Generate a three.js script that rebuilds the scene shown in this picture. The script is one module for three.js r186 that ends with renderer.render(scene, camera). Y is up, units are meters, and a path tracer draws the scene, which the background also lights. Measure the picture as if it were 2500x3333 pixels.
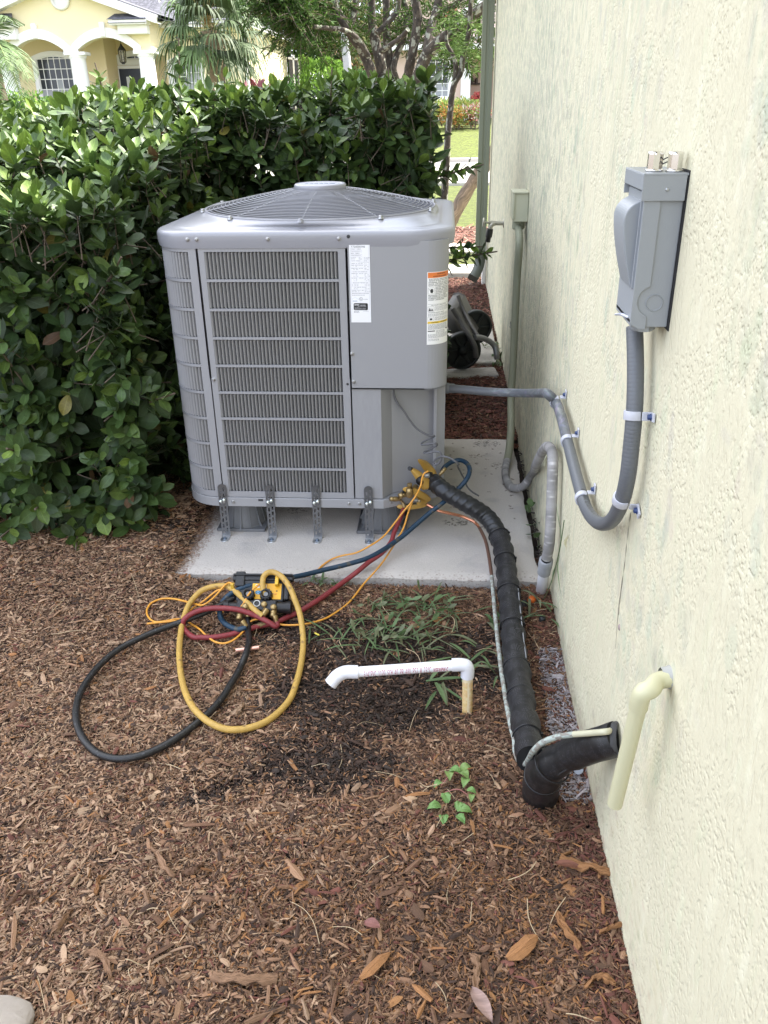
import * as THREE from 'three';
import { RoundedBoxGeometry } from 'three/addons/geometries/RoundedBoxGeometry.js';
import { mergeGeometries } from 'three/addons/utils/BufferGeometryUtils.js';

// ---------------------------------------------------------------- camera, sky, sun, exposure
const scene = new THREE.Scene();
const camera = new THREE.PerspectiveCamera(63.4, 3 / 4, 0.05, 400);
camera.position.set(-0.354, 1.42, 0);
{ // looks 26 degrees down along the house wall, a little to the left, held very slightly crooked
  const r = THREE.MathUtils.degToRad;
  camera.rotation.order = 'YXZ';
  camera.rotation.set(r(-26.2), r(4.36), r(-0.95));
}
const renderer = new THREE.WebGLRenderer({ antialias: true });
renderer.setSize(768, 1024);
renderer.toneMapping = THREE.LinearToneMapping;
renderer.toneMappingExposure = 4.3;
renderer.shadowMap.enabled = true;

const SUN = new THREE.Vector3(0.53, 0.78, -0.34).normalize();

// seeded random numbers and value noise
function rng(seed) {
  let a = seed >>> 0;
  return () => { a = (a + 0x6d2b79f5) >>> 0; let t = a; t = Math.imul(t ^ (t >>> 15), t | 1); t ^= t + Math.imul(t ^ (t >>> 7), t | 61); return ((t ^ (t >>> 14)) >>> 0) / 4294967296; };
}
const hash = (x, y, s) => { let h = Math.imul(x, 374761393) ^ Math.imul(y, 668265263) ^ Math.imul(s, 974711); h = Math.imul(h ^ (h >>> 13), 1274126177); return ((h ^ (h >>> 16)) >>> 0) / 4294967296; };
function noise(x, y, s = 1, px = 0, py = 0) { // px, py: period, 0 for none
  const x0 = Math.floor(x), y0 = Math.floor(y), f = (t) => t * t * (3 - 2 * t), u = f(x - x0), v = f(y - y0);
  const m = (a, p) => (p ? ((a % p) + p) % p : a);
  const a = hash(m(x0, px), m(y0, py), s), b = hash(m(x0 + 1, px), m(y0, py), s), c = hash(m(x0, px), m(y0 + 1, py), s), d = hash(m(x0 + 1, px), m(y0 + 1, py), s);
  return a + (b - a) * u + (c - a) * v + (a - b - c + d) * u * v;
}
function fbm(x, y, s = 1, o = 4, px = 0, py = 0) { let r = 0, a = 0.5, t = 0; for (let i = 0; i < o; i++) { r += a * noise(x, y, s + i * 17, px, py); t += a; a *= 0.5; x *= 2; y *= 2; px *= 2; py *= 2; } return r / t; }
const clamp = (x, a = 0, b = 1) => Math.min(b, Math.max(a, x));
const sstep = (a, b, x) => { const t = clamp((x - a) / (b - a)); return t * t * (3 - 2 * t); };
const lerp = (a, b, t) => a + (b - a) * t;

{ // a bright hazy summer sky with broken white cloud, the same all round
  const W = 512, H = 256, data = new Float32Array(W * H * 4);
  for (let j = 0; j < H; j++) for (let i = 0; i < W; i++) {
    const el = ((j + 0.5) / H - 0.5) * Math.PI, az = (i / W) * Math.PI * 2, s = Math.sin(el);
    let c;
    if (s <= 0) c = [0.3, 0.3, 0.28];
    else {
      const t = Math.pow(s, 0.5), k = 1 / (s + 0.25);
      const cl = sstep(0.42, 0.66, fbm(Math.cos(az) * k * 1.3 + 9, Math.sin(az) * k * 1.3 + 9, 5, 5));
      const blue = [lerp(0.56, 0.44, t), lerp(0.59, 0.53, t), lerp(0.63, 0.72, t)];
      const w = lerp(0.64, 0.98, t), white = [w, w * 0.985, w * 0.98];
      c = blue.map((b, n) => lerp(b, white[n], cl * 0.8));
    }
    data.set([c[0], c[1], c[2], 1], (j * W + i) * 4);
  }
  const sky = new THREE.DataTexture(data, W, H, THREE.RGBAFormat, THREE.FloatType);
  sky.mapping = THREE.EquirectangularReflectionMapping;
  sky.magFilter = sky.minFilter = THREE.LinearFilter;
  sky.wrapS = THREE.RepeatWrapping;
  sky.needsUpdate = true;
  scene.background = sky;
  scene.environment = sky;
}
const sun = new THREE.DirectionalLight(new THREE.Color(1, 0.95, 0.87), 4.6);
sun.name = 'sun';
sun.position.copy(SUN).multiplyScalar(60);
sun.castShadow = true;
sun.shadow.mapSize.set(4096, 4096);
Object.assign(sun.shadow.camera, { left: -40, right: 40, top: 40, bottom: -40, near: 1, far: 140 });
scene.add(sun, sun.target);

// ---------------------------------------------------------------- helpers
const V = (a) => new THREE.Vector3(a[0], a[1], a[2]);
const VS = (l) => l.map(V);
const lin = (r, g, b) => new THREE.Color().setRGB(r, g, b);
const used = new Map();
function numbered(name) { const n = used.get(name) ?? 0; used.set(name, n + 1); return n ? name + '_' + String(n).padStart(3, '0') : name; }
function tag(o, label, category, group) { o.userData.label = label; o.userData.category = category; if (group) o.userData.group = group; return o; }
function thing(name, label, category, p = [0, 0, 0], group) { // a Group at the thing's base; parts are its children
  const o = new THREE.Group(); o.name = numbered(name); o.position.set(p[0], p[1], p[2]); scene.add(o);
  return tag(o, label, category, group);
}
const strip = (g) => { const n = g.index ? g.toNonIndexed() : g; for (const k of Object.keys(n.attributes)) if (!['position', 'normal', 'uv', 'color'].includes(k)) n.deleteAttribute(k); if (!n.attributes.normal) n.computeVertexNormals(); if (!n.attributes.uv) n.setAttribute('uv', new THREE.BufferAttribute(new Float32Array(n.attributes.position.count * 2), 2)); n.morphAttributes = {}; return n; };
const merge = (l) => { l = [l].flat(Infinity).filter(Boolean); return l.length === 1 ? l[0] : mergeGeometries(l.map(strip)); };
// part(): geometry written in world metres, stored relative to its parent
function part(name, geos, material, parent = scene) {
  const m = new THREE.Mesh(merge(geos), material);
  m.name = parent === scene ? numbered(name) : name;
  m.castShadow = m.receiveShadow = true;
  if (parent !== scene) { const o = new THREE.Vector3(); for (let p = parent; p && p !== scene; p = p.parent) o.add(p.position); m.geometry.translate(-o.x, -o.y, -o.z); }
  parent.add(m);
  return m;
}
function struct(name, geos, material, parent) { const m = part(name, geos, material, parent); if (!parent) m.userData.kind = 'structure'; return m; }
const stuff = (m) => { m.userData.kind = 'stuff'; return m; };

function box(w, h, d, x, y, z, r = 0.003, rot) { // centred box with rounded edges
  const g = r > 0 ? new RoundedBoxGeometry(w, h, d, 2, Math.min(r, w / 2.01, h / 2.01, d / 2.01)) : new THREE.BoxGeometry(w, h, d);
  if (rot) g.applyMatrix4(new THREE.Matrix4().makeRotationFromEuler(new THREE.Euler(...rot)));
  return g.translate(x, y, z);
}
function slab(x0, x1, y0, y1, z0, z1, r = 0.003) { return box(Math.abs(x1 - x0), Math.abs(y1 - y0), Math.abs(z1 - z0), (x0 + x1) / 2, (y0 + y1) / 2, (z0 + z1) / 2, r); }
const UPV = new THREE.Vector3(0, 1, 0);
function rod(a, b, r0, r1 = r0, seg = 14) { // solid cylinder between two points
  const A = V(a), B = V(b), d = B.clone().sub(A), g = new THREE.CylinderGeometry(r1, r0, d.length(), seg, 1);
  g.applyQuaternion(new THREE.Quaternion().setFromUnitVectors(UPV, d.clone().normalize()));
  return g.translate((A.x + B.x) / 2, (A.y + B.y) / 2, (A.z + B.z) / 2);
}
function lathe(profile, at, dir = [0, 1, 0], seg = 24) { // profile of [radius, height] turned about dir
  const g = new THREE.LatheGeometry(profile.map((p) => new THREE.Vector2(Math.max(p[0], 1e-5), p[1])), seg);
  g.applyQuaternion(new THREE.Quaternion().setFromUnitVectors(UPV, V(dir).normalize()));
  return g.translate(at[0], at[1], at[2]);
}
// a hose, pipe, branch or wire: round section swept along a smooth line; r is a number or a function of 0..1
function sweep(list, r, seg = 60, rad = 10, o = {}) {
  const P = list[0].isVector3 ? list : VS(list);
  const curve = o.straight ? new THREE.CurvePath() : new THREE.CatmullRomCurve3(P, !!o.closed, o.type ?? 'centripetal', 0.5);
  if (o.straight) for (let i = 1; i < P.length; i++) curve.add(new THREE.LineCurve3(P[i - 1], P[i]));
  const fr = curve.computeFrenetFrames(seg, !!o.closed), len = curve.getLength(), R = typeof r === 'function' ? r : () => r;
  const pos = [], nor = [], uv = [], idx = [], p = new THREE.Vector3();
  for (let i = 0; i <= seg; i++) {
    const t = i / seg; curve.getPointAt(t, p);
    for (let j = 0; j <= rad; j++) {
      const a = (j / rad) * Math.PI * 2, n = fr.normals[i].clone().multiplyScalar(Math.cos(a)).addScaledVector(fr.binormals[i], Math.sin(a)), q = R(t, a);
      pos.push(p.x + n.x * q, p.y + n.y * q, p.z + n.z * q); nor.push(n.x, n.y, n.z); uv.push(t * len, (j / rad) * 2 * Math.PI * R(t, a));
    }
  }
  for (let i = 0; i < seg; i++) for (let j = 0; j < rad; j++) { const a = i * (rad + 1) + j, b = a + rad + 1; idx.push(a, a + 1, b, b, a + 1, b + 1); }
  if (!o.closed && !o.open) for (const [row, sgn] of [[0, -1], [seg, 1]]) {
    const t = row / seg; curve.getPointAt(t, p); const d = fr.tangents[row].clone().multiplyScalar(sgn), c = pos.length / 3;
    pos.push(p.x, p.y, p.z); nor.push(d.x, d.y, d.z); uv.push(t * len, 0);
    for (let j = 0; j <= rad; j++) { const k = (row * (rad + 1) + j) * 3; pos.push(pos[k], pos[k + 1], pos[k + 2]); nor.push(d.x, d.y, d.z); uv.push(t * len, 0.001 * j); }
    for (let j = 0; j < rad; j++) sgn > 0 ? idx.push(c, c + 1 + j, c + 2 + j) : idx.push(c, c + 2 + j, c + 1 + j);
  }
  const g = new THREE.BufferGeometry();
  g.setAttribute('position', new THREE.Float32BufferAttribute(pos, 3)); g.setAttribute('normal', new THREE.Float32BufferAttribute(nor, 3)); g.setAttribute('uv', new THREE.Float32BufferAttribute(uv, 2)); g.setIndex(idx);
  return g;
}
function shapeOf(l, holes = []) { const s = new THREE.Shape(l.map((p) => new THREE.Vector2(p[0], p[1]))); for (const h of holes) s.holes.push(h.isPath || h.curves ? h : new THREE.Path(h.map((p) => new THREE.Vector2(p[0], p[1])))); return s; }
function extrude(shape, depth, bevel = 0, seg = 12) { return new THREE.ExtrudeGeometry(shape, { depth, bevelEnabled: bevel > 0, bevelSize: bevel, bevelThickness: bevel, bevelSegments: 2, curveSegments: seg }); }
function grid(nu, nv, f, uvf) { // a sheet from a function of u, v in 0..1
  const pos = [], uv = [], idx = [];
  for (let j = 0; j <= nv; j++) for (let i = 0; i <= nu; i++) { const p = f(i / nu, j / nv); pos.push(p[0], p[1], p[2]); const q = uvf ? uvf(i / nu, j / nv, p) : [p[0], p[2]]; uv.push(q[0], q[1]); }
  for (let j = 0; j < nv; j++) for (let i = 0; i < nu; i++) { const a = j * (nu + 1) + i, b = a + nu + 1; idx.push(a, a + 1, b, b, a + 1, b + 1); }
  const g = new THREE.BufferGeometry();
  g.setAttribute('position', new THREE.Float32BufferAttribute(pos, 3)); g.setAttribute('uv', new THREE.Float32BufferAttribute(uv, 2)); g.setIndex(idx); g.computeVertexNormals();
  return g;
}

// ---------------------------------------------------------------- textures
function tex(W, H, f, srgb = false) { // f(x, y) -> grey or [r, g, b], 0..1
  const d = new Uint8Array(W * H * 4);
  for (let y = 0; y < H; y++) for (let x = 0; x < W; x++) { const c = f(x, y), k = (y * W + x) * 4; for (let n = 0; n < 3; n++) d[k + n] = clamp(c.length ? c[n] : c) * 255; d[k + 3] = 255; }
  const t = new THREE.DataTexture(d, W, H); t.wrapS = t.wrapT = THREE.RepeatWrapping; t.magFilter = THREE.LinearFilter; t.minFilter = THREE.LinearMipmapLinearFilter; t.generateMipmaps = true; if (srgb) t.colorSpace = THREE.SRGBColorSpace; t.needsUpdate = true;
  return t;
}
const rep = (t, u, v) => { const c = t.clone(); c.repeat.set(u, v); c.needsUpdate = true; return c; };
function canvasTex(w, h, draw) { const c = document.createElement('canvas'); c.width = w; c.height = h; draw(c.getContext('2d')); const t = new THREE.CanvasTexture(c); t.colorSpace = THREE.SRGBColorSpace; return t; }
const std = (color, roughness = 0.6, o = {}) => new THREE.MeshStandardMaterial({ color, roughness, ...o });
const phys = (color, roughness = 0.6, o = {}) => new THREE.MeshPhysicalMaterial({ color, roughness, ...o });
// shared fine relief and mottling, tileable
const speckle = tex(512, 512, (x, y) => { const n = fbm(x / 16, y / 16, 3, 4, 32, 32), f = hash(x, y, 8); return 0.55 + 0.35 * n + 0.16 * (f - 0.5); });
const fine = tex(512, 512, (x, y) => 0.5 * fbm(x / 4, y / 4, 11, 3, 128, 128) + 0.5 * hash(x, y, 4));
const smudge = tex(512, 512, (x, y) => { const n = fbm(x / 64, y / 64, 21, 6, 8, 8); return 0.72 + 0.5 * (n - 0.5) + 0.06 * (hash(x, y, 5) - 0.5); });

// ---------------------------------------------------------------- the setting: ground, beds, walks, lawn, our house
const terrain = (z) => 0.64 * sstep(-24.6, -31, z) + 0.22 * sstep(-31, -35, z);
// relief of the mulch bed: low mounds, a hollow dug round the drain pipe
function bedHeight(x, z) {
  let h = 0.028 * (fbm(x * 2.2 + 5, z * 2.2 + 5, 31, 3) - 0.5) + 0.016 * (fbm(x * 9, z * 9, 33, 2) - 0.5);
  h += 0.075 * sstep(-1.1, -1.34, x) * sstep(-2.15, -2.45, z) * sstep(-3.4, -2.6, z); // mulch spilling over the corner of the pad
  h += 0.02 * Math.exp(-(((z + 2.26) / 0.13) ** 2)) * sstep(0.1, -0.1, x);
  h += 0.02 * sstep(-0.12, 0, x) * sstep(-2.3, -1.9, z) - 0.02 * Math.exp(-((x + 0.45) ** 2 + (z + 1.72) ** 2) / 0.03);
  h += 0.022 * Math.exp(-((x + 0.33) ** 2 / 0.03 + (z + 1.32) ** 2 / 0.02)) - 0.018 * Math.exp(-((x + 0.75) ** 2 / 0.1 + (z + 1.42) ** 2 / 0.004));
  if (x > -1.3 && z < -2.32 && z > -3.64) h = Math.min(h, lerp(h, -0.02, sstep(-1.27, -1.18, x)));
  return h - 0.01 * sstep(-2.5, -2.3, z);
}
const groundTex = tex(512, 512, (x, y) => { const n = fbm(x / 32, y / 32, 41, 5, 16, 16), f = hash(x, y, 2); const k = 0.6 + 0.7 * (n - 0.5) + 0.25 * (f - 0.5); return [0.3 * k, 0.22 * k, 0.17 * k]; }, true);
const soilMat = std(0xffffff, 0.95, { map: rep(groundTex, 2, 2), bumpMap: rep(fine, 6, 6), bumpScale: 0.006 });
{
  const g = grid(60, 80, (u, v) => { const x = -70 + 150 * u, z = 30 - 190 * v; return [x, terrain(z) - 0.06, z]; });
  struct('ground', g, std(lin(0.09, 0.07, 0.05), 0.95, { bumpMap: fine, bumpScale: 0.01 }));
}
const bed = struct('mulch_bed', grid(260, 520, (u, v) => { const x = -5 + 5.02 * u, z = 2 - 9.7 * v; return [x, bedHeight(x, z) - 0.006, z]; }), soilMat);

// lawns, walks and street, front to back
const grassTex = tex(512, 512, (x, y) => { const n = fbm(x / 20, y / 20, 51, 5), f = hash(x, y, 6), g = 0.75 + 0.5 * (n - 0.5) + 0.4 * (f - 0.5); return [0.5 * g, 0.55 * g, 0.2 * g]; }, true);
const lawnMat = std(0xffffff, 0.9, { map: rep(grassTex, 0.7, 0.7), bumpMap: rep(fine, 1.5, 1.5), bumpScale: 0.03 });
const concTex = tex(1024, 1024, (x, y) => {
  const n = fbm(x / 128, y / 128, 61, 6, 8, 8), m = fbm(x / 16, y / 16, 65, 3, 64, 64), f = hash(x, y, 9);
  const k = 0.83 + 0.22 * (n - 0.5) + 0.1 * (m - 0.5) + 0.09 * (f - 0.5); return [k, 0.985 * k, 0.965 * k];
}, true);
const walkMat = std(lin(0.62, 0.6, 0.57), 0.85, { map: concTex, bumpMap: fine, bumpScale: 0.002 });
const strip2 = (name, z0, z1, dy, m, x0 = -60, x1 = 60, n = 24) => struct(name, grid(40, n, (u, v) => { const x = lerp(x0, x1, u), z = lerp(z0, z1, v); return [x, terrain(z) + dy, z]; }), m);
struct('walkway', slab(-9, 9, -0.02, 0.035, -7.75, -8.2, 0.01), walkMat);
strip2('grass_strip', -8.2, -8.95, 0.01, lawnMat, -12, 12);
struct('walkway', slab(-9, 9, -0.02, 0.035, -8.95, -9.5, 0.01), walkMat);
const redBed = strip2('front_mulch_bed', -9.5, -11, 0.012, std(lin(0.22, 0.1, 0.07), 0.95, { bumpMap: rep(fine, 4, 4), bumpScale: 0.02 }), -12, 12);
strip2('front_lawn', -11, -17, 0.008, lawnMat);
struct('street', grid(40, 12, (u, v) => [lerp(-60, 60, u), -0.03, lerp(-17, -24.6, v)]), std(lin(0.5, 0.48, 0.45), 0.85, { map: rep(concTex, 0.3, 0.3) }));
struct('kerb', [slab(-60, 60, -0.05, 0.07, -16.9, -17.1, 0.02), slab(-60, 60, -0.05, 0.07, -24.5, -24.7, 0.02)], walkMat);
strip2('far_lawn', -24.7, -60, 0.012, lawnMat);

// concrete pad of the condenser: worn top, chipped edge, old stains
const PAD = 0.03;
const padTex = canvasTex(1024, 1024, (c) => {
  c.fillStyle = '#d3d0cb'; c.fillRect(0, 0, 1024, 1024);
  const R = rng(77);
  for (let i = 0; i < 26000; i++) { const v = 175 + R() * 75 | 0; c.fillStyle = `rgba(${v},${v - 2},${v - 7},${0.1 + R() * 0.25})`; const s = 1 + R() * 2.4; c.fillRect(R() * 1024, R() * 1024, s, s); }
  for (let i = 0; i < 140; i++) { const x = R() * 1024, y = R() * 1024, r = 12 + R() * 60, v = R() < 0.5 ? 235 : 150; c.fillStyle = `rgba(${v},${v - 4},${v - 10},0.05)`; for (let k = 0; k < 9; k++) { c.beginPath(); c.ellipse(x + (R() - 0.5) * r, y + (R() - 0.5) * r, r * R(), r * R() * 0.7, R() * 3, 0, 7); c.fill(); } }
  // dark pitted patches and rust flecks (u across, v from the back edge to the front edge)
  const blot = (x, y, r, col, n) => { for (let k = 0; k < n; k++) { const a = R() * 6.3, d = Math.sqrt(R()) * r; c.fillStyle = col; c.beginPath(); c.ellipse(x + Math.cos(a) * d * 1.5, y + Math.sin(a) * d, 1 + R() * 5, 1 + R() * 3, R() * 3, 0, 7); c.fill(); } };
  blot(800, 700, 26, 'rgba(60,55,50,0.35)', 60); blot(900, 730, 14, 'rgba(90,85,78,0.3)', 24); blot(640, 560, 20, 'rgba(50,46,42,0.4)', 40); blot(300, 640, 22, 'rgba(60,56,52,0.3)', 40);
  blot(925, 60, 34, 'rgba(120,118,116,0.5)', 80); blot(880, 180, 20, 'rgba(70,50,40,0.3)', 24); blot(955, 260, 22, 'rgba(70,60,50,0.28)', 30);
  for (let i = 0; i < 60; i++) blot(780 + R() * 230, R() * 700, 4, 'rgba(70,58,48,0.35)', 3);
  // soil washed over the left front corner
  for (let i = 0; i < 9000; i++) { const t = R(), x = Math.abs(R() + R() - 1) * (30 + 50 * Math.sin(t * 2.4)), y = 430 + t * 590; c.fillStyle = `rgba(${84 + R() * 40 | 0},${60 + R() * 26 | 0},${46 + R() * 18 | 0},${0.08 + R() * 0.16})`; c.beginPath(); c.ellipse(x, y, 1 + R() * 3, 1 + R() * 2, R() * 3, 0, 7); c.fill(); }
  for (let i = 0; i < 900; i++) { c.fillStyle = `rgba(90,66,50,${R() * 0.25})`; c.fillRect(R() * 1024, 1024 - R() * R() * 50, 2 + R() * 4, 1 + R() * 3); }
});
{
  const x0 = -1.262, x1 = -0.03, z0 = -2.342, z1 = -3.61, n = 60;
  const edge = (a, s) => 0.006 * (fbm(a * 18, s, 71, 3) - 0.5) * 2;
  const top = grid(n, n, (u, v) => { const x = lerp(x0, x1, u), z = lerp(z0, z1, v); const e = Math.min(u, 1 - u, v, 1 - v); return [x + (u === 0 || u === 1 ? edge(z, 1) : 0), PAD - (e === 0 ? 0.009 : 0) + 0.002 * (fbm(x * 6, z * 6, 73, 3) - 0.5), z + (v === 0 || v === 1 ? edge(x, 2) : 0)]; }, (u, v) => [u, v]);
  const wall = (A, B) => grid(n, 2, (u, v) => { const x = lerp(A[0], B[0], u), z = lerp(A[1], B[1], u), ex = A[0] === B[0]; return [x + (ex ? edge(z, 1) : 0) , lerp(PAD - 0.009, -0.1, v), z + (ex ? 0 : edge(x, 2))]; }, (u, v) => [u, v * 0.1]);
  const pad = struct('concrete_pad', [top, wall([x0, z0], [x1, z0]), wall([x1, z0], [x1, z1]), wall([x1, z1], [x0, z1]), wall([x0, z1], [x0, z0])], std(lin(0.84, 0.805, 0.785), 0.88, { map: padTex, bumpMap: rep(fine, 3, 3), bumpScale: 0.0022 }));
}

// our house: stucco wall along the right, closed box, low roof with an overhang that shades the side yard
const stuccoBump = (() => { // knock-down stucco: lumps and short vertical drags of the float
  const W = 1024, H = 1024;
  return tex(W, H, (x, y) => {
    const w = 26 * (fbm(x / 64, y / 64, 84, 2, 16, 16) - 0.5);
    const drag = fbm((x + w) / 5, y / 32, 85, 3, 0, 32), lump = fbm(x / 6, y / 7, 87, 2), f = hash(x >> 1, y >> 1, 89);
    const m = sstep(0.35, 0.6, fbm(x / 128, y / 128, 90, 3, 8, 8));
    const ridge = sstep(0.45, 0.75, lerp(lump, drag, 0.2 + 0.7 * m));
    return 0.2 + 0.5 * ridge + 0.2 * lump + 0.1 * f;
  });
})();
const wallTex = canvasTex(2048, 768, (c) => { // 10 m by 3 m: paint with mildew, water marks and rubbed patches
  c.fillStyle = '#d6d0b5'; c.fillRect(0, 0, 2048, 768);
  const R = rng(5), X = (z) => (3 - z) / 10.6 * 2048, Y = (y) => 768 - (y + 0.2) / 3 * 768;
  for (let i = 0; i < 9000; i++) { const v = R(); c.fillStyle = v < 0.5 ? 'rgba(250,250,236,0.10)' : 'rgba(196,204,172,0.08)'; const w = 2 + R() * 7; c.fillRect(R() * 2048, R() * 768, w * 0.5, w * (1 + R() * 3)); }
  // grey-green mildew freckles, thickest at the back of the yard
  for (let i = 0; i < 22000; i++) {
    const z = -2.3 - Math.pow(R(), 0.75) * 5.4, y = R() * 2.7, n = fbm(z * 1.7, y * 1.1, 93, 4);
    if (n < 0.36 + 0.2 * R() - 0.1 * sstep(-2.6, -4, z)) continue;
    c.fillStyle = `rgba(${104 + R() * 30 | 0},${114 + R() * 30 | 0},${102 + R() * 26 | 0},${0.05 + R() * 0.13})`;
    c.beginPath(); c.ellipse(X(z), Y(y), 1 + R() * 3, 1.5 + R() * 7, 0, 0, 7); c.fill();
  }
  for (let i = 0; i < 120000; i++) { // fine grey dirt in the texture, thickened further back to paint in shading
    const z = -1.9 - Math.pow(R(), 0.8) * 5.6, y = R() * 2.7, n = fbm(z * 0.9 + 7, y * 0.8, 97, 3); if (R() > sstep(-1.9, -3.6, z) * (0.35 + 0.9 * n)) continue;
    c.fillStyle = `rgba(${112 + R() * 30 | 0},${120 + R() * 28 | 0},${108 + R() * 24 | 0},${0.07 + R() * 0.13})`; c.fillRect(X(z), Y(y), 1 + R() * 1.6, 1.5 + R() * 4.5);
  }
  for (let i = 0; i < 9000; i++) { // fainter freckles on the near wall, in loose clouds
    const z = 1 - R() * 3.6, y = R() * 2.7, n = fbm(z * 2.3 + 3, y * 1.6, 95, 4);
    if (n < 0.5 + 0.1 * R()) continue;
    c.fillStyle = `rgba(${140 + R() * 30 | 0},${150 + R() * 30 | 0},${138 + R() * 24 | 0},${0.05 + R() * 0.1})`;
    c.beginPath(); c.ellipse(X(z), Y(y), 1 + R() * 3, 2 + R() * 7, 0, 0, 7); c.fill();
  }
  for (let i = 0; i < 130; i++) { // drips
    const z = -1.9 - R() * 5.2, y = 0.7 + R() * 1.7, l = 30 + R() * 130; c.strokeStyle = `rgba(110,124,106,${0.05 + R() * 0.1})`; c.lineWidth = 1 + R() * 2; c.beginPath(); c.moveTo(X(z), Y(y)); c.lineTo(X(z) + R() * 4 - 2, Y(y) + l); c.stroke();
  }
  for (let i = 0; i < 7000; i++) { const z = 3 - R() * 10.4; c.fillStyle = `rgba(${120 + R() * 50 | 0},${108 + R() * 40 | 0},${86 + R() * 30 | 0},${R() * 0.16})`; c.fillRect(X(z), Y(Math.pow(R(), 3) * 0.2), 2 + R() * 3, 1 + R() * 4); } // soil splashed along the foot
});
{
  const zN = 3, zF = -7.4, top = 2.62;
  const h = thing('stucco_house', 'pale green stucco house whose long side wall fills the right of the picture', 'house', [0, 0, 0]);
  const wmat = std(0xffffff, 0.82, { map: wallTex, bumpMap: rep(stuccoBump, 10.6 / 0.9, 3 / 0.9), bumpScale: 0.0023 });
  wallTex.wrapS = wallTex.wrapT = THREE.RepeatWrapping;
  const plain = std(lin(0.66, 0.68, 0.54), 0.85, { bumpMap: rep(stuccoBump, 1, 1), bumpScale: 0.005 });
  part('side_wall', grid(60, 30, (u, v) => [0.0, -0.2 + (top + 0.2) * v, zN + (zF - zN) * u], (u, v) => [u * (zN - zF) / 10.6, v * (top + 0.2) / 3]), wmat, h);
  part('wall', [slab(0.004, 8, -0.2, top, zF + 0.2, zF, 0), slab(0.004, 8, -0.2, top, zN, zN - 0.2, 0), slab(7.8, 8, -0.2, top, zN - 0.2, zF + 0.2, 0)], plain, h);
  part('ceiling', slab(0.01, 7.9, top - 0.12, top - 0.02, zN - 0.1, zF + 0.1, 0), plain, h);
  const roofM = std(lin(0.16, 0.14, 0.13), 0.9, { bumpMap: rep(fine, 3, 3), bumpScale: 0.01 }), trim = std(lin(0.6, 0.62, 0.5), 0.6);
  const soff = part('soffit', slab(-0.35, 0.02, top - 0.01, top + 0.01, zN + 0.4, zF - 0.4, 0), trim, h);
  part('fascia', slab(-0.38, -0.355, top - 0.06, top + 0.12, zN + 0.4, zF - 0.4, 0.004), trim, h);
  const rf = (x0, y0, x1, y1) => { const g = new THREE.BoxGeometry(Math.hypot(x1 - x0, y1 - y0), 0.06, zN - zF + 0.9); g.rotateZ(Math.atan2(y1 - y0, x1 - x0)); return g.translate((x0 + x1) / 2, (y0 + y1) / 2 + 0.03, (zN + zF) / 2); };
  part('roof', [rf(-0.39, top + 0.1, 4, top + 1.7), rf(8.54, top + 0.1, 4, top + 1.7)], roofM, h);
  for (const z of [zN - 0.1, zF + 0.1]) part('gable', extrude(shapeOf([[0, 0], [8, 0], [4, 1.45]]), 0.1).translate(0, top + 0.02, z - 0.05), plain, h);
  // a crack running down the stucco, a flake of peeled paint, a white block standing in for the sunlit wall end
  part('crack', sweep([[-0.001, 0.731, -1.412], [-0.001, 0.701, -1.414], [-0.001, 0.668, -1.413], [-0.001, 0.625, -1.409], [-0.001, 0.572, -1.41], [-0.001, 0.509, -1.406]], (t) => 0.0006 + 0.0004 * Math.sin(t * 40), 40, 5), std(lin(0.3, 0.28, 0.22), 0.9), h);
  part('crack', sweep([[-0.001, 0.579, -1.409], [-0.001, 0.539, -1.411], [-0.001, 0.497, -1.407], [-0.001, 0.456, -1.398], [-0.001, 0.434, -1.396]], (t) => 0.0008 * (1 - t * 0.7), 30, 5), std(lin(0.22, 0.2, 0.16), 0.9), h);
  part('chipped_spot', lathe([[0, 0.003], [0.005, 0.0025], [0.007, 0]], [0, 0.492, -1.387], [-1, 0, 0], 8), std(lin(0.35, 0.28, 0.26), 0.9), h);
  part('paint_flake', grid(10, 6, (u, v) => { const a = u * 2.4, P = [0, 0.342, -2.042]; return [P[0] - 0.004 - 0.014 * Math.sin(a) * (0.4 + 0.6 * v), P[1] - 0.022 * u + 0.012 * v, P[2] + 0.035 * u + 0.006 * Math.cos(a) * v]; }), std(lin(0.62, 0.6, 0.44), 0.7, { side: THREE.DoubleSide }), h);
  part('sunlit_wall_end', slab(-0.035, 0.0, -0.1, 0.36, zF + 0.06, zF - 0.04, 0.006), std(lin(0.78, 0.77, 0.74), 0.6), h);
}
{ // downspout at the far corner of the wall, with a kicked-out shoe at its foot
  const d = thing('downspout', 'dark sage green downspout at the far corner of the stucco wall', 'downspout', [-0.08, 0.05, -7.2]);
  const m = std(lin(0.2, 0.22, 0.16), 0.5, { bumpMap: smudge, bumpScale: 0.001 });
  const prof = [[-0.04, -0.04], [-0.015, -0.04], [-0.011, -0.033], [0.011, -0.033], [0.015, -0.04], [0.04, -0.04], [0.04, 0.04], [-0.04, 0.04]];
  const pipe = (y0, y1) => extrude(shapeOf(prof), y1 - y0, 0.003).rotateX(-Math.PI / 2).translate(-0.062, y0, -7.2);
  part('pipe', pipe(1.05, 2.6), m, d);
  part('lower_pipe', pipe(0.32, 1.045), m, d);
  part('shoe', sweep([[-0.062, 0.34, -7.2], [-0.064, 0.22, -7.2], [-0.085, 0.15, -7.17], [-0.12, 0.1, -7.12]], (t, a) => 0.042 / Math.max(Math.abs(Math.cos(a)), Math.abs(Math.sin(a)), 0.75), 14, 24), std(lin(0.1, 0.11, 0.09), 0.5), d);
}

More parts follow.
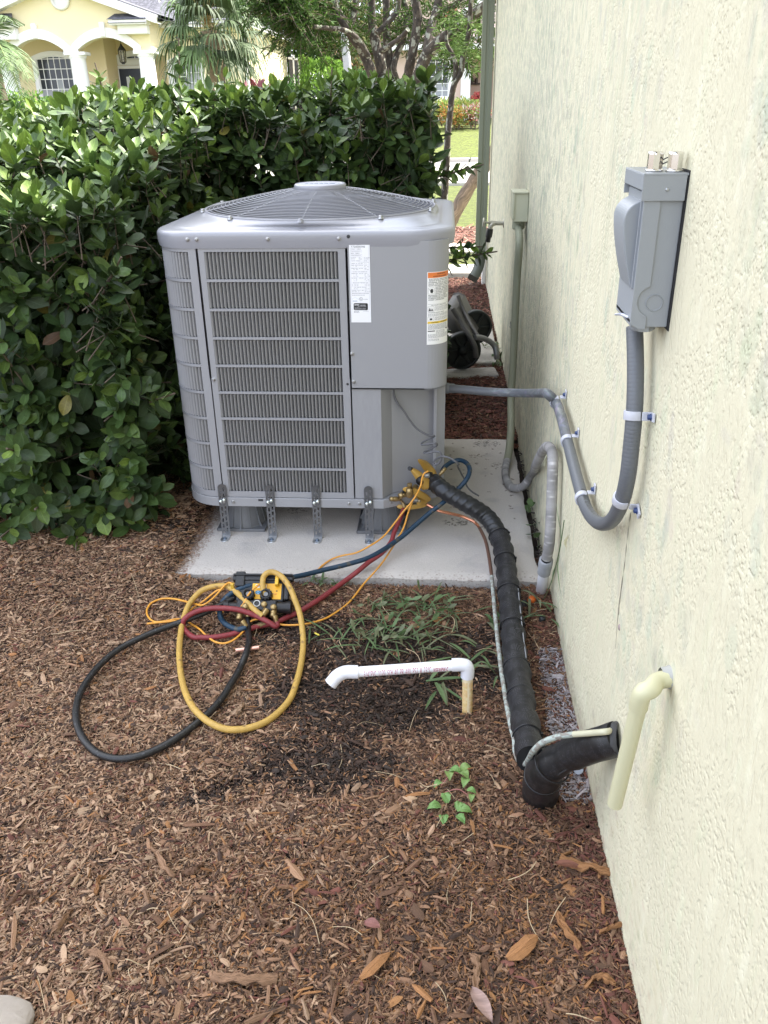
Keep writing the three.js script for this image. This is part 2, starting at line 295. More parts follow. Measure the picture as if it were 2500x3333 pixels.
// ---------------------------------------------------------------- the condenser unit on its risers, strapped to the pad
const paintTex = tex(512, 512, (x, y) => { const k = 0.97 + 0.05 * (fbm(x / 64, y / 64, 23, 5, 8, 8) - 0.5) - (hash(x >> 1, y >> 1, 61) > 0.9965 ? 0.1 : 0) + (hash(x, y >> 1, 62) > 0.998 ? 0.12 : 0); return [k, k, k * 0.998]; }, true);
const paint = phys(lin(0.345, 0.345, 0.362), 0.45, { map: rep(paintTex, 2, 2), bumpMap: rep(smudge, 2, 2), bumpScale: 0.0004, clearcoat: 0.25, clearcoatRoughness: 0.25 });
const capPaint = phys(lin(0.31, 0.31, 0.34), 0.34, { bumpMap: rep(smudge, 1, 1), bumpScale: 0.00015, clearcoat: 0.4, clearcoatRoughness: 0.2 });
const wirePaint = std(lin(0.33, 0.33, 0.355), 0.4);
const darkIn = std(lin(0.035, 0.035, 0.038), 0.7);
const finMat = std(lin(0.07, 0.07, 0.075), 0.5, { metalness: 0.4 });
const steel = std(lin(0.42, 0.42, 0.42), 0.4, { metalness: 0.85 });
const zincMat = std(lin(0.2, 0.205, 0.215), 0.5, { metalness: 0.7, roughnessMap: rep(smudge, 5, 5) });
const UX0 = -1.262, UX1 = -0.345, UZF = -2.6025, UZB = -3.52, RL = 0.125, RR = 0.065, UYB = 0.152;
// walk along the cabinet: s = 0 where the front turns flat, negative round the left side, positive to the right
function walk(s, off = 0, R1 = RL, R2 = RR) {
  const x0 = UX0, x1 = UX1, flat = (x1 - R2) - (x0 + R1), a1 = R1 * Math.PI / 2, a2 = R2 * Math.PI / 2;
  let x, z, nx, nz;
  if (s < -a1) { x = x0; z = UZF - R1 + (s + a1); nx = -1; nz = 0; }
  else if (s < 0) { const a = Math.PI / 2 - s / R1; nx = Math.cos(a); nz = Math.sin(a); x = x0 + R1 + R1 * nx; z = UZF - R1 + R1 * nz; }
  else if (s < flat) { x = x0 + R1 + s; z = UZF; nx = 0; nz = 1; }
  else if (s < flat + a2) { const a = Math.PI / 2 - (s - flat) / R2; nx = Math.cos(a); nz = Math.sin(a); x = x1 - R2 + R2 * nx; z = UZF - R2 + R2 * nz; }
  else { x = x1; z = UZF - R2 - (s - flat - a2); nx = 1; nz = 0; }
  return { x: x + nx * off, z: z + nz * off, nx, nz };
}
const sOf = (x) => x - (UX0 + RL); // on the flat front
const FLAT = (UX1 - RR) - (UX0 + RL), SR = FLAT + RR * Math.PI / 2, SL = -RL * Math.PI / 2;
const SBACK_L = SL - (UZF - RL - UZB) + 0.03, SBACK_R = SR + (UZF - RR - UZB) - 0.03;
// a strip of sheet metal following the cabinet between two walks and two heights
function band(s0, s1, y0, y1, o0, o1, n = 0) {
  n = n || Math.max(1, Math.ceil((s1 - s0) / 0.012));
  const straight = s0 >= 0 && s1 <= FLAT; if (straight) n = 1;
  const pos = [], idx = [];
  for (let i = 0; i <= n; i++) { const s = lerp(s0, s1, i / n), a = walk(s, o0), b = walk(s, o1); pos.push(b.x, y0, b.z, b.x, y1, b.z, a.x, y1, a.z, a.x, y0, a.z); }
  for (let i = 0; i < n; i++) for (let k = 0; k < 4; k++) { const a = i * 4 + k, b = i * 4 + (k + 1) % 4; idx.push(a, a + 4, b, b, a + 4, b + 4); }
  idx.push(0, 1, 2, 0, 2, 3); const e = n * 4; idx.push(e, e + 2, e + 1, e, e + 3, e + 2);
  let g = new THREE.BufferGeometry(); g.setAttribute('position', new THREE.Float32BufferAttribute(pos, 3)); g.setIndex(idx);
  g = g.toNonIndexed(); g.computeVertexNormals();
  return g;
}
function patch(s0, s1, y0, y1, off) { return grid(14, 1, (u, v) => { const a = walk(lerp(s0, s1, u), off); return [a.x, lerp(y0, y1, v), a.z]; }, (u, v) => [u, v]); }
const hexScrew = (x, y, z, nx = 0, nz = 1, r = 0.0046) => [lathe([[0, 0.002], [r * 1.35, 0.0016], [r * 1.4, 0]], [x, y, z], [nx, 0, nz], 14), lathe([[0, 0.0066], [r * 0.8, 0.0066], [r, 0.0058], [r, 0.001]], [x, y, z], [nx, 0, nz], 6)];
const unit = thing('condenser_unit', 'big grey air conditioner outdoor unit with louvered sides and a round wire fan guard', 'air conditioner', [-0.789, UYB, -3.045]);
const ROWS = []; for (let i = 0; i < 9; i++) { const t = 1.019 - i * 0.0911; ROWS.push([t - 0.083, t]); }
function louvers(name, s0, s1, m0, m1, sign, parent) { // m0, m1: the side margins of the slotted field
  const y0 = 0.186, y1 = 1.048, T = 0.004, gs = [];
  gs.push(band(s0, m0, y0, y1, -T, 0), band(m1, s1, y0, y1, -T, 0), band(m0, m1, ROWS[0][1], y1, -T, 0), band(m0, m1, y0, ROWS[8][0], -T, 0));
  for (let i = 0; i < 8; i++) gs.push(band(m0, m1, ROWS[i + 1][1], ROWS[i][0], -T, 0.0006));
  gs.push(band(s0, s0 + 0.0015, y0, y1, -0.02, 0), band(s1 - 0.0015, s1, y0, y1, -0.02, 0)); // returned edges
  const p = part(name, gs, paint, parent);
  const pitch = 0.0119, n = Math.round((m1 - m0) / pitch);
  for (const [a, b] of ROWS) {
    const sl = [];
    for (let i = 0; i < n; i++) { // one pressed louver: a curved lip that leans inward
      const sA = m0 + (m1 - m0) * (i + 0.06) / n, q = [];
      const w = (m1 - m0) / n * 0.62;
      for (let k = 0; k <= 3; k++) { const t = k / 3, P = walk(sA + w * t, sign > 0 ? -0.0005 - 0.0095 * t * t : -0.01 + 0.0095 * t * t); q.push(P); }
      const g = grid(3, 2, (u, v) => { const P = q[Math.round(u * 3)], e = (v === 0.5 ? 0 : 0.0045) * Math.pow(Math.abs(u - 0.5) * 2, 2); return [P.x, v < 0.25 ? a + e : v > 0.75 ? b - e : (a + b) / 2, P.z]; });
      sl.push(g);
    }
    stuff(part('louver_slats', sl, paint, p));
  }
  return p;
}
const cornerPanel = louvers('corner_louver_panel', SBACK_L, sOf(-1.1205), SBACK_L + 0.03, sOf(-1.147), 1, unit);
const frontPanel = louvers('front_louver_panel', sOf(-1.1165), sOf(-0.6565), sOf(-1.0965), sOf(-0.681), 1, unit);
louvers('side_louver_panel', SR + 0.09, SBACK_R, SR + 0.12, SBACK_R - 0.03, 1, unit);
part('coil', [band(SBACK_L, sOf(-0.66), 0.19, 1.04, -0.03, -0.016, 80), band(SR + 0.08, SBACK_R, 0.19, 1.04, -0.03, -0.016, 20)], finMat, unit);
part('back_panel', slab(UX0 + 0.04, UX1 - 0.04, 0.19, 1.045, UZB, UZB + 0.006), paint, unit);
part('inner_box', slab(UX0 + 0.06, -0.57, 0.2, 0.82, UZF - 0.08, UZB + 0.05, 0), darkIn, unit);

{ // service cover wrapping the right front corner, with the rating plate and the warning label
  const s0 = sOf(-0.6525), s1 = SR + 0.088, y0 = 0.584, cov = part('service_cover', [band(s0, s1, y0, 1.049, -0.004, 0.003, 40), band(s0, s0 + 0.002, y0, 1.049, -0.03, 0.003), band(s0, s1, y0, y0 + 0.004, -0.026, 0.003, 40)], paint, unit);
  const lines = (c, x, y, w, n, dy, h, R, col = '#55575f') => { for (let i = 0; i < n; i++) { let t = x; while (t < x + w - 8) { const l = 4 + R() * 12; c.fillStyle = col; c.globalAlpha = 0.75; c.fillRect(t, y + i * dy, Math.min(l, x + w - t), h); t += l + 3 + R() * 3; } } c.globalAlpha = 1; };
  const rating = canvasTex(240, 940, (c) => {
    const R = rng(3); c.fillStyle = '#f4f4f7'; c.fillRect(0, 0, 240, 940); c.strokeStyle = '#b8b8c0'; c.lineWidth = 2; c.strokeRect(14, 12, 212, 770);
    c.fillStyle = '#4a4c54'; c.font = '15px monospace'; c.fillText('SERIAL NUMBER', 20, 28); c.font = 'bold 27px monospace'; c.fillText('1720E00790', 24, 56);
    c.font = '14px monospace'; c.fillText('PRODUCT NUMBER', 20, 76); c.strokeRect(20, 84, 128, 22); c.font = '12px monospace'; c.fillText('PSHC36484805010', 24, 100);
    c.font = '14px monospace'; c.fillText('MODEL NUMBER', 20, 124); c.strokeRect(20, 132, 128, 22); c.fillText('PSHC3648A4510', 24, 148);
    const row = (y, a, b, d) => { c.font = '12px monospace'; c.fillStyle = '#5c5e66'; c.fillText(a, 20, y); c.fillText(b, 108, y); c.fillText(d, 172, y); };
    row(176, 'METERING', 'TXV', 'R1 PISTON'); row(190, 'DEVICE', 'INDOOR', 'OUTDOOR'); row(212, 'FACTORY CHARGED', '', 'R410A'); row(226, '', '11.73 lbs', '5.33 kg');
    row(240, 'INDOOR TXV SUB COOL', '', '12 F'); row(262, 'POWER SUPPLY', '208/230', 'VOLTS'); row(276, '   1   PH', '', '60   HZ'); row(298, 'PERMISSIBLE VOLTAGE', '', 'UNIT'); row(312, '   253  MAX', '', '197 MIN');
    c.fillText('SUITABLE FOR OUTDOOR USE', 34, 338); row(358, 'COMPRESSOR', '208/230', 'VOLTS'); row(374, '   1   PH', '', '60   HZ'); row(390, '   23.5 RLA', '', '104.0 LRA');
    row(412, 'FAN MOTOR', '208/230', 'VOLTS'); row(428, '   1   PH', '', '60   HZ'); row(444, '   1/4 HP', '', '1.30 FLA'); c.fillText('DESIGN/TEST PRESSURE GAGE', 34, 468); row(484, 'HI  450 PSI', '', '3103 kPa'); row(500, 'LO  250 PSI', '', '1724 kPa');
    c.fillText('MAX WORKING PRESSURE', 50, 520); row(538, '   700 PSI', '', '4826 kPa'); row(556, 'MINIMUM CIRCUIT AMPS', '', '30.6'); row(572, 'MAX FUSE  50', '', 'MAX CB 50'); lines(c, 20, 584, 200, 1, 12, 6, R); lines(c, 20, 606, 150, 1, 10, 6, R);
    for (const y of [164, 200, 250, 286, 324, 346, 400, 456, 508, 546, 580]) { c.fillStyle = '#c9c9d0'; c.fillRect(16, y, 208, 1.5); }
    c.strokeStyle = '#a9b7c4'; c.beginPath(); c.ellipse(52, 660, 30, 20, 0, Math.PI, 0); c.stroke(); c.fillStyle = '#8fa0b4'; c.fillRect(24, 676, 56, 8);
    c.strokeStyle = '#44464e'; c.lineWidth = 3; c.beginPath(); c.arc(124, 656, 20, 0, 7); c.stroke(); c.fillStyle = '#33353d'; c.font = 'bold 20px sans-serif'; c.fillText('UL', 111, 663); c.font = '12px sans-serif'; c.fillText('C', 92, 662); c.fillText('US LISTED', 150, 664);
    c.fillStyle = '#17181c'; c.beginPath(); c.roundRect(34, 706, 170, 84, 16); c.fill(); c.fillStyle = '#f4f4f7'; c.font = 'bold 25px sans-serif'; c.fillText('AHRI', 42, 734); c.font = 'bold 13px sans-serif'; c.fillText('CERTIFIED', 112, 734); lines(c, 84, 740, 112, 1, 8, 6, R, '#f4f4f7'); lines(c, 46, 752, 60, 1, 8, 4, R, '#f4f4f7'); lines(c, 46, 762, 140, 3, 8, 4, R, '#f4f4f7');
    lines(c, 36, 800, 70, 3, 8, 4, R); lines(c, 150, 800, 66, 1, 8, 4, R);
  });
  part('rating_plate', patch(sOf(-0.6455), sOf(-0.5825), 0.803, 1.0445, 0.0039), std(0xffffff, 0.35, { map: rating }), cov);
  const warn = canvasTex(280, 900, (c) => {
    const R = rng(4); c.fillStyle = '#f7f6f4'; c.fillRect(0, 0, 280, 900); c.fillStyle = '#e8803e'; c.fillRect(6, 6, 268, 66); c.fillStyle = '#2a1a10'; c.font = 'bold 22px sans-serif'; c.fillText('\u25B2 WARNING', 84, 32); c.fillText('\u25B2 AVERTISSEMENT', 44, 62);
    c.fillStyle = '#38383c'; c.font = 'bold 19px sans-serif';
    ['ELECTRICAL SHOCK HAZARD', "RISQUE D'ÉLECTROCUTION"].forEach((t, i) => c.fillText(t, 16, 94 + i * 19, 250)); ['WARNING: RISK OF ELECTRIC', 'SHOCK. CAN CAUSE INJURY OR', 'DEATH: DISCONNECT ALL REMOTE'].forEach((t, i) => c.fillText(t, 12, 134 + i * 19, 258));
    ['ELECTRIC POWER SUPPLIES', 'BEFORE SERVICING.', 'ATTENTION: RISQUE DE', 'DÉCHARGE ÉLECTRIQUE', 'POUVANT CAUSER DES'].forEach((t, i) => c.fillText(t, 84, 193 + i * 19, 184));
    ['BLESSURES OU LA MORT.', 'DÉCONNECTER TOUTES LES', 'ALIMENTATIONS ÉLECTRIQUES', "AVANT L'ENTRETIEN"].forEach((t, i) => c.fillText(t, 12, 289 + i * 19, 244));
    const pict = (y, h) => { c.strokeStyle = '#55555c'; c.lineWidth = 2; c.strokeRect(10, y, 62, h); c.fillStyle = '#26262a'; };
    pict(190, 74); c.beginPath(); c.moveTo(34, 250); c.lineTo(30, 222); c.lineTo(40, 204); c.lineTo(58, 206); c.lineTo(62, 236); c.lineTo(54, 256); c.fill(); c.beginPath(); c.moveTo(14, 200); c.lineTo(28, 212); c.lineTo(22, 214); c.lineTo(36, 228); c.stroke();
    c.fillStyle = '#55575f'; c.fillRect(8, 392, 264, 2); c.fillStyle = '#38383c'; c.font = 'bold 13px sans-serif'; c.fillText('FIRE HAZARD / RISQUE DE FEU', 40, 410, 200);
    pict(420, 60); for (let k = 0; k < 3; k++) { c.beginPath(); c.moveTo(16 + k * 17, 474); c.lineTo(24 + k * 15, 430 + k * 6); c.lineTo(34 + k * 15, 474); c.fill(); } lines(c, 82, 420, 184, 6, 10, 4, R); c.fillStyle = '#38383c'; c.fillText('EXPLOSION HAZARD / RISQUE', 12, 500, 220); lines(c, 12, 510, 256, 4, 9, 4, R);
    pict(552, 44); c.fillRect(28, 566, 26, 22); lines(c, 82, 552, 184, 5, 9, 4, R);
    c.fillStyle = '#e9c545'; c.fillRect(6, 606, 268, 28); c.fillStyle = '#2a2a20'; c.font = 'bold 18px sans-serif'; c.fillText('CAUTION  \u25B2  ATTENTION', 44, 627, 200);
    lines(c, 12, 642, 240, 8, 9, 5, R); c.fillStyle = '#1c1c20'; c.fillRect(10, 722, 74, 12); c.fillRect(228, 712, 42, 12); lines(c, 96, 722, 120, 5, 9, 4, R); lines(c, 12, 768, 250, 6, 9, 4, R); lines(c, 12, 830, 120, 3, 9, 4, R);
  });
  part('warning_label', patch(sOf(-0.4075), sOf(-0.4075) + 0.083, 0.732, 0.957, 0.0039), std(0xffffff, 0.35, { map: warn }), cov);
  for (const [x, y] of [[-0.6465, 0.702], [-0.6445, 0.609]]) part('screw', hexScrew(x, y, UZF + 0.003), steel, cov);
  // what shows below the cover: front post, recessed valve panel turned to the corner, corner post
  part('front_post', [slab(-0.652, -0.556, 0.186, 0.59, UZF - 0.006, UZF - 0.002, 0.001), (() => { const g = grid(1, 1, (u, v) => [lerp(-0.556, -0.525, u), lerp(0.186, 0.59, v), lerp(UZF - 0.003, -2.655, u)]); return g; })()], paint, unit);
  part('valve_panel', grid(6, 8, (u, v) => [lerp(-0.525, -0.383, u), lerp(0.186, 0.6, v), lerp(-2.655, -2.735, u) - 0.002 * Math.sin(u * 9) * Math.sin(v * 8)]), paint, unit);
  part('corner_post', [slab(-0.384, -0.372, 0.17, 0.59, -2.71, -2.74, 0.002), grid(1, 1, (u, v) => [lerp(-0.372, UX1, u), lerp(0.17, 0.59, v), lerp(-2.715, -2.735, u)]), slab(UX1 - 0.004, UX1, 0.17, 0.6, -2.735, -2.8, 0.001)], paint, unit);
}
{ // base pan with a cut corner under the valves
  const outl = [[UX1, -2.72], [-0.383, -2.69], [-0.554, UZF + 0.002]];
  const arc = []; for (let i = 0; i <= 8; i++) { const a = Math.PI / 2 * (1 + i / 8); arc.push([UX0 + RL + Math.cos(a) * (RL + 0.002), UZF - RL + Math.sin(a) * (RL + 0.002)]); }
  const pl = [...outl, ...arc, [UX0 - 0.002, UZB], [UX1, UZB]].map(([x, z]) => [x, -z]);
  const pan = extrude(shapeOf(pl), 0.03, 0.002).rotateX(Math.PI / 2);
  pan.scale(1, 1, -1); // y now runs down from 0
  const p2 = strip(extrude(shapeOf(pl), 0.03, 0.002)); // build upright: x, -z in the plane, thickness along y
  const a = p2.attributes.position, n = p2.attributes.normal;
  for (let i = 0; i < a.count; i++) { const x = a.getX(i), q = a.getY(i), h = a.getZ(i); a.setXYZ(i, x, UYB + h, -q); const nx = n.getX(i), ny = n.getY(i), nz = n.getZ(i); n.setXYZ(i, nx, nz, -ny); }
  const bp = part('base_pan', p2, paint, unit);
  for (const x of [-1.118, -1.085, -0.675, -0.638]) part('screw', hexScrew(x, 0.168, UZF + 0.004), steel, bp);
  part('screw', hexScrew(-0.53, 0.168, -2.614, 0.45, 0.89), steel, bp);
  part('screw', hexScrew(-0.4, 0.17, -2.681, 0.45, 0.89), steel, bp);
  part('drain_notch', slab(-0.995, -0.978, 0.172, 0.18, UZF + 0.0045, UZF + 0.003, 0), darkIn, bp);
}
part('screw', hexScrew(-1.108, 0.613, UZF), steel, frontPanel);
part('screw_hole', lathe([[0, 0.0012], [0.004, 0.0012], [0.0042, 0]], [-0.665, 0.6, UZF], [0, 0, 1], 12), darkIn, frontPanel);
const capY = 1.049;
{ // top cap: rolled lip, dished top rising to the round fan opening
  const qx = -0.797, qz = -3.07, half = 0.473, rc = 0.125, RO = 0.4, cx = -0.789, cz = -3.05;
  const sq = (a, e) => { // rounded square outline at angle a, grown by e
    const h = half + e, r = rc, c = Math.cos(a), s = Math.sin(a), k = h - r; let t = h / Math.max(Math.abs(c), Math.abs(s));
    const px = Math.abs(c) * t, pz = Math.abs(s) * t;
    if (px > k && pz > k) { const b = -(k * Math.abs(c) + k * Math.abs(s)), cc = 2 * k * k - r * r; t = -b + Math.sqrt(b * b - cc); }
    return [c * t, s * t];
  };
  const prof = [[0, -0.003, -0.02], [0, 0, 0], [0, 0, 0.016], [0, -0.001, 0.022], [0, -0.004, 0.027], [0, -0.01, 0.03], [0, -0.03, 0.031], [0, -0.042, 0.0315], [0, -0.047, 0.034], [0, -0.054, 0.0355], [0.12, -0.06, 0.037], [0.4, -0.05, 0.041], [0.8, -0.03, 0.046], [0.95, -0.01, 0.049], [1, 0, 0.053], [1, -0.006, 0.0535], [1, -0.008, 0.04], [1, -0.008, -0.14]];
  const N = 144;
  const g = grid(N, prof.length - 1, (u, v) => {
    const a = u * Math.PI * 2, [t, e, y] = prof[Math.round(v * (prof.length - 1))], S = sq(a, t === 1 ? 0 : e), c = [Math.cos(a) * (RO + (t === 1 ? e : 0)), Math.sin(a) * (RO + (t === 1 ? e : 0))];
    return [lerp(qx + S[0], cx + c[0], t), capY + y, lerp(qz + S[1], cz + c[1], t)];
  }, (u, v) => [u * 3, v * 0.5]);
  const cap = part('top_cap', g, capPaint, unit);
  part('screw', hexScrew(-1.142, 1.057, UZF + 0.005), steel, cap);
  for (const x of [-1.113, -0.893, -0.675]) part('screw', hexScrew(x, 1.057, UZF + 0.005), steel, cap);
  part('screw_hole', lathe([[0, 0.001], [0.005, 0.0012], [0.0055, 0]], [-0.646, 1.063, UZF + 0.0055], [0, 0, 1], 12), darkIn, cap);
  // spun wire guard
  const gy = (r) => capY + 0.0545 + 0.058 * (1 - Math.pow(clamp((r - 0.085) / 0.31), 1.25));
  const guard = part('fan_guard_rim', new THREE.TorusGeometry(0.397, 0.0032, 6, 120).rotateX(Math.PI / 2).translate(cx, gy(0.397), cz), wirePaint, unit);
  for (let i = 0; i < 22; i++) { const r = 0.384 - i * 0.0136; part('guard_ring', new THREE.TorusGeometry(r, 0.0013, 5, 110).rotateX(Math.PI / 2).translate(cx, gy(r), cz), wirePaint, guard); }
  for (let i = 0; i < 10; i++) { // radial wires below the rings
    const a = Math.PI / 2 + (i * Math.PI * 2) / 10 + 0.02, pts = []; for (let k = 0; k <= 6; k++) { const r = lerp(0.08, 0.402, k / 6); pts.push([cx + Math.cos(a) * r, gy(r) - 0.0042, cz + Math.sin(a) * r]); }
    part('guard_rib', sweep(pts, 0.0026, 14, 6), wirePaint, guard);
    const e = [cx + Math.cos(a) * 0.408, capY + 0.05, cz + Math.sin(a) * 0.408];
    part('guard_bolt', [lathe([[0, 0.011], [0.006, 0.011], [0.0065, 0.008], [0.0065, 0.003], [0.0095, 0.003], [0.0095, 0]], e, [0, 1, 0], 12)], i === 0 ? wirePaint : steel, guard);
  }
  const badge = canvasTex(256, 256, (c) => { c.fillStyle = '#a6a9b4'; c.fillRect(0, 0, 256, 256); c.strokeStyle = '#8a8d98'; c.lineWidth = 5; c.beginPath(); c.arc(128, 128, 112, 0, 7); c.stroke(); c.fillStyle = '#3a4668'; c.beginPath(); c.roundRect(38, 104, 180, 50, 12); c.fill(); c.fillStyle = '#c6cbd8'; for (let i = 0; i < 5; i++) { c.fillRect(56 + i * 30, 116, 8, 26); c.fillRect(56 + i * 30, i % 2 ? 116 : 134, 20, 8); } });
  const hub = part('guard_hub', lathe([[0.088, 0], [0.09, 0.006], [0.09, 0.016], [0.086, 0.02], [0.078, 0.021], [0.076, 0.0185], [0, 0.0185]], [cx, gy(0.085) - 0.004, cz], [0, 1, 0], 64), capPaint, guard);
  part('badge', new THREE.CircleGeometry(0.074, 48).rotateX(-Math.PI / 2).translate(cx, gy(0.085) + 0.0152, cz), std(0xffffff, 0.35, { map: badge }), hub);
  // fan below the guard
  const fan = part('fan_hub', lathe([[0.07, -0.06], [0.07, 0.02], [0.05, 0.03], [0, 0.03]], [cx, 0.98, cz], [0, 1, 0], 32), darkIn, unit);
  for (let b = 0; b < 3; b++) part('fan_blade', grid(8, 8, (u, v) => { const r = lerp(0.06, 0.375, v), a = b * 2.094 + 0.4 + lerp(-0.5, 0.5, u) * (1 - 0.2 * v); return [cx + Math.cos(a) * r, 0.975 + 0.045 * (u - 0.5) * -1 + 0.02 * Math.sin(u * 3.1), cz + Math.sin(a) * r]; }), std(lin(0.1, 0.1, 0.11), 0.5), fan);
}
const condNames = unit;

// ribbed plastic risers under the pan
const riserMat = std(lin(0.16, 0.165, 0.175), 0.42, { bumpMap: rep(smudge, 6, 6), bumpScale: 0.0005 });
function riser(cx, cz, where) {
  const t = thing('equipment_riser', 'ribbed grey plastic riser foot under the ' + where, 'riser', [cx, PAD, cz], 'plastic feet under the outdoor unit');
  part('base_plate', [box(0.178, 0.008, 0.178, cx, PAD + 0.004, cz, 0.003), ...[[1, 0], [-1, 0], [0, 1], [0, -1]].map(([a, b]) => box(a ? 0.004 : 0.178, 0.008, a ? 0.178 : 0.004, cx + a * 0.087, PAD + 0.008, cz + b * 0.087, 0.001))], riserMat, t);
  part('cone', lathe([[0.078, 0.006], [0.056, 0.112], [0.05, 0.121], [0, 0.121]], [cx, PAD, cz], [0, 1, 0], 40), riserMat, t);
  for (let i = 0; i < 14; i++) { const a = (i + 0.5) * Math.PI / 7, c = Math.cos(a), s = Math.sin(a), big = i % 2; part('rib', extrude(shapeOf(big ? [[0.07, 0.006], [0.094, 0.006], [0.079, 0.03], [0.0585, 0.11], [0.053, 0.11]] : [[0.074, 0.006], [0.0805, 0.006], [0.0585, 0.111], [0.053, 0.111]]), 0.003).translate(0, 0, -0.0015).rotateY(-a).translate(cx, PAD, cz), riserMat, t); }
  return t;
}
riser(-1.077, -2.722, 'outdoor unit at its left front corner');
riser(-0.566, -2.722, 'outdoor unit beside the brass valve');

// four perforated hold-down straps between pan and pad
{
  const H = 0.205, W = 0.03;
  const sh = new THREE.Shape(); sh.moveTo(-W / 2, 0); sh.lineTo(W / 2, 0); sh.lineTo(W / 2, H - W / 2); sh.absarc(0, H - W / 2, W / 2, 0, Math.PI, false); sh.lineTo(-W / 2, 0);
  const slot = (x, y, h) => { const p = new THREE.Path(); p.moveTo(x - 0.0028, y); p.lineTo(x + 0.0028, y); p.lineTo(x + 0.0028, y + h); p.lineTo(x - 0.0028, y + h); p.lineTo(x - 0.0028, y); return p; };
  for (let i = 0; i < 8; i++) { sh.holes.push(slot(-0.0062, 0.012 + i * 0.0225, 0.014)); if (i < 8) sh.holes.push(slot(0.0062, 0.02 + i * 0.0225, 0.014)); }
  const where = ['leftmost perforated steel hold-down strap, at the louver panel seam', 'second perforated steel hold-down strap from the left, below the front louvers', 'third perforated steel hold-down strap from the left, below the front louvers', 'rightmost perforated steel hold-down strap, in front of the right riser foot'];
  [[-1.122, -0.03], [-0.953, -0.02], [-0.789, 0], [-0.604, 0.025]].forEach(([x, lean], i) => {
    const t = thing('hold_down_strap', where[i], 'metal strap', [x, PAD, UZF + 0.006], 'hold-down straps between the outdoor unit and the pad');
    const tilt = (g) => g.applyMatrix4(new THREE.Matrix4().makeRotationZ(lean * 0.3)).translate(x, PAD + 0.002, UZF + 0.006);
    part('perforated_plate', tilt(extrude(sh, 0.002, 0)), zincMat, t);
    part('foot', [box(W, 0.0025, 0.03, x, PAD + 0.0025, UZF + 0.021, 0.001), lathe([[0, 0.0025], [W / 2, 0.0025], [W / 2, 0]], [x, PAD + 0.0013, UZF + 0.036], [0, 1, 0], 16)], std(lin(0.62, 0.63, 0.64), 0.3, { metalness: 0.85 }), t);
    part('anchor_screw', hexScrewUp(x, PAD + 0.0035, UZF + 0.031), std(lin(0.22, 0.27, 0.34), 0.35, { metalness: 0.8 }), t);
    for (const [dx, dy] of [[-0.007, 0.141], [0.0055, 0.147]]) part('screw', lathe([[0, 0.007], [0.004, 0.0065], [0.0062, 0.003], [0.0062, 0]], [x + dx, PAD + dy, UZF + 0.008], [0, 0, 1], 12), std(lin(0.75, 0.8, 0.78), 0.2, { metalness: 0.9 }), t);
  });
}
function hexScrewUp(x, y, z) { return [lathe([[0, 0.002], [0.008, 0.0016], [0.0082, 0]], [x, y, z], [0, 1, 0], 14), lathe([[0, 0.0066], [0.0046, 0.0066], [0.0058, 0.0055], [0.0058, 0.001]], [x, y, z], [0, 1, 0], 6)]; }

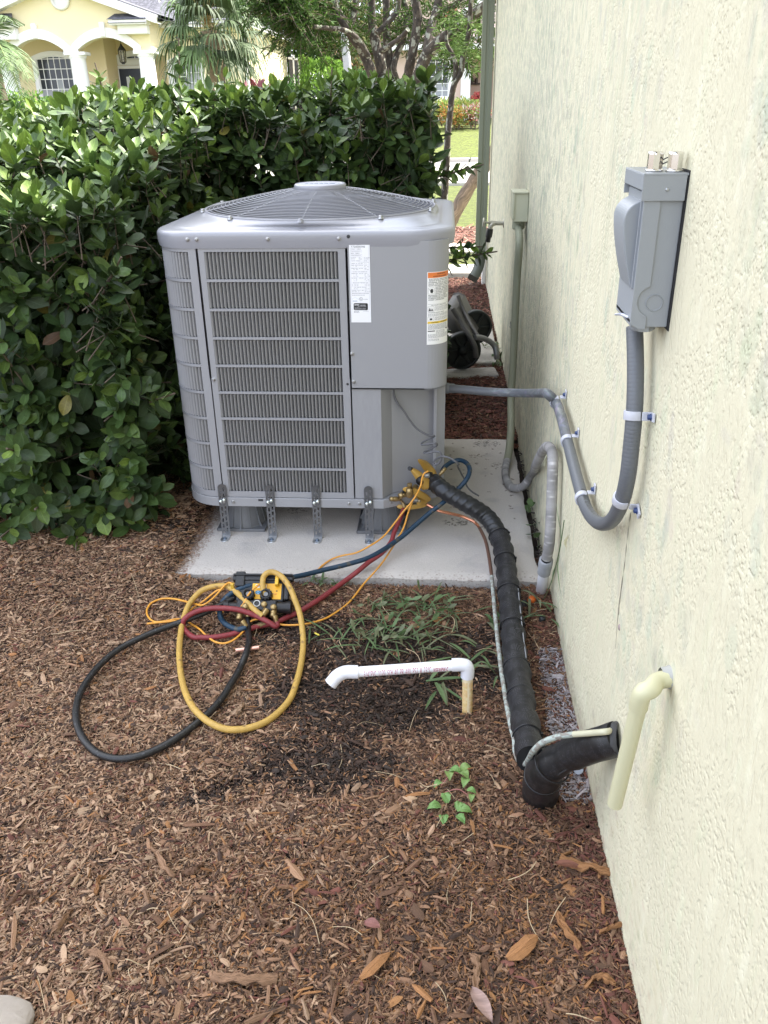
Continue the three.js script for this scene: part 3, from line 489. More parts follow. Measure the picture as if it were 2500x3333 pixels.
// ---------------------------------------------------------------- boxes, conduits and pipes on the house wall
{ // grey disconnect box with a bulging pull-out cover, lid cap and two bright steel caps on top
  const zc = -1.395, zn = -1.331, zf = -1.46, yb = 1.094, yt = 1.321, xf = -0.06;
  const m = phys(lin(0.3, 0.32, 0.34), 0.42, { bumpMap: rep(smudge, 4, 4), bumpScale: 0.0003, clearcoat: 0.2, clearcoatRoughness: 0.3 });
  const t = thing('disconnect_box', 'grey metal electrical disconnect box with a bulging front, high on the stucco wall', 'electrical box', [0, yb, zc]);
  part('back_box', slab(-0.055, -0.002, yb + 0.002, yt - 0.004, zn - 0.003, zf + 0.003, 0.002), m, t);
  // side flange of the cover with the round knock-out cut into its edge, traced in the plane of the side
  const side = new THREE.Shape(); side.moveTo(0, 0.008); side.lineTo(0.014, 0); side.lineTo(0.0235, 0.0); side.lineTo(0.0235, 0.02); side.absarc(0.031, 0.043, 0.0245, -1.88, 1.88, true); side.lineTo(0.0235, 0.2); side.lineTo(0, 0.2);
  const cov = part('cover', [extrude(side, 0.0025, 0.0006).translate(xf, yb, zn - 0.003), slab(xf + 0.001, xf + 0.022, yb + 0.002, yt - 0.025, zn - 0.004, zf, 0.003)], m, t);
  part('bottom_lip', [extrude(shapeOf([[0, 0.008], [0.016, -0.006], [0.03, -0.006], [0.03, 0.01], [0, 0.012]]), zn - zf - 0.01).translate(xf + 0.001, yb, zf + 0.004)], m, cov);
  part('knockout', new THREE.TorusGeometry(0.0125, 0.0009, 6, 40).translate(-0.0262, yb + 0.0405, zn - 0.0025), m, t);
  // hood over the handle: full width ramp that swells toward the top
  const hood = new THREE.Shape(); hood.moveTo(0, 0.062); hood.bezierCurveTo(-0.012, 0.1, -0.0195, 0.135, -0.0205, 0.158); hood.bezierCurveTo(-0.0215, 0.172, -0.014, 0.182, 0, 0.187); hood.lineTo(0.004, 0.187); hood.lineTo(0.004, 0.062);
  part('handle_hood', extrude(hood, 0.082, 0.002).translate(xf, yb, zf + 0.022), m, cov);
  part('rib', [slab(xf - 0.0025, xf + 0.002, yb + 0.06, yb + 0.192, zn - 0.012, zn - 0.016, 0.001)], m, cov);
  const lid = part('lid_cap', [slab(xf - 0.006, -0.001, yt - 0.001, yt + 0.0025, zn + 0.004, zf - 0.004, 0.0012), slab(xf - 0.006, -0.003, yt - 0.036, yt, zn + 0.0012, zn + 0.0036, 0.0008), slab(xf - 0.0065, xf - 0.004, yt - 0.021, yt + 0.001, zn + 0.003, zf - 0.003, 0.0008), slab(xf - 0.006, -0.003, yt - 0.036, yt, zf - 0.004, zf - 0.0018, 0.0008)], m, t);
  part('rivet', lathe([[0, 0.0014], [0.0018, 0.0012], [0.0026, 0.0008], [0.003, 0]], [-0.03, yt - 0.02, zn + 0.0036], [0, 0, 1], 12), std(lin(0.4, 0.42, 0.44), 0.3, { metalness: 0.7 }), lid);
  part('backing_gasket', slab(-0.002, 0.006, yb - 0.003, yt + 0.006, zn + 0.005, zf - 0.004, 0.002), std(lin(0.02, 0.02, 0.02), 0.9), t);
  part('seal_wire', [new THREE.TorusGeometry(0.007, 0.0012, 6, 20, 5).rotateX(1.2).translate(xf - 0.008, yb + 0.012, zn - 0.05), sweep([[xf + 0.002, yb + 0.012, zn - 0.028], [xf - 0.004, yb + 0.0135, zn - 0.038], [xf - 0.009, yb + 0.012, zn - 0.05]], 0.0022, 10, 6)], std(lin(0.62, 0.64, 0.72), 0.4), cov);
  part('bottom_hub', lathe([[0.0205, 0], [0.0205, -0.008], [0.0165, -0.012], [0.0145, -0.012]], [-0.031, yb + 0.001, -1.372], [0, 1, 0], 28), m, t);
  const chrome = std(lin(0.78, 0.76, 0.74), 0.16, { metalness: 1 });
  [['left', -0.0445, -1.362, 0.35], ['right', -0.0175, -1.352, 0.1]].forEach(([w, x, z, turn]) => {
    const c = thing('steel_cap', `bright steel six-sided cap on top of the disconnect box, ${w} one of the pair`, 'cap', [x, yt + 0.0025, z], 'bright caps on top of the grey box');
    const g = new THREE.CylinderGeometry(0.0115, 0.0115, 0.0265, 8, 1).rotateY(turn).translate(x, yt + 0.0162, z);
    part('barrel', strip(g), chrome, c).geometry.computeVertexNormals();
    part('rim', lathe([[0.0112, 0], [0.0128, 0.0006], [0.0128, 0.003], [0.0112, 0.0038]], [x, yt + 0.0025, z], [0, 1, 0], 28), chrome, c);
    part('end_face', lathe([[0, 0.0304], [0.008, 0.0302], [0.0112, 0.029], [0.0112, 0.026]], [x, yt + 0.0005, z], [0, 1, 0], 28), chrome, c);
    if (w === 'left') part('wire_loop', [0.012, 0.018].map((h) => sweep([[x + 0.009, yt + h, z + 0.004], [x + 0.014, yt + h + 0.003, z + 0.006], [x + 0.019, yt + h + 0.005, z + 0.008]], 0.0009, 8, 5)), std(lin(0.03, 0.03, 0.03), 0.5), c);
  });
}
// grey liquid-tight conduit: smooth jacket with faint turns of the spiral and black print
const ribTex = tex(256, 64, (x, y) => { const s = (x / 256) % 1; return 0.5 + 0.5 * Math.pow(Math.abs(Math.sin(s * Math.PI * 8)), 0.35) - 0.12 * hash(x, y, 3); });
const conduitPath = [[-0.031, 1.074, -1.427], [-0.029, 1.016, -1.395], [-0.028, 0.951, -1.369], [-0.028, 0.887, -1.359], [-0.028, 0.827, -1.357], [-0.028, 0.772, -1.376], [-0.028, 0.71, -1.427], [-0.028, 0.659, -1.505], [-0.028, 0.619, -1.604], [-0.028, 0.597, -1.717], [-0.028, 0.603, -1.825], [-0.028, 0.613, -1.929], [-0.028, 0.628, -2.064], [-0.028, 0.643, -2.203], [-0.032, 0.646, -2.314]];
{
  const m = (map) => std(map ? 0xffffff : lin(0.2, 0.21, 0.23), 0.42, { map: map ?? null, bumpMap: rep(ribTex, 18, 0), bumpScale: 0.0006 });
  const t = thing('wiring_conduit', 'grey flexible conduit looping down the wall from the disconnect box to the outdoor unit', 'conduit', V(conduitPath[0]).toArray());
  const all = [...conduitPath, ...[[-0.05, 0.665, -2.306]], ...[[-0.055, 0.607, -2.5], [-0.104, 0.555, -2.66], [-0.192, 0.539, -2.72], [-0.285, 0.534, -2.76], [-0.339, 0.532, -2.78]]];
  const label = canvasTex(2048, 64, (c) => { c.fillStyle = '#64676c'; c.fillRect(0, 0, 2048, 64); const R = rng(8); for (let i = 0; i < 500; i++) { c.fillStyle = `rgba(${150 + R() * 80 | 0},${150 + R() * 80 | 0},${165 + R() * 80 | 0},${R() * 0.16})`; c.beginPath(); c.ellipse(1000 + R() * 700, R() * 64, 4 + R() * 22, 1 + R() * 4, R() - 0.5, 0, 7); c.fill(); } for (let x = 0; x < 2048; x += 17) { c.fillStyle = 'rgba(150,154,164,0.35)'; c.fillRect(x, 26, 1.5, 16); } c.fillStyle = '#16171a'; c.font = 'bold 13px monospace'; c.fillText('OUTDOOR USE UL1704 477', 52, 50); c.fillText('IAWR-B-3/4 IN PER TM UL 2275.3/227LB 0484059', 380, 50); c.fillText('UL 1660 IN A/C', 1850, 40); });
  label.wrapS = label.wrapT = THREE.RepeatWrapping; label.repeat.set(1 / 2.2, 1 / (2 * Math.PI * 0.0142));
  const P = VS(all), curve = new THREE.CatmullRomCurve3(P, false, 'centripetal');
  part('jacket', sweep(P, 0.0142, 170, 18), m(label), t);
  part('connector', (() => { const a = P[P.length - 1], g = lathe([[0.0145, 0], [0.019, 0.002], [0.019, 0.02], [0.0165, 0.022], [0.0165, 0.04], [0.0145, 0.042]], [a.x - 0.016, a.y, a.z], [1, -0.02, 0.02], 12); return g; })(), std(lin(0.18, 0.19, 0.21), 0.5), t);
  // white plastic clamps with blue screws; each saddles the conduit and has one ear on the wall
  const white = phys(lin(0.62, 0.63, 0.7), 0.35, { transmission: 0.15, thickness: 0 }), blue = std(lin(0.025, 0.05, 0.15), 0.35);
  const spots = [[0.155, 'white plastic clamp with a blue screw on the straight drop below the disconnect box'], [0.335, 'white plastic clamp with a blue screw just right of the bottom of the conduit loop'], [0.545, 'white plastic clamp with a blue screw low on the rising part of the conduit loop'], [0.655, 'white plastic clamp with a blue screw midway up the left part of the conduit loop'], [0.762, 'white plastic clamp with a blue screw where the conduit bends away toward the outdoor unit']];
  const nearest = (y, zz) => { let b = 0, d = 1e9; for (let i = 0; i <= 600; i++) { const p = curve.getPointAt(i / 600); const e = (p.y - y) ** 2 + (p.z - zz) ** 2 + (i / 600 > 0.9 ? 9 : 0); if (e < d) { d = e; b = i / 600; } } return b; };
  const at = [[-0.028, 0.939, -1.358], [-0.028, 0.773, -1.372], [-0.028, 0.634, -1.754], [-0.028, 0.638, -2.042], [-0.03, 0.644, -2.307]];
  at.forEach((a, i) => {
    const u = nearest(a[1], a[2]), p = curve.getPointAt(u), d = curve.getTangentAt(u).setX(0).normalize(), s = new THREE.Vector3(0, d.z, -d.y); // s: across the conduit, in the wall plane
    if (s.z < 0) s.multiplyScalar(-1);
    const c = thing('conduit_clamp', spots[i][1], 'clamp', [-0.002, p.y, p.z], 'white clamps holding the grey conduit');
    const prof = []; const r0 = 0.0148, r1 = 0.0178; // C-shaped strap around the far side from the wall
    const X = (q, w) => p.clone().addScaledVector(s, q).setX(w);
    const ring = grid(20, 5, (uu, v) => { const a2 = lerp(-2.0, 2.0, uu), vv = [[r0, -1], [r1, -1], [r1, 1], [r0, 1], [r0, -1], [r0, -1]][Math.round(v * 5)]; const q = p.clone().addScaledVector(s, Math.sin(a2) * vv[0]).addScaledVector(d, vv[1] * 0.0075); q.x = p.x - Math.cos(a2) * vv[0]; return q.toArray(); });
    const basis = new THREE.Matrix4().makeBasis(new THREE.Vector3(1, 0, 0), d, new THREE.Vector3(1, 0, 0).cross(d));
    const ear = strip(box(0.004, 0.015, 0.024, 0, 0, 0, 0.0012)); ear.applyMatrix4(basis); const e = X(0.026, -0.0035); ear.translate(e.x, e.y, e.z);
    const leg = strip(box(0.016, 0.015, 0.003, 0, 0, 0, 0.001)); leg.applyMatrix4(basis); const l = X(0.0165, -0.0105); leg.translate(l.x, l.y, l.z);
    part('strap', [ring, ear, leg], white, c);
    part('screw', [lathe([[0, 0.006], [0.004, 0.006], [0.005, 0.005], [0.005, 0.0015], [0.0065, 0.001], [0.0065, 0]], X(0.025, -0.0055).toArray(), [-1, 0, 0], 8)], blue, c);
  });
}
// pale green junction box far back on the wall; its old painted conduit drops to the ground and loops up to a stub
{
  const m = phys(lin(0.5, 0.5, 0.37), 0.5, { bumpMap: rep(smudge, 4, 4), bumpScale: 0.0006 });
  const y0 = 0.952, y1 = 1.076;
  const b = thing('junction_box', 'small cream painted junction box on the far wall above the old conduit', 'electrical box', [0, y0, -3.87]);
  part('body', slab(-0.062, 0, y0, y1 - 0.004, -3.81, -3.93, 0.004), m, b);
  part('lid', [slab(-0.069, -0.001, y1 - 0.008, y1, -3.8, -3.94, 0.003), slab(-0.0685, -0.06, y0 + 0.012, y1 - 0.004, -3.802, -3.938, 0.002)], m, b);
  part('hub', lathe([[0.027, 0.002], [0.027, -0.03], [0.024, -0.036], [0.017, -0.036]], [-0.034, y0, -3.868], [0, 1, 0], 24), std(lin(0.34, 0.35, 0.25), 0.6), b);
  const t = thing('old_conduit', 'old green painted conduit below the junction box, looping over the pad to a white stub', 'conduit', [-0.034, 0.06, -3.868]);
  const oldM = std(lin(0.27, 0.28, 0.2), 0.6, { bumpMap: rep(ribTex, 16, 0), bumpScale: 0.0009 });
  const dusty = std(0xffffff, 0.75, { bumpMap: rep(ribTex, 14, 0), bumpScale: 0.0011, map: tex(256, 64, (x, y) => { const k = 0.42 + 0.28 * fbm(x / 8, y / 8, 12, 4, 32, 8) + (hash(x, y, 7) > 0.93 ? 0.2 : 0); return [k, k * 0.985, k * 0.98]; }, true) });
  const top = [[-0.034, y0 - 0.02, -3.868], ...[[-0.035, 0.881, -3.759], [-0.035, 0.722, -3.774], [-0.035, 0.52, -3.762], [-0.036, 0.337, -3.727]]];
  const low = [[-0.041, 0.2, -3.675], [-0.049, 0.13, -3.498], [-0.062, 0.085, -3.362], [-0.077, 0.06, -3.266]];
  part('painted_section', sweep([...top, ...low], 0.0165, 70, 14), oldM, t);
  const loop = [low[3], ...[[-0.088, 0.052, -3.2], [-0.09, 0.048, -3.1], [-0.07, 0.048, -3.019], [-0.036, 0.06, -2.999], [-0.008, 0.11, -2.985]], ...[[-0.034, 0.33, -2.601], [-0.03, 0.408, -2.511], [-0.03, 0.477, -2.379], [-0.03, 0.489, -2.275], [-0.03, 0.422, -2.243], [-0.03, 0.345, -2.216], [-0.032, 0.253, -2.186], [-0.034, 0.188, -2.2]]];
  part('grey_section', sweep(loop, 0.0158, 130, 14), dusty, t);
  part('band', [0.33, 0.35].map((q, i) => { const a = [[-0.04, 0.494, -3.819]][0]; return lathe([[0.0185, -0.005], [0.0195, 0], [0.0185, 0.005]], [-0.035, a[1] + i * 0.016, a[2] + 0.005], [0.1, 1, 0], 20); }), std(lin(0.36, 0.36, 0.3), 0.5), t);
  const cp = [[-0.034, 0.191, -2.202], [-0.034, 0.131, -2.228]], pv = [[-0.034, 0.12, -2.234], [-0.032, 0.057, -2.267], [-0.03, -0.008, -2.301]];
  const dir = V(cp[0]).sub(V(cp[1])).normalize().toArray();
  part('coupling', [lathe([[0.016, 0.055], [0.0215, 0.052], [0.022, 0.028], [0.0195, 0.026], [0.0195, 0.02], [0.021, 0.018], [0.0205, -0.012], [0.0165, -0.014]], cp[1], dir, 12)], std(lin(0.32, 0.33, 0.35), 0.55), t);
  part('stub', sweep([cp[1], ...pv, [pv[2][0], -0.03, pv[2][2] + 0.01]], 0.0165, 20, 18), std(lin(0.72, 0.72, 0.76), 0.35), t);
  part('hanger', [new THREE.TorusGeometry(0.015, 0.004, 8, 20, 4).rotateY(1.3).translate(-0.008,0.341,-2.592)], std(lin(0.7, 0.7, 0.55), 0.5), t);
}
{ // hose bib
  const a = [-0.033, 0.731, -5.6], m = std(lin(0.45, 0.43, 0.36), 0.45, { metalness: 0.5 }), dk = std(lin(0.02, 0.02, 0.02), 0.5);
  const p = [0, 0.758, -5.348], x = -0.005, y = p[1], zz = p[2];
  const t = thing('garden_tap', 'small painted garden tap with a black hose fitting on the far wall', 'tap', [0, y, zz]);
  part('flange', lathe([[0, 0.006], [0.022, 0.006], [0.028, 0.003], [0.028, 0]], [0, y, zz], [-1, 0, 0], 20), m, t);
  part('spout', [sweep([[0, y, zz], [-0.05, y, zz], [-0.09, y + 0.004, zz]], 0.013, 12, 12), sweep([[-0.055, y, zz], [-0.075, y - 0.012, zz + 0.01], [-0.085, y - 0.04, zz + 0.012]], 0.013, 10, 12)], m, t);
  part('handle', [lathe([[0.006, 0], [0.006, 0.03]], [-0.09, y + 0.003, zz], [-1, 0.1, 0], 10), new THREE.TorusGeometry(0.022, 0.006, 8, 18).rotateY(Math.PI / 2).translate(-0.122, y + 0.005, zz)], m, t);
  part('hose_fitting', [lathe([[0.019, 0.03], [0.021, 0.01], [0.021, -0.018], [0.016, -0.022], [0.016, -0.05], [0, -0.05]], [-0.087, y - 0.06, zz + 0.012], [0.15, 1, 0], 14)], dk, t);
}
{ // cream relief pipe out of the wall
  const a = [0, 0.627, -1.053], e = [-0.047, 0.639, -1.022], b = [-0.055, 0.363, -1.052];
  const m = std(lin(0.6, 0.58, 0.38), 0.38, { bumpMap: rep(smudge, 6, 6), bumpScale: 0.0004 });
  const t = thing('relief_pipe', 'cream painted plastic pipe with an elbow, pointing down from the stucco wall', 'pipe', a);
  const yE = a[1], E = [e[0], yE, e[2]];
  part('elbow', [sweep([[a[0] + 0.02, yE, a[2]], [a[0] - 0.02, yE, (a[2] * 2 + e[2]) / 3], [e[0] + 0.012, yE - 0.001, e[2] - 0.002], [e[0] + 0.002, yE - 0.006, e[2]], [e[0] - 0.001, yE - 0.018, e[2] - 0.002], [e[0] - 0.001, yE - 0.04, e[2] - 0.006]], (q) => 0.0136 + 0.001 * sstep(0.45, 0.55, q), 40, 20)], m, t);
  part('pipe', sweep([[e[0] - 0.001, yE - 0.035, e[2] - 0.005], [b[0], b[1], b[2]]], 0.0126, 12, 20), m, t);
  part('caulk', lathe([[0.0152, 0.014], [0.0165, 0.007], [0.019, 0]], a, [-1, 0, 0.05], 9), std(lin(0.42, 0.42, 0.4), 0.9), t);
  part('bracket', slab(e[0] + 0.022, -0.001, yE - 0.013, yE - 0.01, a[2] - 0.003, a[2] + 0.003, 0.0005), std(lin(0.4, 0.37, 0.3), 0.7), t);
}
{ // white drain pipe standing in the mulch
  const b = [-0.274, -0.005, -1.729], zt = b[2], e = [-0.286, 0.137, -1.727];
  const t = thing('drain_pipe', 'white plastic drain pipe with printed red lettering, bent over low above the mulch', 'pipe', b);
  const W = std(lin(0.8, 0.8, 0.84), 0.3);
  const yE = e[1], xL = -0.578, L = [xL, yE - 0.012, zt + 0.03], R = [e[0] - 0.006, yE, zt];
  const ivory = std(0xffffff, 0.45, { map: canvasTex(64, 256, (c) => { c.fillStyle = '#efe0bd'; c.fillRect(0, 0, 64, 256); const q = rng(6); for (let i = 0; i < 900; i++) { c.fillStyle = `rgba(${200 + q() * 30 | 0},${160 + q() * 30 | 0},${90 + q() * 30 | 0},0.12)`; c.fillRect(q() * 64, 30 + q() * 226, 2 + q() * 12, 4 + q() * 20); } for (let i = 0; i < 220; i++) { c.fillStyle = `rgba(40,30,22,${q() * 0.6})`; const y = 256 - q() * q() * 60; c.fillRect(q() * 64, 256 - y < 0 ? 0 : 256 - (256 - y), 2 + q() * 8, 2 + q() * 6); } }) });
  part('riser', lathe([[0.0135, -0.03], [0.0135, yE - 0.028]], [b[0] - 0.002, 0, zt], [-0.02, 1, 0], 28), ivory, t);
  const elbow = (pts) => sweep(pts, (q) => 0.0172, 24, 24);
  part('elbow', [elbow([[b[0] - 0.005, yE - 0.036, zt], [b[0] - 0.005, yE - 0.014, zt], [b[0] - 0.009, yE - 0.003, zt], [b[0] - 0.02, yE, zt], [b[0] - 0.045, yE - 0.001, zt + 0.001]])], W, t);
  const print = canvasTex(2048, 128, (c) => { c.fillStyle = '#f3f2f6'; c.fillRect(0, 0, 2048, 128); c.fillStyle = '#c0566e'; c.fillStyle = '#b03c5a'; c.font = '80px monospace'; c.fillText('3/4"PVC 1120 SCH 40 PR 480 PSI @ 23°C', 150, 92, 1360); c.font = 'bold 58px sans-serif'; c.fillText('NSF®PW-C', 1560, 88, 300); });
  print.wrapS = print.wrapT = THREE.RepeatWrapping;
  const len = R[0] - L[0];
  { // the run, with the lettering facing the front
    const g = grid(1, 32, (u, v) => { const a = v * Math.PI * 2; return [lerp(L[0], R[0], u), lerp(L[1], R[1], u) + Math.sin(a) * 0.0135, lerp(L[2], R[2], u) + Math.cos(a) * 0.0135]; }, (u, v) => [lerp(-0.07, 1.05, u), (((v + 0.5) % 1) - 0.5) * 2.6 + 0.5 + 0.05]);
    // split the seam away from the front
    const uvA = g.attributes.uv; for (let i = 0; i < uvA.count; i++) { const v = Math.floor(i / 2) / 32; uvA.setY(i, v <= 0.5 ? 0.5 + v * 2.2 : 0.5 - (1 - v) * 2.2); }
    print.wrapT = THREE.ClampToEdgeWrapping; print.wrapS = THREE.ClampToEdgeWrapping;
    part('printed_run', g, std(0xffffff, 0.3, { map: print }), t);
  }
  part('end_elbow', [elbow([[L[0] + 0.022, L[1] + 0.001, L[2] - 0.002], [L[0] - 0.012, L[1], L[2]], [L[0] - 0.03, L[1] - 0.007, L[2] + 0.006], [L[0] - 0.048, L[1] - 0.026, L[2] + 0.016]])], W, t);
}

// ---------------------------------------------------------------- refrigerant lines, valves, clamps, gauge manifold and its hoses
{ // black insulated suction line from the valves along the wall, bound with black ties
  const wrap = tex(256, 256, (x, y) => { const k = 0.32 + 0.3 * fbm(x / 16, y / 16, 14, 4, 16, 16) + (hash(x, y, 13) > 0.985 ? 0.35 : 0); return [k * 0.98, k, k * 1.04]; }, true);
  const bump = tex(256, 256, (x, y) => { const u = x / 256, v = y / 256; const a = (u + 0.12 * Math.sin(v * 6.28)) % 1; return 0.5 + 0.42 * Math.pow(Math.abs(Math.sin(a * Math.PI * 3 + 0.6 * fbm(u * 8, v * 8, 15, 3, 8, 8))), 3) - 0.1 * fbm(x / 8, y / 8, 16, 3, 32, 32); });
  const mesh = tex(256, 256, (x, y) => { const i = x % 16, j = y % 16; const hole = i > 4 && i < 13 && j > 4 && j < 13; const n = fbm(x / 64, y / 64, 22, 3, 4, 4); const k = hole ? 0.3 + 0.3 * sstep(0.4, 0.6, n) : 0.17 + 0.05 * hash(x >> 1, y >> 1, 2); return [k, k, k * 1.05]; }, true);
  const tape = std(lin(0.014, 0.015, 0.017), 0.36, { bumpMap: rep(bump, 14, 9), bumpScale: 0.0035 });
  const net = std(lin(0.24, 0.24, 0.25), 0.5, { map: rep(mesh, 13, 13), bumpMap: rep(mesh, 13, 13), bumpScale: -0.001 });
  const scuff = tex(512, 256, (x, y) => { const n = fbm(x / 24, y / 24, 19, 4), f = hash(x, y, 31), k = 0.1 + 0.05 * n + (f > 0.9 && n > 0.5 ? 0.22 : 0) + (f > 0.985 ? 0.16 : 0); return [k, k, k * 1.05]; }, true);
  const rubber = std(0xffffff, 0.42, { map: rep(scuff, 5, 5), bumpMap: rep(wrap, 6, 6), bumpScale: 0.001 });
  const line = [[-0.383, 0.235, -2.648], [-0.346, 0.225, -2.602], [-0.303, 0.205, -2.582], [-0.247, 0.18, -2.563], [-0.199, 0.15, -2.554], [-0.165, 0.12, -2.51], [-0.147, 0.095, -2.426], [-0.142, 0.08, -2.301], [-0.141, 0.066, -2.172], [-0.142, 0.056, -2.036], [-0.143, 0.05, -1.887], [-0.142, 0.05, -1.747], [-0.141, 0.06, -1.609], [-0.14, 0.075, -1.518], [-0.138, 0.09, -1.449]];
  const t = thing('insulated_line', 'thick black insulated pipe wrapped in tape and mesh, running along the wall foot', 'insulated pipe', [-0.14, 0.03, -2.0]);
  const P = VS(line), cv = new THREE.CatmullRomCurve3(P, false, 'centripetal'), seg = (a, b, r, m, n, name, fr) => { const pts = []; for (let i = 0; i <= 24; i++) pts.push(cv.getPointAt(lerp(a, b, i / 24))); return part(name, sweep(pts, r, n, 24), m, t); };
  const lumps = (f, s, k) => (q, a) => lerp(s[0], s[1], q) + 0.0022 * Math.sin(q * f) + k * (noise(q * 22, Math.cos(a) * 1.2 + 4, 9) - 0.5) * 0.007;
  const tieAt = [0.235, 0.33, 0.45, 0.575, 0.71, 0.8, 0.93];
  seg(0, 0.235, (q, a) => 0.0285 + 0.0022 * Math.pow(Math.abs(Math.sin(q * 44 + Math.cos(a) * 0.6)), 2) + 0.0015 * noise(q * 30, a, 3), tape, 150, 'taped_section');
  seg(0.232, 0.45, lumps(30, [0.0318, 0.032], 1), net, 110, 'mesh_section');
  seg(0.448, 0.71, lumps(34, [0.0325, 0.033], 1), net, 120, 'mesh_section');
  seg(0.708, 1, lumps(22, [0.0345, 0.034], 0.8), net, 120, 'mesh_section');
  const tieM = std(lin(0.012, 0.012, 0.014), 0.4);
  for (const q of tieAt) { const p = cv.getPointAt(q), d = cv.getTangentAt(q); const g = new THREE.TorusGeometry(0.0345, 0.0022, 6, 40); g.applyQuaternion(new THREE.Quaternion().setFromUnitVectors(new THREE.Vector3(0, 0, 1), d)); g.translate(p.x, p.y, p.z); const h = strip(box(0.008, 0.006, 0.006, p.x + 0.033, p.y + 0.012, p.z, 0.001)); part('cable_tie', [g, h], tieM, t); }
  // seam of the foam, a folded line down the side
  part('foam_seam', sweep([0.46, 0.52, 0.58, 0.64, 0.7].map((q) => { const p = cv.getPointAt(q); return [p.x + 0.026, p.y + 0.022, p.z]; }), 0.0016, 40, 6), std(lin(0.3, 0.31, 0.33), 0.6), t);

  // black rubber elbow: out of the wall, over and down into the mulch
  const el = [...[[-0.003, 0.304, -1.281]], ...[[-0.021, 0.287, -1.29], [-0.054, 0.234, -1.327], [-0.084, 0.187, -1.355]], ...[[-0.108, 0.15, -1.369], [-0.12, 0.1, -1.39], [-0.119, 0.045, -1.415], [-0.115, 0, -1.44]]];
  const e = thing('rubber_elbow', 'black rubber covered pipe elbow that leaves the wall and dives into the mulch', 'pipe elbow', [-0.115, 0, -1.44]);
  part('sleeve', sweep(el, (q, a) => 0.0335 + 0.007 * sstep(0.5, 0.72, q) + 0.0016 * Math.sin(q * 40) * sstep(0.2, 0.4, q) + 0.002 * (noise(q * 14, Math.cos(a) * 2, 6) - 0.5), 90, 30), rubber, e);
  part('fold', sweep(el.slice(0, 5).map((p, i) => [p[0] + 0.004, p[1] - 0.004 + 0.002 * i, p[2] + 0.0325 + i * 0.001]), 0.0018, 40, 6), std(lin(0.035, 0.035, 0.038), 0.4), e);
  for (const q of [0.55, 0.72]) { const cu = new THREE.CatmullRomCurve3(VS(el), false, 'centripetal'), p = cu.getPointAt(q), d = cu.getTangentAt(q), g = new THREE.TorusGeometry(0.0405, 0.002, 6, 44); g.applyQuaternion(new THREE.Quaternion().setFromUnitVectors(new THREE.Vector3(0, 0, 1), d)); part('cable_tie', g.translate(p.x, p.y, p.z), tieM, e); }
  part('torn_edge', [lathe([[0.031, -0.004], [0.0345, 0.002], [0.033, 0.008]], el[0], [-0.9, -0.25, -0.3], 9)], std(lin(0.05, 0.05, 0.052), 0.7), e);

  // bare copper liquid line: bright at the valve, weathered green-grey beside the black line, painted where it enters the wall
  const c = thing('copper_line', 'thin copper pipe, bright near the valves and weathered grey green along the black line', 'copper pipe', [-0.2, 0.03, -2.0]);
  const cop = std(lin(0.72, 0.32, 0.2), 0.28, { metalness: 0.9, roughnessMap: rep(smudge, 8, 8) }), brown = std(lin(0.2, 0.11, 0.08), 0.5, { metalness: 0.5, bumpMap: rep(smudge, 8, 8), bumpScale: 0.0005 });
  const patT = tex(256, 64, (x, y) => { const n = fbm(x / 16, y / 16, 18, 4, 16, 4), f = hash(x, y, 5) * 0.1; const g = sstep(0.4, 0.62, n); return [lerp(0.5, 0.62, g) + f, lerp(0.48, 0.66, g) + f, lerp(0.45, 0.63, g) + f]; }, true);
  const pat = std(0xffffff, 0.7, { map: rep(patT, 7, 20), metalness: 0.15 });
  const cp = [[-0.432, 0.15, -2.663], [-0.399, 0.14, -2.655], [-0.361, 0.125, -2.642], [-0.321, 0.115, -2.642], [-0.275, 0.1, -2.648], [-0.234, 0.088, -2.63], [-0.217, 0.08, -2.603], [-0.2, 0.07, -2.536], [-0.191, 0.06, -2.44], [-0.187, 0.055, -2.313], [-0.187, 0.05, -2.169], [-0.186, 0.045, -2.003], [-0.184, 0.045, -1.85], [-0.18, 0.05, -1.707], [-0.175, 0.06, -1.59], [-0.171, 0.068, -1.533], [-0.172, 0.068, -1.498], [-0.165, 0.068, -1.464], [-0.155, 0.075, -1.449], [-0.15, 0.11, -1.427]].concat([[-0.149, 0.198, -1.36], [-0.135, 0.225, -1.352], [-0.111, 0.25, -1.341], [-0.08, 0.281, -1.316], [-0.051, 0.313, -1.285], [-0.032, 0.335, -1.264]], [[-0.002, 0.299, -1.313]]);
  part('bright_section', sweep(cp.slice(0, 7), 0.0056, 60, 10), cop, c);
  part('tarnished_section', sweep(cp.slice(6, 10), 0.0058, 30, 10), brown, c);
  part('weathered_section', sweep(cp.slice(9, 24), 0.0062, 150, 10), pat, c);
  part('painted_section', sweep(cp.slice(23), 0.0063, 30, 10), std(lin(0.55, 0.53, 0.38), 0.5), c);
}
const brass = std(lin(0.36, 0.26, 0.12), 0.45, { metalness: 0.8, roughnessMap: rep(smudge, 6, 6) });
const brassDull = std(lin(0.34, 0.25, 0.13), 0.45, { metalness: 0.7 });
const blackRub = std(lin(0.012, 0.012, 0.013), 0.5);
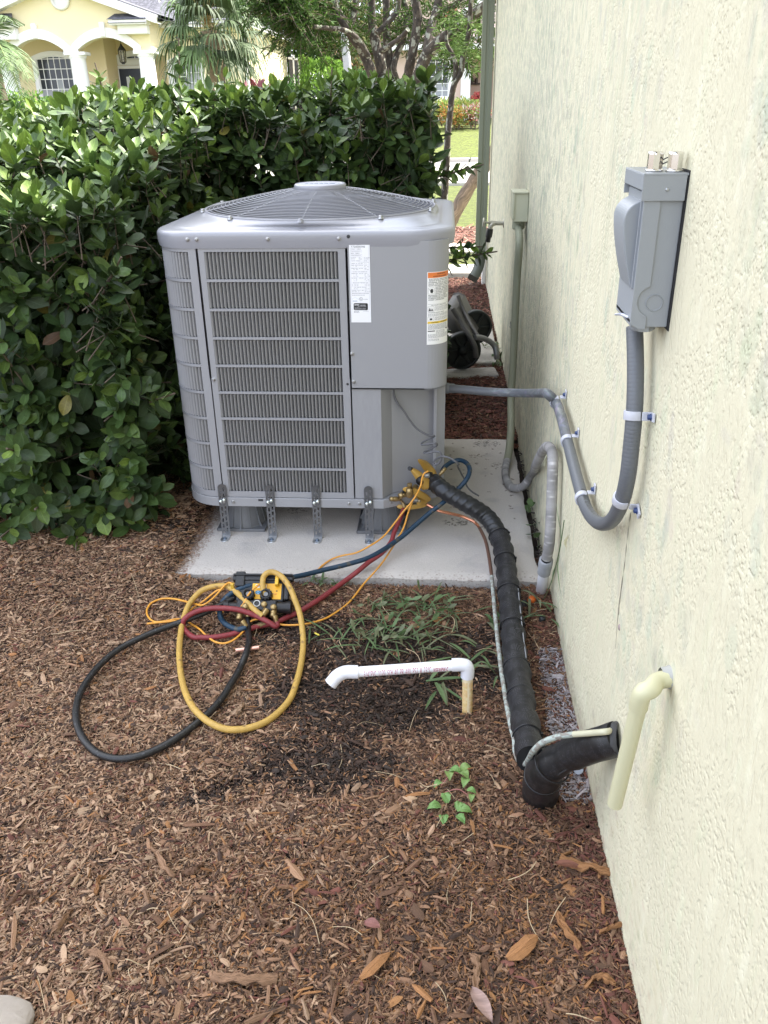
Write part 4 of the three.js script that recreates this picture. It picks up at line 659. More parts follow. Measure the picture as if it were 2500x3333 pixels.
// a brass flare fitting pointing along dir
const fitting = (at, dir, L = 0.034, r = 0.0085) => [lathe([[0, 0], [r * 0.75, 0], [r * 0.8, L * 0.12], [r * 0.8, L * 0.3]], at, dir, 16), lathe([[r * 0.8, L * 0.3], [r * 1.1, L * 0.32], [r * 1.1, L * 0.62], [r * 0.85, L * 0.66]], at, dir, 6), lathe([[r * 0.8, L * 0.64], [r * 0.95, L * 0.68], [r * 0.95, L], [0, L]], at, dir, 16)];
{ // brass service valves on the recessed panel
  const v = thing('service_valve', 'brass service valve with a hex cap at the lower right corner of the outdoor unit', 'valve', [-0.471, 0.2, -2.626]);
  const A = [-0.462, 0.215, -2.594], top = [-0.462, 0.235, -2.599], s = [-0.482, 0.2, -2.61], port = [-0.507, 0.185, -2.611];
  part('body', [lathe([[0, -0.016], [0.0125, -0.014], [0.0125, 0.016], [0, 0.018]], A, [0, 1, 0], 18), rod([A[0], A[1] - 0.004, A[2]], [A[0] + 0.02, A[1], A[2] - 0.05], 0.011)], brass, v);
  part('hex_cap', [lathe([[0, 0.014], [0.008, 0.0135], [0.0095, 0.012], [0.0095, -0.004], [0, -0.004]], top, [0, 1, 0.1], 6)], brass, v);
  part('side_cap', [...fitting([s[0] + 0.012, s[1] + 0.004, s[2] - 0.014], [-0.75, -0.2, 0.55], 0.036, 0.011)], brass, v);
  part('dark_seal', new THREE.TorusGeometry(0.012, 0.0035, 8, 20).rotateY(0.9).translate(s[0] + 0.004, s[1] + 0.012, s[2] - 0.006), blackRub, v);
  part('flare_fitting', fitting([port[0] + 0.012, port[1] - 0.006, port[2] - 0.008], [-0.85, 0.2, 0.4], 0.04, 0.0085), brass, v);
  const f2 = [-0.488, 0.165, -2.621];
  part('lower_stem', [rod([-0.496, 0.175, -2.621], f2, 0.0042), rod(f2, [-0.481, 0.15, -2.616], 0.006)], brassDull, v);
  const w = thing('suction_valve', 'dark suction service valve half hidden behind the upper yellow pipe clamp', 'valve', [-0.429, 0.24, -2.602]);
  const b = [-0.424, 0.25, -2.592];
  part('body', [rod([b[0], b[1], b[2] - 0.03], [b[0] + 0.035, b[1] + 0.01, b[2] - 0.08], 0.014), lathe([[0, 0.012], [0.0145, 0.01], [0.0155, -0.012], [0, -0.012]], [b[0], b[1], b[2] - 0.03], [-0.5, 0, 0.85], 20)], blackRub, w);
  const br = [-0.352, 0.255, -2.685];
  part('hose_fitting', fitting([-0.361, 0.245, -2.681], V(br).sub(V([-0.361, 0.245, -2.681])).normalize().toArray(), 0.034, 0.0072), brass, w);
}
// yellow plastic pipe clamps that hold the temperature probes
const clampM = phys(lin(0.46, 0.27, 0.055), 0.45, { bumpMap: rep(smudge, 10, 10), bumpScale: 0.0012 });
const spring = std(lin(0.5, 0.5, 0.48), 0.3, { metalness: 0.9 });
function jawShell(A, B, C, wA, wB, wC, bulge, up) { // a dished jaw half: three stations A, B, C along it, widths across, bulging towards up
  const cA = V(A), cB = V(B), cC = V(C), U = V(up).normalize(), curve = new THREE.QuadraticBezierCurve3(cA, cB.clone().multiplyScalar(2).addScaledVector(cA, -0.5).addScaledVector(cC, -0.5), cC);
  const sheet = (k) => grid(18, 10, (u, v) => {
    const p = curve.getPoint(u), d = curve.getTangent(u), side = new THREE.Vector3().crossVectors(d, U).normalize(), nn = new THREE.Vector3().crossVectors(side, d).normalize();
    const w = u < 0.5 ? lerp(wA, wB, sstep(0, 0.5, u)) : lerp(wB, wC, sstep(0.5, 1, u)), q = (v - 0.5) * 2, round = Math.sqrt(Math.max(0, 1 - Math.pow(Math.abs(u - 0.5) * 2, 8)));
    return p.addScaledVector(side, q * w * round).addScaledVector(nn, bulge * (1 - q * q) * (0.35 + 0.65 * round) + k).toArray();
  });
  return [sheet(0), sheet(-0.003)];
}
{
  const a = thing('pipe_clamp', 'upper yellow spring clamp with open jaws on the black insulated pipe end', 'clamp', [-0.4, 0.23, -2.663], 'yellow temperature clamps at the valves');
  part('upper_jaw', jawShell([-0.433, 0.33, -2.614], [-0.404, 0.285, -2.66], [-0.379, 0.245, -2.662], 0.007, 0.0165, 0.02, 0.011, [0.55, 0.35, 0.75]), clampM, a);
  part('lower_jaw', jawShell([-0.459, 0.285, -2.641], [-0.428, 0.255, -2.637], [-0.399, 0.215, -2.627], 0.0085, 0.0155, 0.022, 0.012, [-0.3, 0.5, 0.8]), clampM, a);
  part('jaw_web', [jawShell([-0.418, 0.265, -2.615], [-0.407, 0.245, -2.617], [-0.393, 0.225, -2.624], 0.012, 0.016, 0.016, 0.006, [0, 0.5, 0.8])], clampM, a);
  part('rubber_tip', rod([-0.457, 0.282, -2.647], [-0.464, 0.29, -2.633], 0.0068, 0.0074), blackRub, a);
  const sp = [-0.407, 0.275, -2.612];
  part('spring', [0, 1, 2, 3].map((i) => new THREE.TorusGeometry(0.007, 0.0016, 6, 16).rotateY(1.2).translate(sp[0] + i * 0.0035, sp[1], sp[2] + 0.004)), spring, a);
  const b = thing('pipe_clamp', 'lower yellow spring clamp closed on the bare copper pipe beside the brass valve', 'clamp', [-0.431, 0.17, -2.655], 'yellow temperature clamps at the valves');
  part('upper_jaw', jawShell([-0.486, 0.225, -2.602], [-0.437, 0.205, -2.617], [-0.394, 0.16, -2.647], 0.007, 0.0155, 0.011, 0.014, [0.1, 0.9, 0.4]), clampM, b);
  part('lower_jaw', jawShell([-0.509, 0.15, -2.624], [-0.461, 0.142, -2.63], [-0.404, 0.146, -2.648], 0.008, 0.0105, 0.012, 0.008, [0, -0.5, 0.9]), clampM, b);
  part('pivot_plate', [jawShell([-0.44, 0.172, -2.629], [-0.425, 0.168, -2.635], [-0.399, 0.158, -2.648], 0.013, 0.019, 0.009, 0.007, [0.1, 0.5, 0.9])], clampM, b);
  part('rivet', lathe([[0, 0.005], [0.004, 0.0045], [0.0055, 0.002], [0.0055, 0]], [-0.428, 0.183, -2.597], [0.1, 0.4, 0.9], 12), brassDull, b);
  const s2 = [-0.443, 0.182, -2.604];
  part('spring', [0, 1, 2].map((i) => new THREE.TorusGeometry(0.006, 0.0014, 6, 16).rotateY(1.2).translate(s2[0] + i * 0.0035, s2[1], s2[2])), spring, b);
}
// charging hoses
const worn = (r, g, b, d) => { const t = tex(256, 64, (x, y) => { const n = fbm(x / 12, y / 12, 24 + d, 4), k = 0.92 + 0.14 * (n - 0.5) + 0.06 * (hash(x, y, 7) - 0.5), dirt = sstep(0.7, 0.76, fbm(x / 40, y / 20, 41 + d, 3)) * 0.55; return [lerp(r * k, 0.42, dirt), lerp(g * k, 0.33, dirt), lerp(b * k, 0.24, dirt)]; }, true); return std(0xffffff, 0.5, { map: rep(t, 5, 16), bumpMap: rep(fine, 10, 20), bumpScale: 0.0003 }); };
const hoseThing = (name, label, list, r, m, seg = 160) => { const o = thing(name, label, 'hose', list[Math.floor(list.length / 2)]); part('jacket', sweep(list, r, seg, 12), m, o); return o; };
const crimp = (o, a, b, r = 0.0105, L = 0.028) => { const d = V(b).sub(V(a)).normalize().toArray(); part('brass_end', lathe([[0, 0], [r * 0.75, 0], [r * 0.85, L * 0.1], [r * 0.85, L * 0.5], [r, L * 0.52], [r, L * 0.95], [r * 0.9, L]], a, d, 14), brass, o); };
{
  const blue = [...[[-0.352, 0.257, -2.686], [-0.341, 0.262, -2.719], [-0.315, 0.27, -2.746], [-0.289, 0.275, -2.749], [-0.265, 0.275, -2.721], [-0.255, 0.265, -2.679], [-0.266, 0.245, -2.65], [-0.289, 0.22, -2.636], [-0.317, 0.2, -2.617], [-0.352, 0.175, -2.593], [-0.39, 0.15, -2.576], [-0.437, 0.12, -2.542], [-0.489, 0.092, -2.495]], ...[[-0.584, 0.072, -2.393], [-0.658, 0.062, -2.358], [-0.732, 0.055, -2.33], [-0.801, 0.058, -2.286], [-0.866, 0.072, -2.234], [-0.919, 0.088, -2.177], [-0.966, 0.085, -2.155], [-1.002, 0.066, -2.146], [-1.023, 0.045, -2.133], [-1.025, 0.03, -2.104], [-1.01, 0.022, -2.071], [-0.978, 0.02, -2.041], [-0.945, 0.024, -2.024], [-0.925, 0.03, -2.029]]];
  const o = hoseThing('blue_hose', 'dark blue charging hose running from the valves over the pad to the gauge manifold', blue, 0.0082, worn(0.09, 0.22, 0.31, 1), 240);
  const n = blue.length; crimp(o, blue[n - 1], [-0.945, 0.055, -2.041], 0.0085, 0.022);
  const red = [...[[-0.484, 0.14, -2.619], [-0.497, 0.12, -2.571], [-0.513, 0.095, -2.524]], ...[[-0.52, 0.082, -2.487], [-0.55, 0.07, -2.423], [-0.59, 0.06, -2.376], [-0.623, 0.05, -2.331], [-0.657, 0.035, -2.302]], ...[[-0.722, 0.03, -2.201], [-0.745, 0.03, -2.167], [-0.772, 0.025, -2.14], [-0.794, 0.02, -2.122], [-0.817, 0.018, -2.103], [-0.838, 0.016, -2.085], [-0.874, 0.012, -2.069], [-0.903, 0.012, -2.056], [-0.943, 0.012, -2.029], [-0.978, 0.012, -2.01], [-1.02, 0.012, -1.996], [-1.059, 0.012, -1.994]], ...[[-1.073, 0.012, -1.992], [-1.101, 0.014, -2.012], [-1.121, 0.02, -2.037], [-1.117, 0.04, -2.043], [-1.092, 0.055, -2.057], [-1.054, 0.062, -2.071], [-1.008, 0.065, -2.073], [-0.957, 0.062, -2.071], [-0.921, 0.052, -2.068], [-0.891, 0.04, -2.064], [-0.863, 0.03, -2.056], [-0.843, 0.018, -2.053], [-0.838, 0.018, -2.06], [-0.842, 0.024, -2.066]]];
  const o2 = hoseThing('red_hose', 'dull red charging hose looping past the gauge manifold up to the lower valve', red, 0.0082, worn(0.55, 0.2, 0.22, 2), 280);
  crimp(o2, red[red.length - 1], [-0.849, 0.05, -2.077], 0.0085, 0.022);
  const yel = [...[[-0.888, 0.07, -2.129], [-0.891, 0.09, -2.138], [-0.895, 0.105, -2.152], [-0.894, 0.12, -2.171], [-0.882, 0.13, -2.178], [-0.867, 0.13, -2.182], [-0.845, 0.125, -2.174], [-0.824, 0.115, -2.156], [-0.804, 0.1, -2.13], [-0.788, 0.08, -2.103], [-0.775, 0.06, -2.082], [-0.763, 0.045, -2.049], [-0.754, 0.03, -2.013], [-0.746, 0.02, -1.972]], ...[[-0.739, 0.012, -1.893], [-0.738, 0.01, -1.803], [-0.744, 0.01, -1.728], [-0.766, 0.01, -1.671], [-0.794, 0.011, -1.631], [-0.836, 0.012, -1.605], [-0.881, 0.016, -1.596], [-0.925, 0.022, -1.61], [-0.971, 0.024, -1.648], [-1.016, 0.018, -1.714], [-1.056, 0.014, -1.797], [-1.09, 0.014, -1.891], [-1.115, 0.018, -1.987], [-1.126, 0.03, -2.066], [-1.119, 0.05, -2.126], [-1.092, 0.068, -2.164], [-1.053, 0.078, -2.176], [-1.012, 0.08, -2.175]], ...[[-1.002, 0.08, -2.166], [-0.982, 0.078, -2.149], [-0.959, 0.074, -2.126], [-0.936, 0.068, -2.103], [-0.914, 0.06, -2.083], [-0.897, 0.052, -2.072], [-0.883, 0.045, -2.067]]];
  const o3 = hoseThing('yellow_hose', 'worn yellow charging hose standing in a big loop in front of the gauge manifold', yel, 0.0088, worn(0.8, 0.65, 0.33, 3), 300);
  crimp(o3, yel[0], [-0.886, 0.06, -2.122], 0.0098, 0.03); crimp(o3, yel[yel.length - 1], [-0.877, 0.05, -2.08], 0.0098, 0.024);
  const blk = [...[[-0.931, 0.03, -2.078], [-0.927, 0.022, -2.06], [-0.921, 0.016, -2.026]], ...[[-0.905, 0.02, -1.97], [-0.901, 0.02, -1.9], [-0.906, 0.01, -1.866], [-0.91, 0.01, -1.821], [-0.917, 0.01, -1.778], [-0.924, 0.01, -1.729], [-0.945, 0.012, -1.66], [-0.973, 0.012, -1.605], [-1.004, 0.01, -1.56], [-1.037, 0.009, -1.524], [-1.075, 0.009, -1.498], [-1.122, 0.009, -1.486], [-1.173, 0.009, -1.499], [-1.223, 0.009, -1.538], [-1.266, 0.009, -1.593], [-1.296, 0.01, -1.654], [-1.311, 0.012, -1.717], [-1.312, 0.014, -1.784], [-1.301, 0.014, -1.858], [-1.274, 0.015, -1.925], [-1.228, 0.02, -1.974], [-1.178, 0.025, -2.014], [-1.123, 0.032, -2.046], [-1.066, 0.042, -2.079], [-1.023, 0.05, -2.11], [-0.988, 0.055, -2.146], [-0.961, 0.055, -2.188]]];
  const dash = tex(512, 64, (x, y) => { const l = Math.abs(y - 20) < 2 && (x % 32) < 24; const k = l ? 0.3 : 0.1 + 0.05 * fbm(x / 10, y / 10, 8, 3) + (hash(x >> 2, y >> 2, 6) > 0.985 ? 0.2 : 0); return [k, k, k * 1.04]; }, true);
  const o4 = hoseThing('black_hose', 'thick black vacuum hose lying in a wide loop on the mulch', blk, 0.0095, std(0xffffff, 0.38, { map: rep(dash, 4, 17), bumpMap: rep(fine, 8, 16), bumpScale: 0.0003 }), 260);
  crimp(o4, blk[0], [-0.935, 0.06, -2.099], 0.0115, 0.04);
  // thin orange probe wires
  const wire = std(lin(0.72, 0.33, 0.045), 0.4);
  const w1 = [...[[-0.399, 0.29, -2.611], [-0.412, 0.285, -2.605], [-0.419, 0.27, -2.598], [-0.422, 0.255, -2.581], [-0.429, 0.235, -2.579], [-0.441, 0.21, -2.578], [-0.459, 0.185, -2.571], [-0.481, 0.16, -2.563], [-0.511, 0.125, -2.541], [-0.55, 0.09, -2.502]], ...[[-0.597, 0.075, -2.457], [-0.64, 0.055, -2.448], [-0.685, 0.045, -2.446], [-0.718, 0.038, -2.434], [-0.743, 0.035, -2.401], [-0.759, 0.034, -2.365], [-0.782, 0.034, -2.328]], ...[[-0.816, 0.035, -2.314], [-0.854, 0.07, -2.264], [-0.875, 0.09, -2.213], [-0.909, 0.1, -2.15], [-0.93, 0.09, -2.122], [-0.952, 0.06, -2.093], [-0.993, 0.035, -2.107], [-1.036, 0.025, -2.106]]];
  const a = thing('probe_wire', 'thin orange probe wire from the upper yellow clamp across the pad behind the blue hose', 'wire', w1[12], 'orange probe wires of the gauges');
  part('cable', sweep(w1, 0.0031, 260, 8), wire, a);
  const w2 = [...[[-0.453, 0.18, -2.594], [-0.459, 0.165, -2.586], [-0.468, 0.145, -2.568], [-0.476, 0.12, -2.544], [-0.487, 0.1, -2.521], [-0.499, 0.088, -2.502]], ...[[-0.502, 0.075, -2.507], [-0.522, 0.06, -2.461], [-0.543, 0.05, -2.402], [-0.569, 0.042, -2.341], [-0.596, 0.03, -2.295]], ...[[-0.636, 0.014, -2.205], [-0.667, 0.01, -2.157], [-0.704, 0.01, -2.111], [-0.749, 0.012, -2.081], [-0.79, 0.012, -2.071], [-0.833, 0.012, -2.072]], ...[[-0.863, 0.02, -2.072], [-0.877, 0.03, -2.066], [-0.894, 0.035, -2.063], [-0.911, 0.03, -2.067], [-0.924, 0.025, -2.058], [-0.932, 0.02, -2.027], [-0.941, 0.016, -2.006], [-0.956, 0.014, -1.981], [-0.977, 0.012, -1.968], [-1.002, 0.012, -1.971], [-1.035, 0.012, -1.996], [-1.069, 0.014, -2.032]], ...[[-1.097, 0.012, -2.057], [-1.129, 0.012, -2.08], [-1.156, 0.014, -2.083], [-1.188, 0.014, -2.07], [-1.219, 0.012, -2.069], [-1.247, 0.012, -2.093], [-1.263, 0.014, -2.127], [-1.26, 0.018, -2.164], [-1.233, 0.022, -2.183], [-1.193, 0.026, -2.179], [-1.15, 0.03, -2.16], [-1.109, 0.04, -2.131], [-1.076, 0.05, -2.11], [-1.053, 0.06, -2.126], [-1.037, 0.07, -2.149], [-1.021, 0.085, -2.165], [-1.003, 0.1, -2.163], [-0.991, 0.1, -2.156]]];
  const b = thing('probe_wire', 'thin orange probe wire from the lower clamp, looping on the mulch left of the manifold', 'wire', w2[14], 'orange probe wires of the gauges');
  part('cable', sweep(w2, 0.0031, 320, 8), wire, b);
  part('plug', box(0.01, 0.024, 0.012, w2[w2.length - 1][0], w2[w2.length - 1][1] - 0.01, w2[w2.length - 1][2], 0.002), std(lin(0.66, 0.42, 0.06), 0.4), b);
  const w3 = [[-1.241, 0.01, -2.06], [-1.207, 0.012, -2.065], [-1.168, 0.014, -2.071], [-1.138, 0.016, -2.078], [-1.113, 0.03, -2.123], [-1.084, 0.045, -2.139], [-1.061, 0.058, -2.158], [-1.043, 0.07, -2.164], [-1.022, 0.075, -2.167]];
  const d = thing('probe_wire', 'short thin orange wire end lying straight left of the yellow hose loop', 'wire', w3[3], 'orange probe wires of the gauges');
  part('cable', sweep(w3, 0.0031, 80, 8), wire, d);
}
{ // digital gauge manifold lying face up against the pad edge
  const o = [-0.923, 0.035, -2.186], t = thing('gauge_manifold', 'black and yellow digital gauge manifold with brass fittings lying against the pad edge', 'gauge manifold', o);
  const pl = phys(lin(0.014, 0.014, 0.016), 0.4, { bumpMap: rep(fine, 20, 20), bumpScale: 0.0003 }), yel = std(lin(0.7, 0.42, 0.03), 0.45);
  // body frame: x along the valve bar, y out of its face, tilted back toward the pad
  const q = new THREE.Quaternion().setFromEuler(new THREE.Euler(0.62, 0.03, -0.035)), B = V([-0.897, 0.05, -2.108]);
  const put = (g) => { const s = strip(g); s.applyQuaternion(q); return s.translate(B.x, B.y, B.z); };
  const at = (x, y, z) => new THREE.Vector3(x, y, z).applyQuaternion(q).add(B).toArray(), dir = (x, y, z) => new THREE.Vector3(x, y, z).applyQuaternion(q).toArray();
  part('valve_bar', [put(box(0.122, 0.034, 0.036, -0.01, 0, 0.0, 0.006)), put(new THREE.CylinderGeometry(0.017, 0.017, 0.03, 20).rotateZ(Math.PI / 2).translate(0.066, -0.002, 0)), put(new THREE.CylinderGeometry(0.015, 0.015, 0.03, 20).rotateZ(Math.PI / 2).translate(-0.084, -0.002, 0))], pl, t);
  part('hand_wheel', put(new THREE.CylinderGeometry(0.0195, 0.0195, 0.014, 12).rotateZ(Math.PI / 2).translate(0.086, -0.002, 0)), pl, t);
  part('hand_wheel', put(new THREE.CylinderGeometry(0.0195, 0.0195, 0.014, 12).rotateZ(Math.PI / 2).translate(-0.104, -0.002, 0)), pl, t);
  part('case', [put(box(0.15, 0.036, 0.078, -0.004, -0.016, -0.055, 0.008)), put(box(0.016, 0.02, 0.07, 0.078, 0.006, -0.054, 0.005)), put(box(0.19, 0.02, 0.02, 0.0, -0.004, -0.095, 0.006)), put(box(0.185, 0.009, 0.007, 0.0, 0.008, -0.103, 0.003))], pl, t);
  part('back_hook', [put(box(0.03, 0.01, 0.05, -0.07, 0.004, -0.09, 0.004))], pl, t);
  const face = canvasTex(256, 160, (c) => { c.fillStyle = '#e9b020'; c.fillRect(0, 0, 256, 160); c.fillStyle = '#e8e4d8'; c.fillRect(26, 10, 96, 34); c.fillStyle = '#3c8fc0'; c.beginPath(); c.ellipse(54, 92, 26, 20, 0, 0, 7); c.fill(); c.strokeStyle = '#e8f0f4'; c.lineWidth = 3; c.beginPath(); c.arc(54, 92, 11, 0.4, 5.4); c.stroke(); c.fillStyle = '#3a3228'; c.fillRect(30, 16, 84, 5); c.fillRect(30, 28, 60, 4); c.fillRect(150, 100, 40, 6); c.fillStyle = '#2a1d10'; c.beginPath(); c.ellipse(216, 76, 9, 6, 0, 0, 7); c.fill(); c.fillStyle = '#d88414'; c.beginPath(); c.ellipse(208, 108, 13, 7, 0, 0, 7); c.fill(); });
  part('face_plate', put(grid(1, 1, (u, v) => [lerp(-0.03, 0.06, u), 0.0032, lerp(-0.024, -0.076, v)], (u, v) => [u, v])), std(0xffffff, 0.4, { map: face }), t);
  part('yellow_clip', put(box(0.011, 0.02, 0.03, 0.046, 0.012, -0.08, 0.002)), yel, t);
  for (const [x, h] of [[-0.038, 0.024], [0.016, 0.022]]) { const k = part('knob', [put(lathe([[0.0175, 0], [0.0175, h], [0.0155, h + 0.003], [0.011, h + 0.003], [0.011, h - 0.006], [0, h - 0.006]], [0, 0, 0], [0, 1, 0], 28).translate(x, 0, -0.034)), ...Array.from({ length: 12 }, (_, i) => put(new THREE.CylinderGeometry(0.0022, 0.0022, h, 6).translate(x + Math.cos(i * 0.524) * 0.0175, h / 2, -0.034 + Math.sin(i * 0.524) * 0.0175)))], pl, t); part('dial', put(new THREE.CylinderGeometry(0.007, 0.007, 0.002, 20).translate(x, h - 0.003, -0.034)), std(lin(0.2, 0.2, 0.2), 0.5), k); }
  part('sight_glass', put(new THREE.TorusGeometry(0.0095, 0.002, 8, 28).rotateX(Math.PI / 2).translate(-0.009, 0.018, -0.004)), spring, t);
  for (const p of [[-0.938, 0.06, -2.091], [-0.883, 0.06, -2.105], [-0.853, 0.055, -2.098]]) part('brass_port', [...fitting([p[0], p[1] - 0.012, p[2] - 0.012], [0, 0.7, 0.7], 0.03, 0.0095)], brass, t);
  for (const p of [[-0.88, 0.045, -2.09], [-0.853, 0.042, -2.085], [-0.953, 0.04, -2.068]]) part('brass_port', [...fitting([p[0], p[1] + 0.01, p[2] - 0.014], [0, -0.45, 0.9], 0.03, 0.0098)], brass, t);
  part('loose_fitting', [rod([-0.912, 0.012, -2.056], [-0.895, 0.014, -2.061], 0.0075), rod([-0.895, 0.014, -2.061], [-0.875, 0.016, -2.073], 0.0095)], brassDull, t);
}
{ // grey control wire: hangs from the cover, springs into a loose coil, ends beside the black line
  const w = [...[[-0.518, 0.564, -2.66], [-0.514, 0.54, -2.655], [-0.502, 0.516, -2.65], [-0.482, 0.49, -2.65], [-0.463, 0.459, -2.65], [-0.438, 0.429, -2.65], [-0.4, 0.406, -2.65], [-0.379, 0.402, -2.655], [-0.391, 0.392, -2.665], [-0.422, 0.376, -2.655], [-0.423, 0.373, -2.645], [-0.402, 0.379, -2.635], [-0.374, 0.383, -2.635], [-0.37, 0.373, -2.645], [-0.396, 0.352, -2.655], [-0.415, 0.345, -2.645], [-0.405, 0.346, -2.635], [-0.377, 0.357, -2.625], [-0.359, 0.356, -2.62], [-0.354, 0.339, -2.62], [-0.361, 0.318, -2.625], [-0.376, 0.304, -2.635], [-0.382, 0.309, -2.64], [-0.373, 0.325, -2.635], [-0.348, 0.346, -2.61], [-0.323, 0.343, -2.6], [-0.301, 0.327, -2.6]], ...[[-0.295, 0.24, -2.772], [-0.281, 0.2, -2.801], [-0.267, 0.17, -2.809], [-0.257, 0.14, -2.816], [-0.243, 0.13, -2.802], [-0.217, 0.13, -2.761]]];
  const t = thing('control_wire', 'thin grey control wire hanging in a loose coil from the outdoor unit', 'wire', w[8]);
  part('cable', sweep(w, 0.0033, 300, 8), std(lin(0.13, 0.13, 0.14), 0.45), t);
}

// ---------------------------------------------------------------- mulch chips, straw, small things lying about
function chipGeo(seed, flat = 1) { // a torn splinter of bark, about 1 long, lying along x
  const R = rng(seed), n = 4, pos = [], idx = [], tw = (R() - 0.5) * 0.7, bend = (R() - 0.35) * 0.3, skew = (R() - 0.5) * 0.14;
  for (let i = 0; i <= n; i++) {
    const t = i / n, w = 0.5 * (i === 0 || i === n ? 0.25 + 0.5 * R() : 0.75 + 0.4 * R()) * flat, x = t - 0.5, y = bend * Math.sin(t * Math.PI) * 0.6, z0 = skew * Math.sin(t * 5), a = tw * x, th = 0.11 * (i === 0 || i === n ? 0.5 : 1);
    const c = Math.cos(a) * 0.25, s = Math.sin(a) * 0.25;
    pos.push(x, y - s * w, z0 - c * w, x, y + th, z0 + 0.02 * (R() - 0.5), x, y + s * w, z0 + c * w, x, y - th, z0);
  }
  for (let i = 0; i < n; i++) for (let k = 0; k < 4; k++) { const a = i * 4 + k, b = i * 4 + (k + 1) % 4; idx.push(a, b, a + 4, b, b + 4, a + 4); }
  let g = new THREE.BufferGeometry(); g.setAttribute('position', new THREE.Float32BufferAttribute(pos, 3)); g.setIndex(idx); g = g.toNonIndexed(); g.computeVertexNormals();
  const p = g.attributes.position, uv = new Float32Array(p.count * 2); for (let i = 0; i < p.count; i++) { uv[i * 2] = p.getX(i); uv[i * 2 + 1] = p.getZ(i) * 3; } g.setAttribute('uv', new THREE.BufferAttribute(uv, 2));
  return g;
}
const grain = tex(128, 128, (x, y) => 0.6 + 0.4 * fbm(x / 32, y / 4, 101, 3, 4, 32));
const grainMap = tex(128, 128, (x, y) => 0.72 + 0.28 * fbm(x / 32, y / 4, 101, 3, 4, 32), true);
const chipMat = std(0xffffff, 0.88, { map: grainMap });
const PAL = { pale: [0.52, 0.34, 0.215], tan: [0.35, 0.2, 0.115], brown: [0.19, 0.1, 0.057], dark: [0.07, 0.039, 0.026], red: [0.2, 0.075, 0.052], ginger: [0.38, 0.18, 0.07], wet: [0.056, 0.039, 0.03], grey: [0.44, 0.4, 0.41] };
const ell = (x, z, cx, cz, rx, rz) => ((x - cx) / rx) ** 2 + ((z - cz) / rz) ** 2;
const dirtC = [-0.534, 0, -1.771], dirtD = [-0.442, 0, -1.941], streak0 = [-0.996, 0, -1.36], streak1 = [-0.565, 0, -1.589];
function wetness(x, z) {
  const n = fbm(x * 5, z * 5, 111, 3) - 0.5;
  const w = Math.max(1.25 - ell(x, z, dirtC[0], dirtC[2], 0.3, 0.17), 1.1 - ell(x, z, dirtD[0], dirtD[2], 0.36, 0.22), 0.9 - ell(x, z, -0.62, -1.52, 0.26, 0.12), 0.9 - ell(x, z, -0.72, -2.05, 0.3, 0.12));
  const t = clamp(((x - streak0[0]) * (streak1[0] - streak0[0]) + (z - streak0[2]) * (streak1[2] - streak0[2])) / ((streak1[0] - streak0[0]) ** 2 + (streak1[2] - streak0[2]) ** 2)), dx = x - lerp(streak0[0], streak1[0], t), dz = z - lerp(streak0[2], streak1[2], t);
  const s = 0.85 - Math.hypot(dx, dz) / 0.055, q = 0.3 - ell(x, z, -1.33, -2.5, 0.22, 0.3);
  return clamp(Math.max(w, s, q) + n * 1.1);
}
function chipColour(x, z, R) {
  const w = wetness(x, z), n = fbm(x * 3, z * 3, 115, 3), pale = sstep(-0.4, -1.0, x) * 0.78 - 0.17 + (n - 0.5) * 0.8, wall = sstep(-0.16, -0.02, x);
  let u = R(), k;
  if (w > 0.25 && R() < w * 0.8) k = R() < 0.5 ? 'wet' : 'dark';
  else if (x > -0.07 && z < -1.42 && z > -2.0 && R() < 0.55) k = 'grey';
  else if (wall * R() > 0.45) k = u < 0.6 ? 'red' : 'brown';
  else if (u < 0.14 + 0.3 * pale) k = 'pale';
  else if (u < 0.42 + 0.25 * pale) k = 'tan';
  else if (u < 0.74) k = 'brown';
  else if (u < 0.91) k = 'dark';
  else if (u < 0.945) k = 'ginger';
  else k = 'red';
  if (k === 'pale' && R() < sstep(-0.95, -0.25, x + 0.3 * (n - 0.5)) * sstep(-1.6, -1.05, z)) k = 'ginger';
  const f = 0.72 + 0.56 * R(), c = PAL[k];
  return lin(c[0] * f, c[1] * f * (0.97 + 0.06 * R()), c[2] * f);
}
const chipVariants = Array.from({ length: 7 }, (_, i) => chipGeo(200 + i, i === 6 ? 1.7 : 1));
const _m = new THREE.Matrix4(), _q = new THREE.Quaternion(), _e = new THREE.Euler(), _p = new THREE.Vector3(), _s = new THREE.Vector3();
function pose(x, y, z, yaw, pitch, roll, sx, sy, sz) { _e.set(roll, yaw, pitch, 'YXZ'); return _m.compose(_p.set(x, y, z), _q.setFromEuler(_e), _s.set(sx, sy, sz)); }
const onPad = (x, z) => x > -1.2 && x < -0.02 && z < -2.345 && z > -3.61;
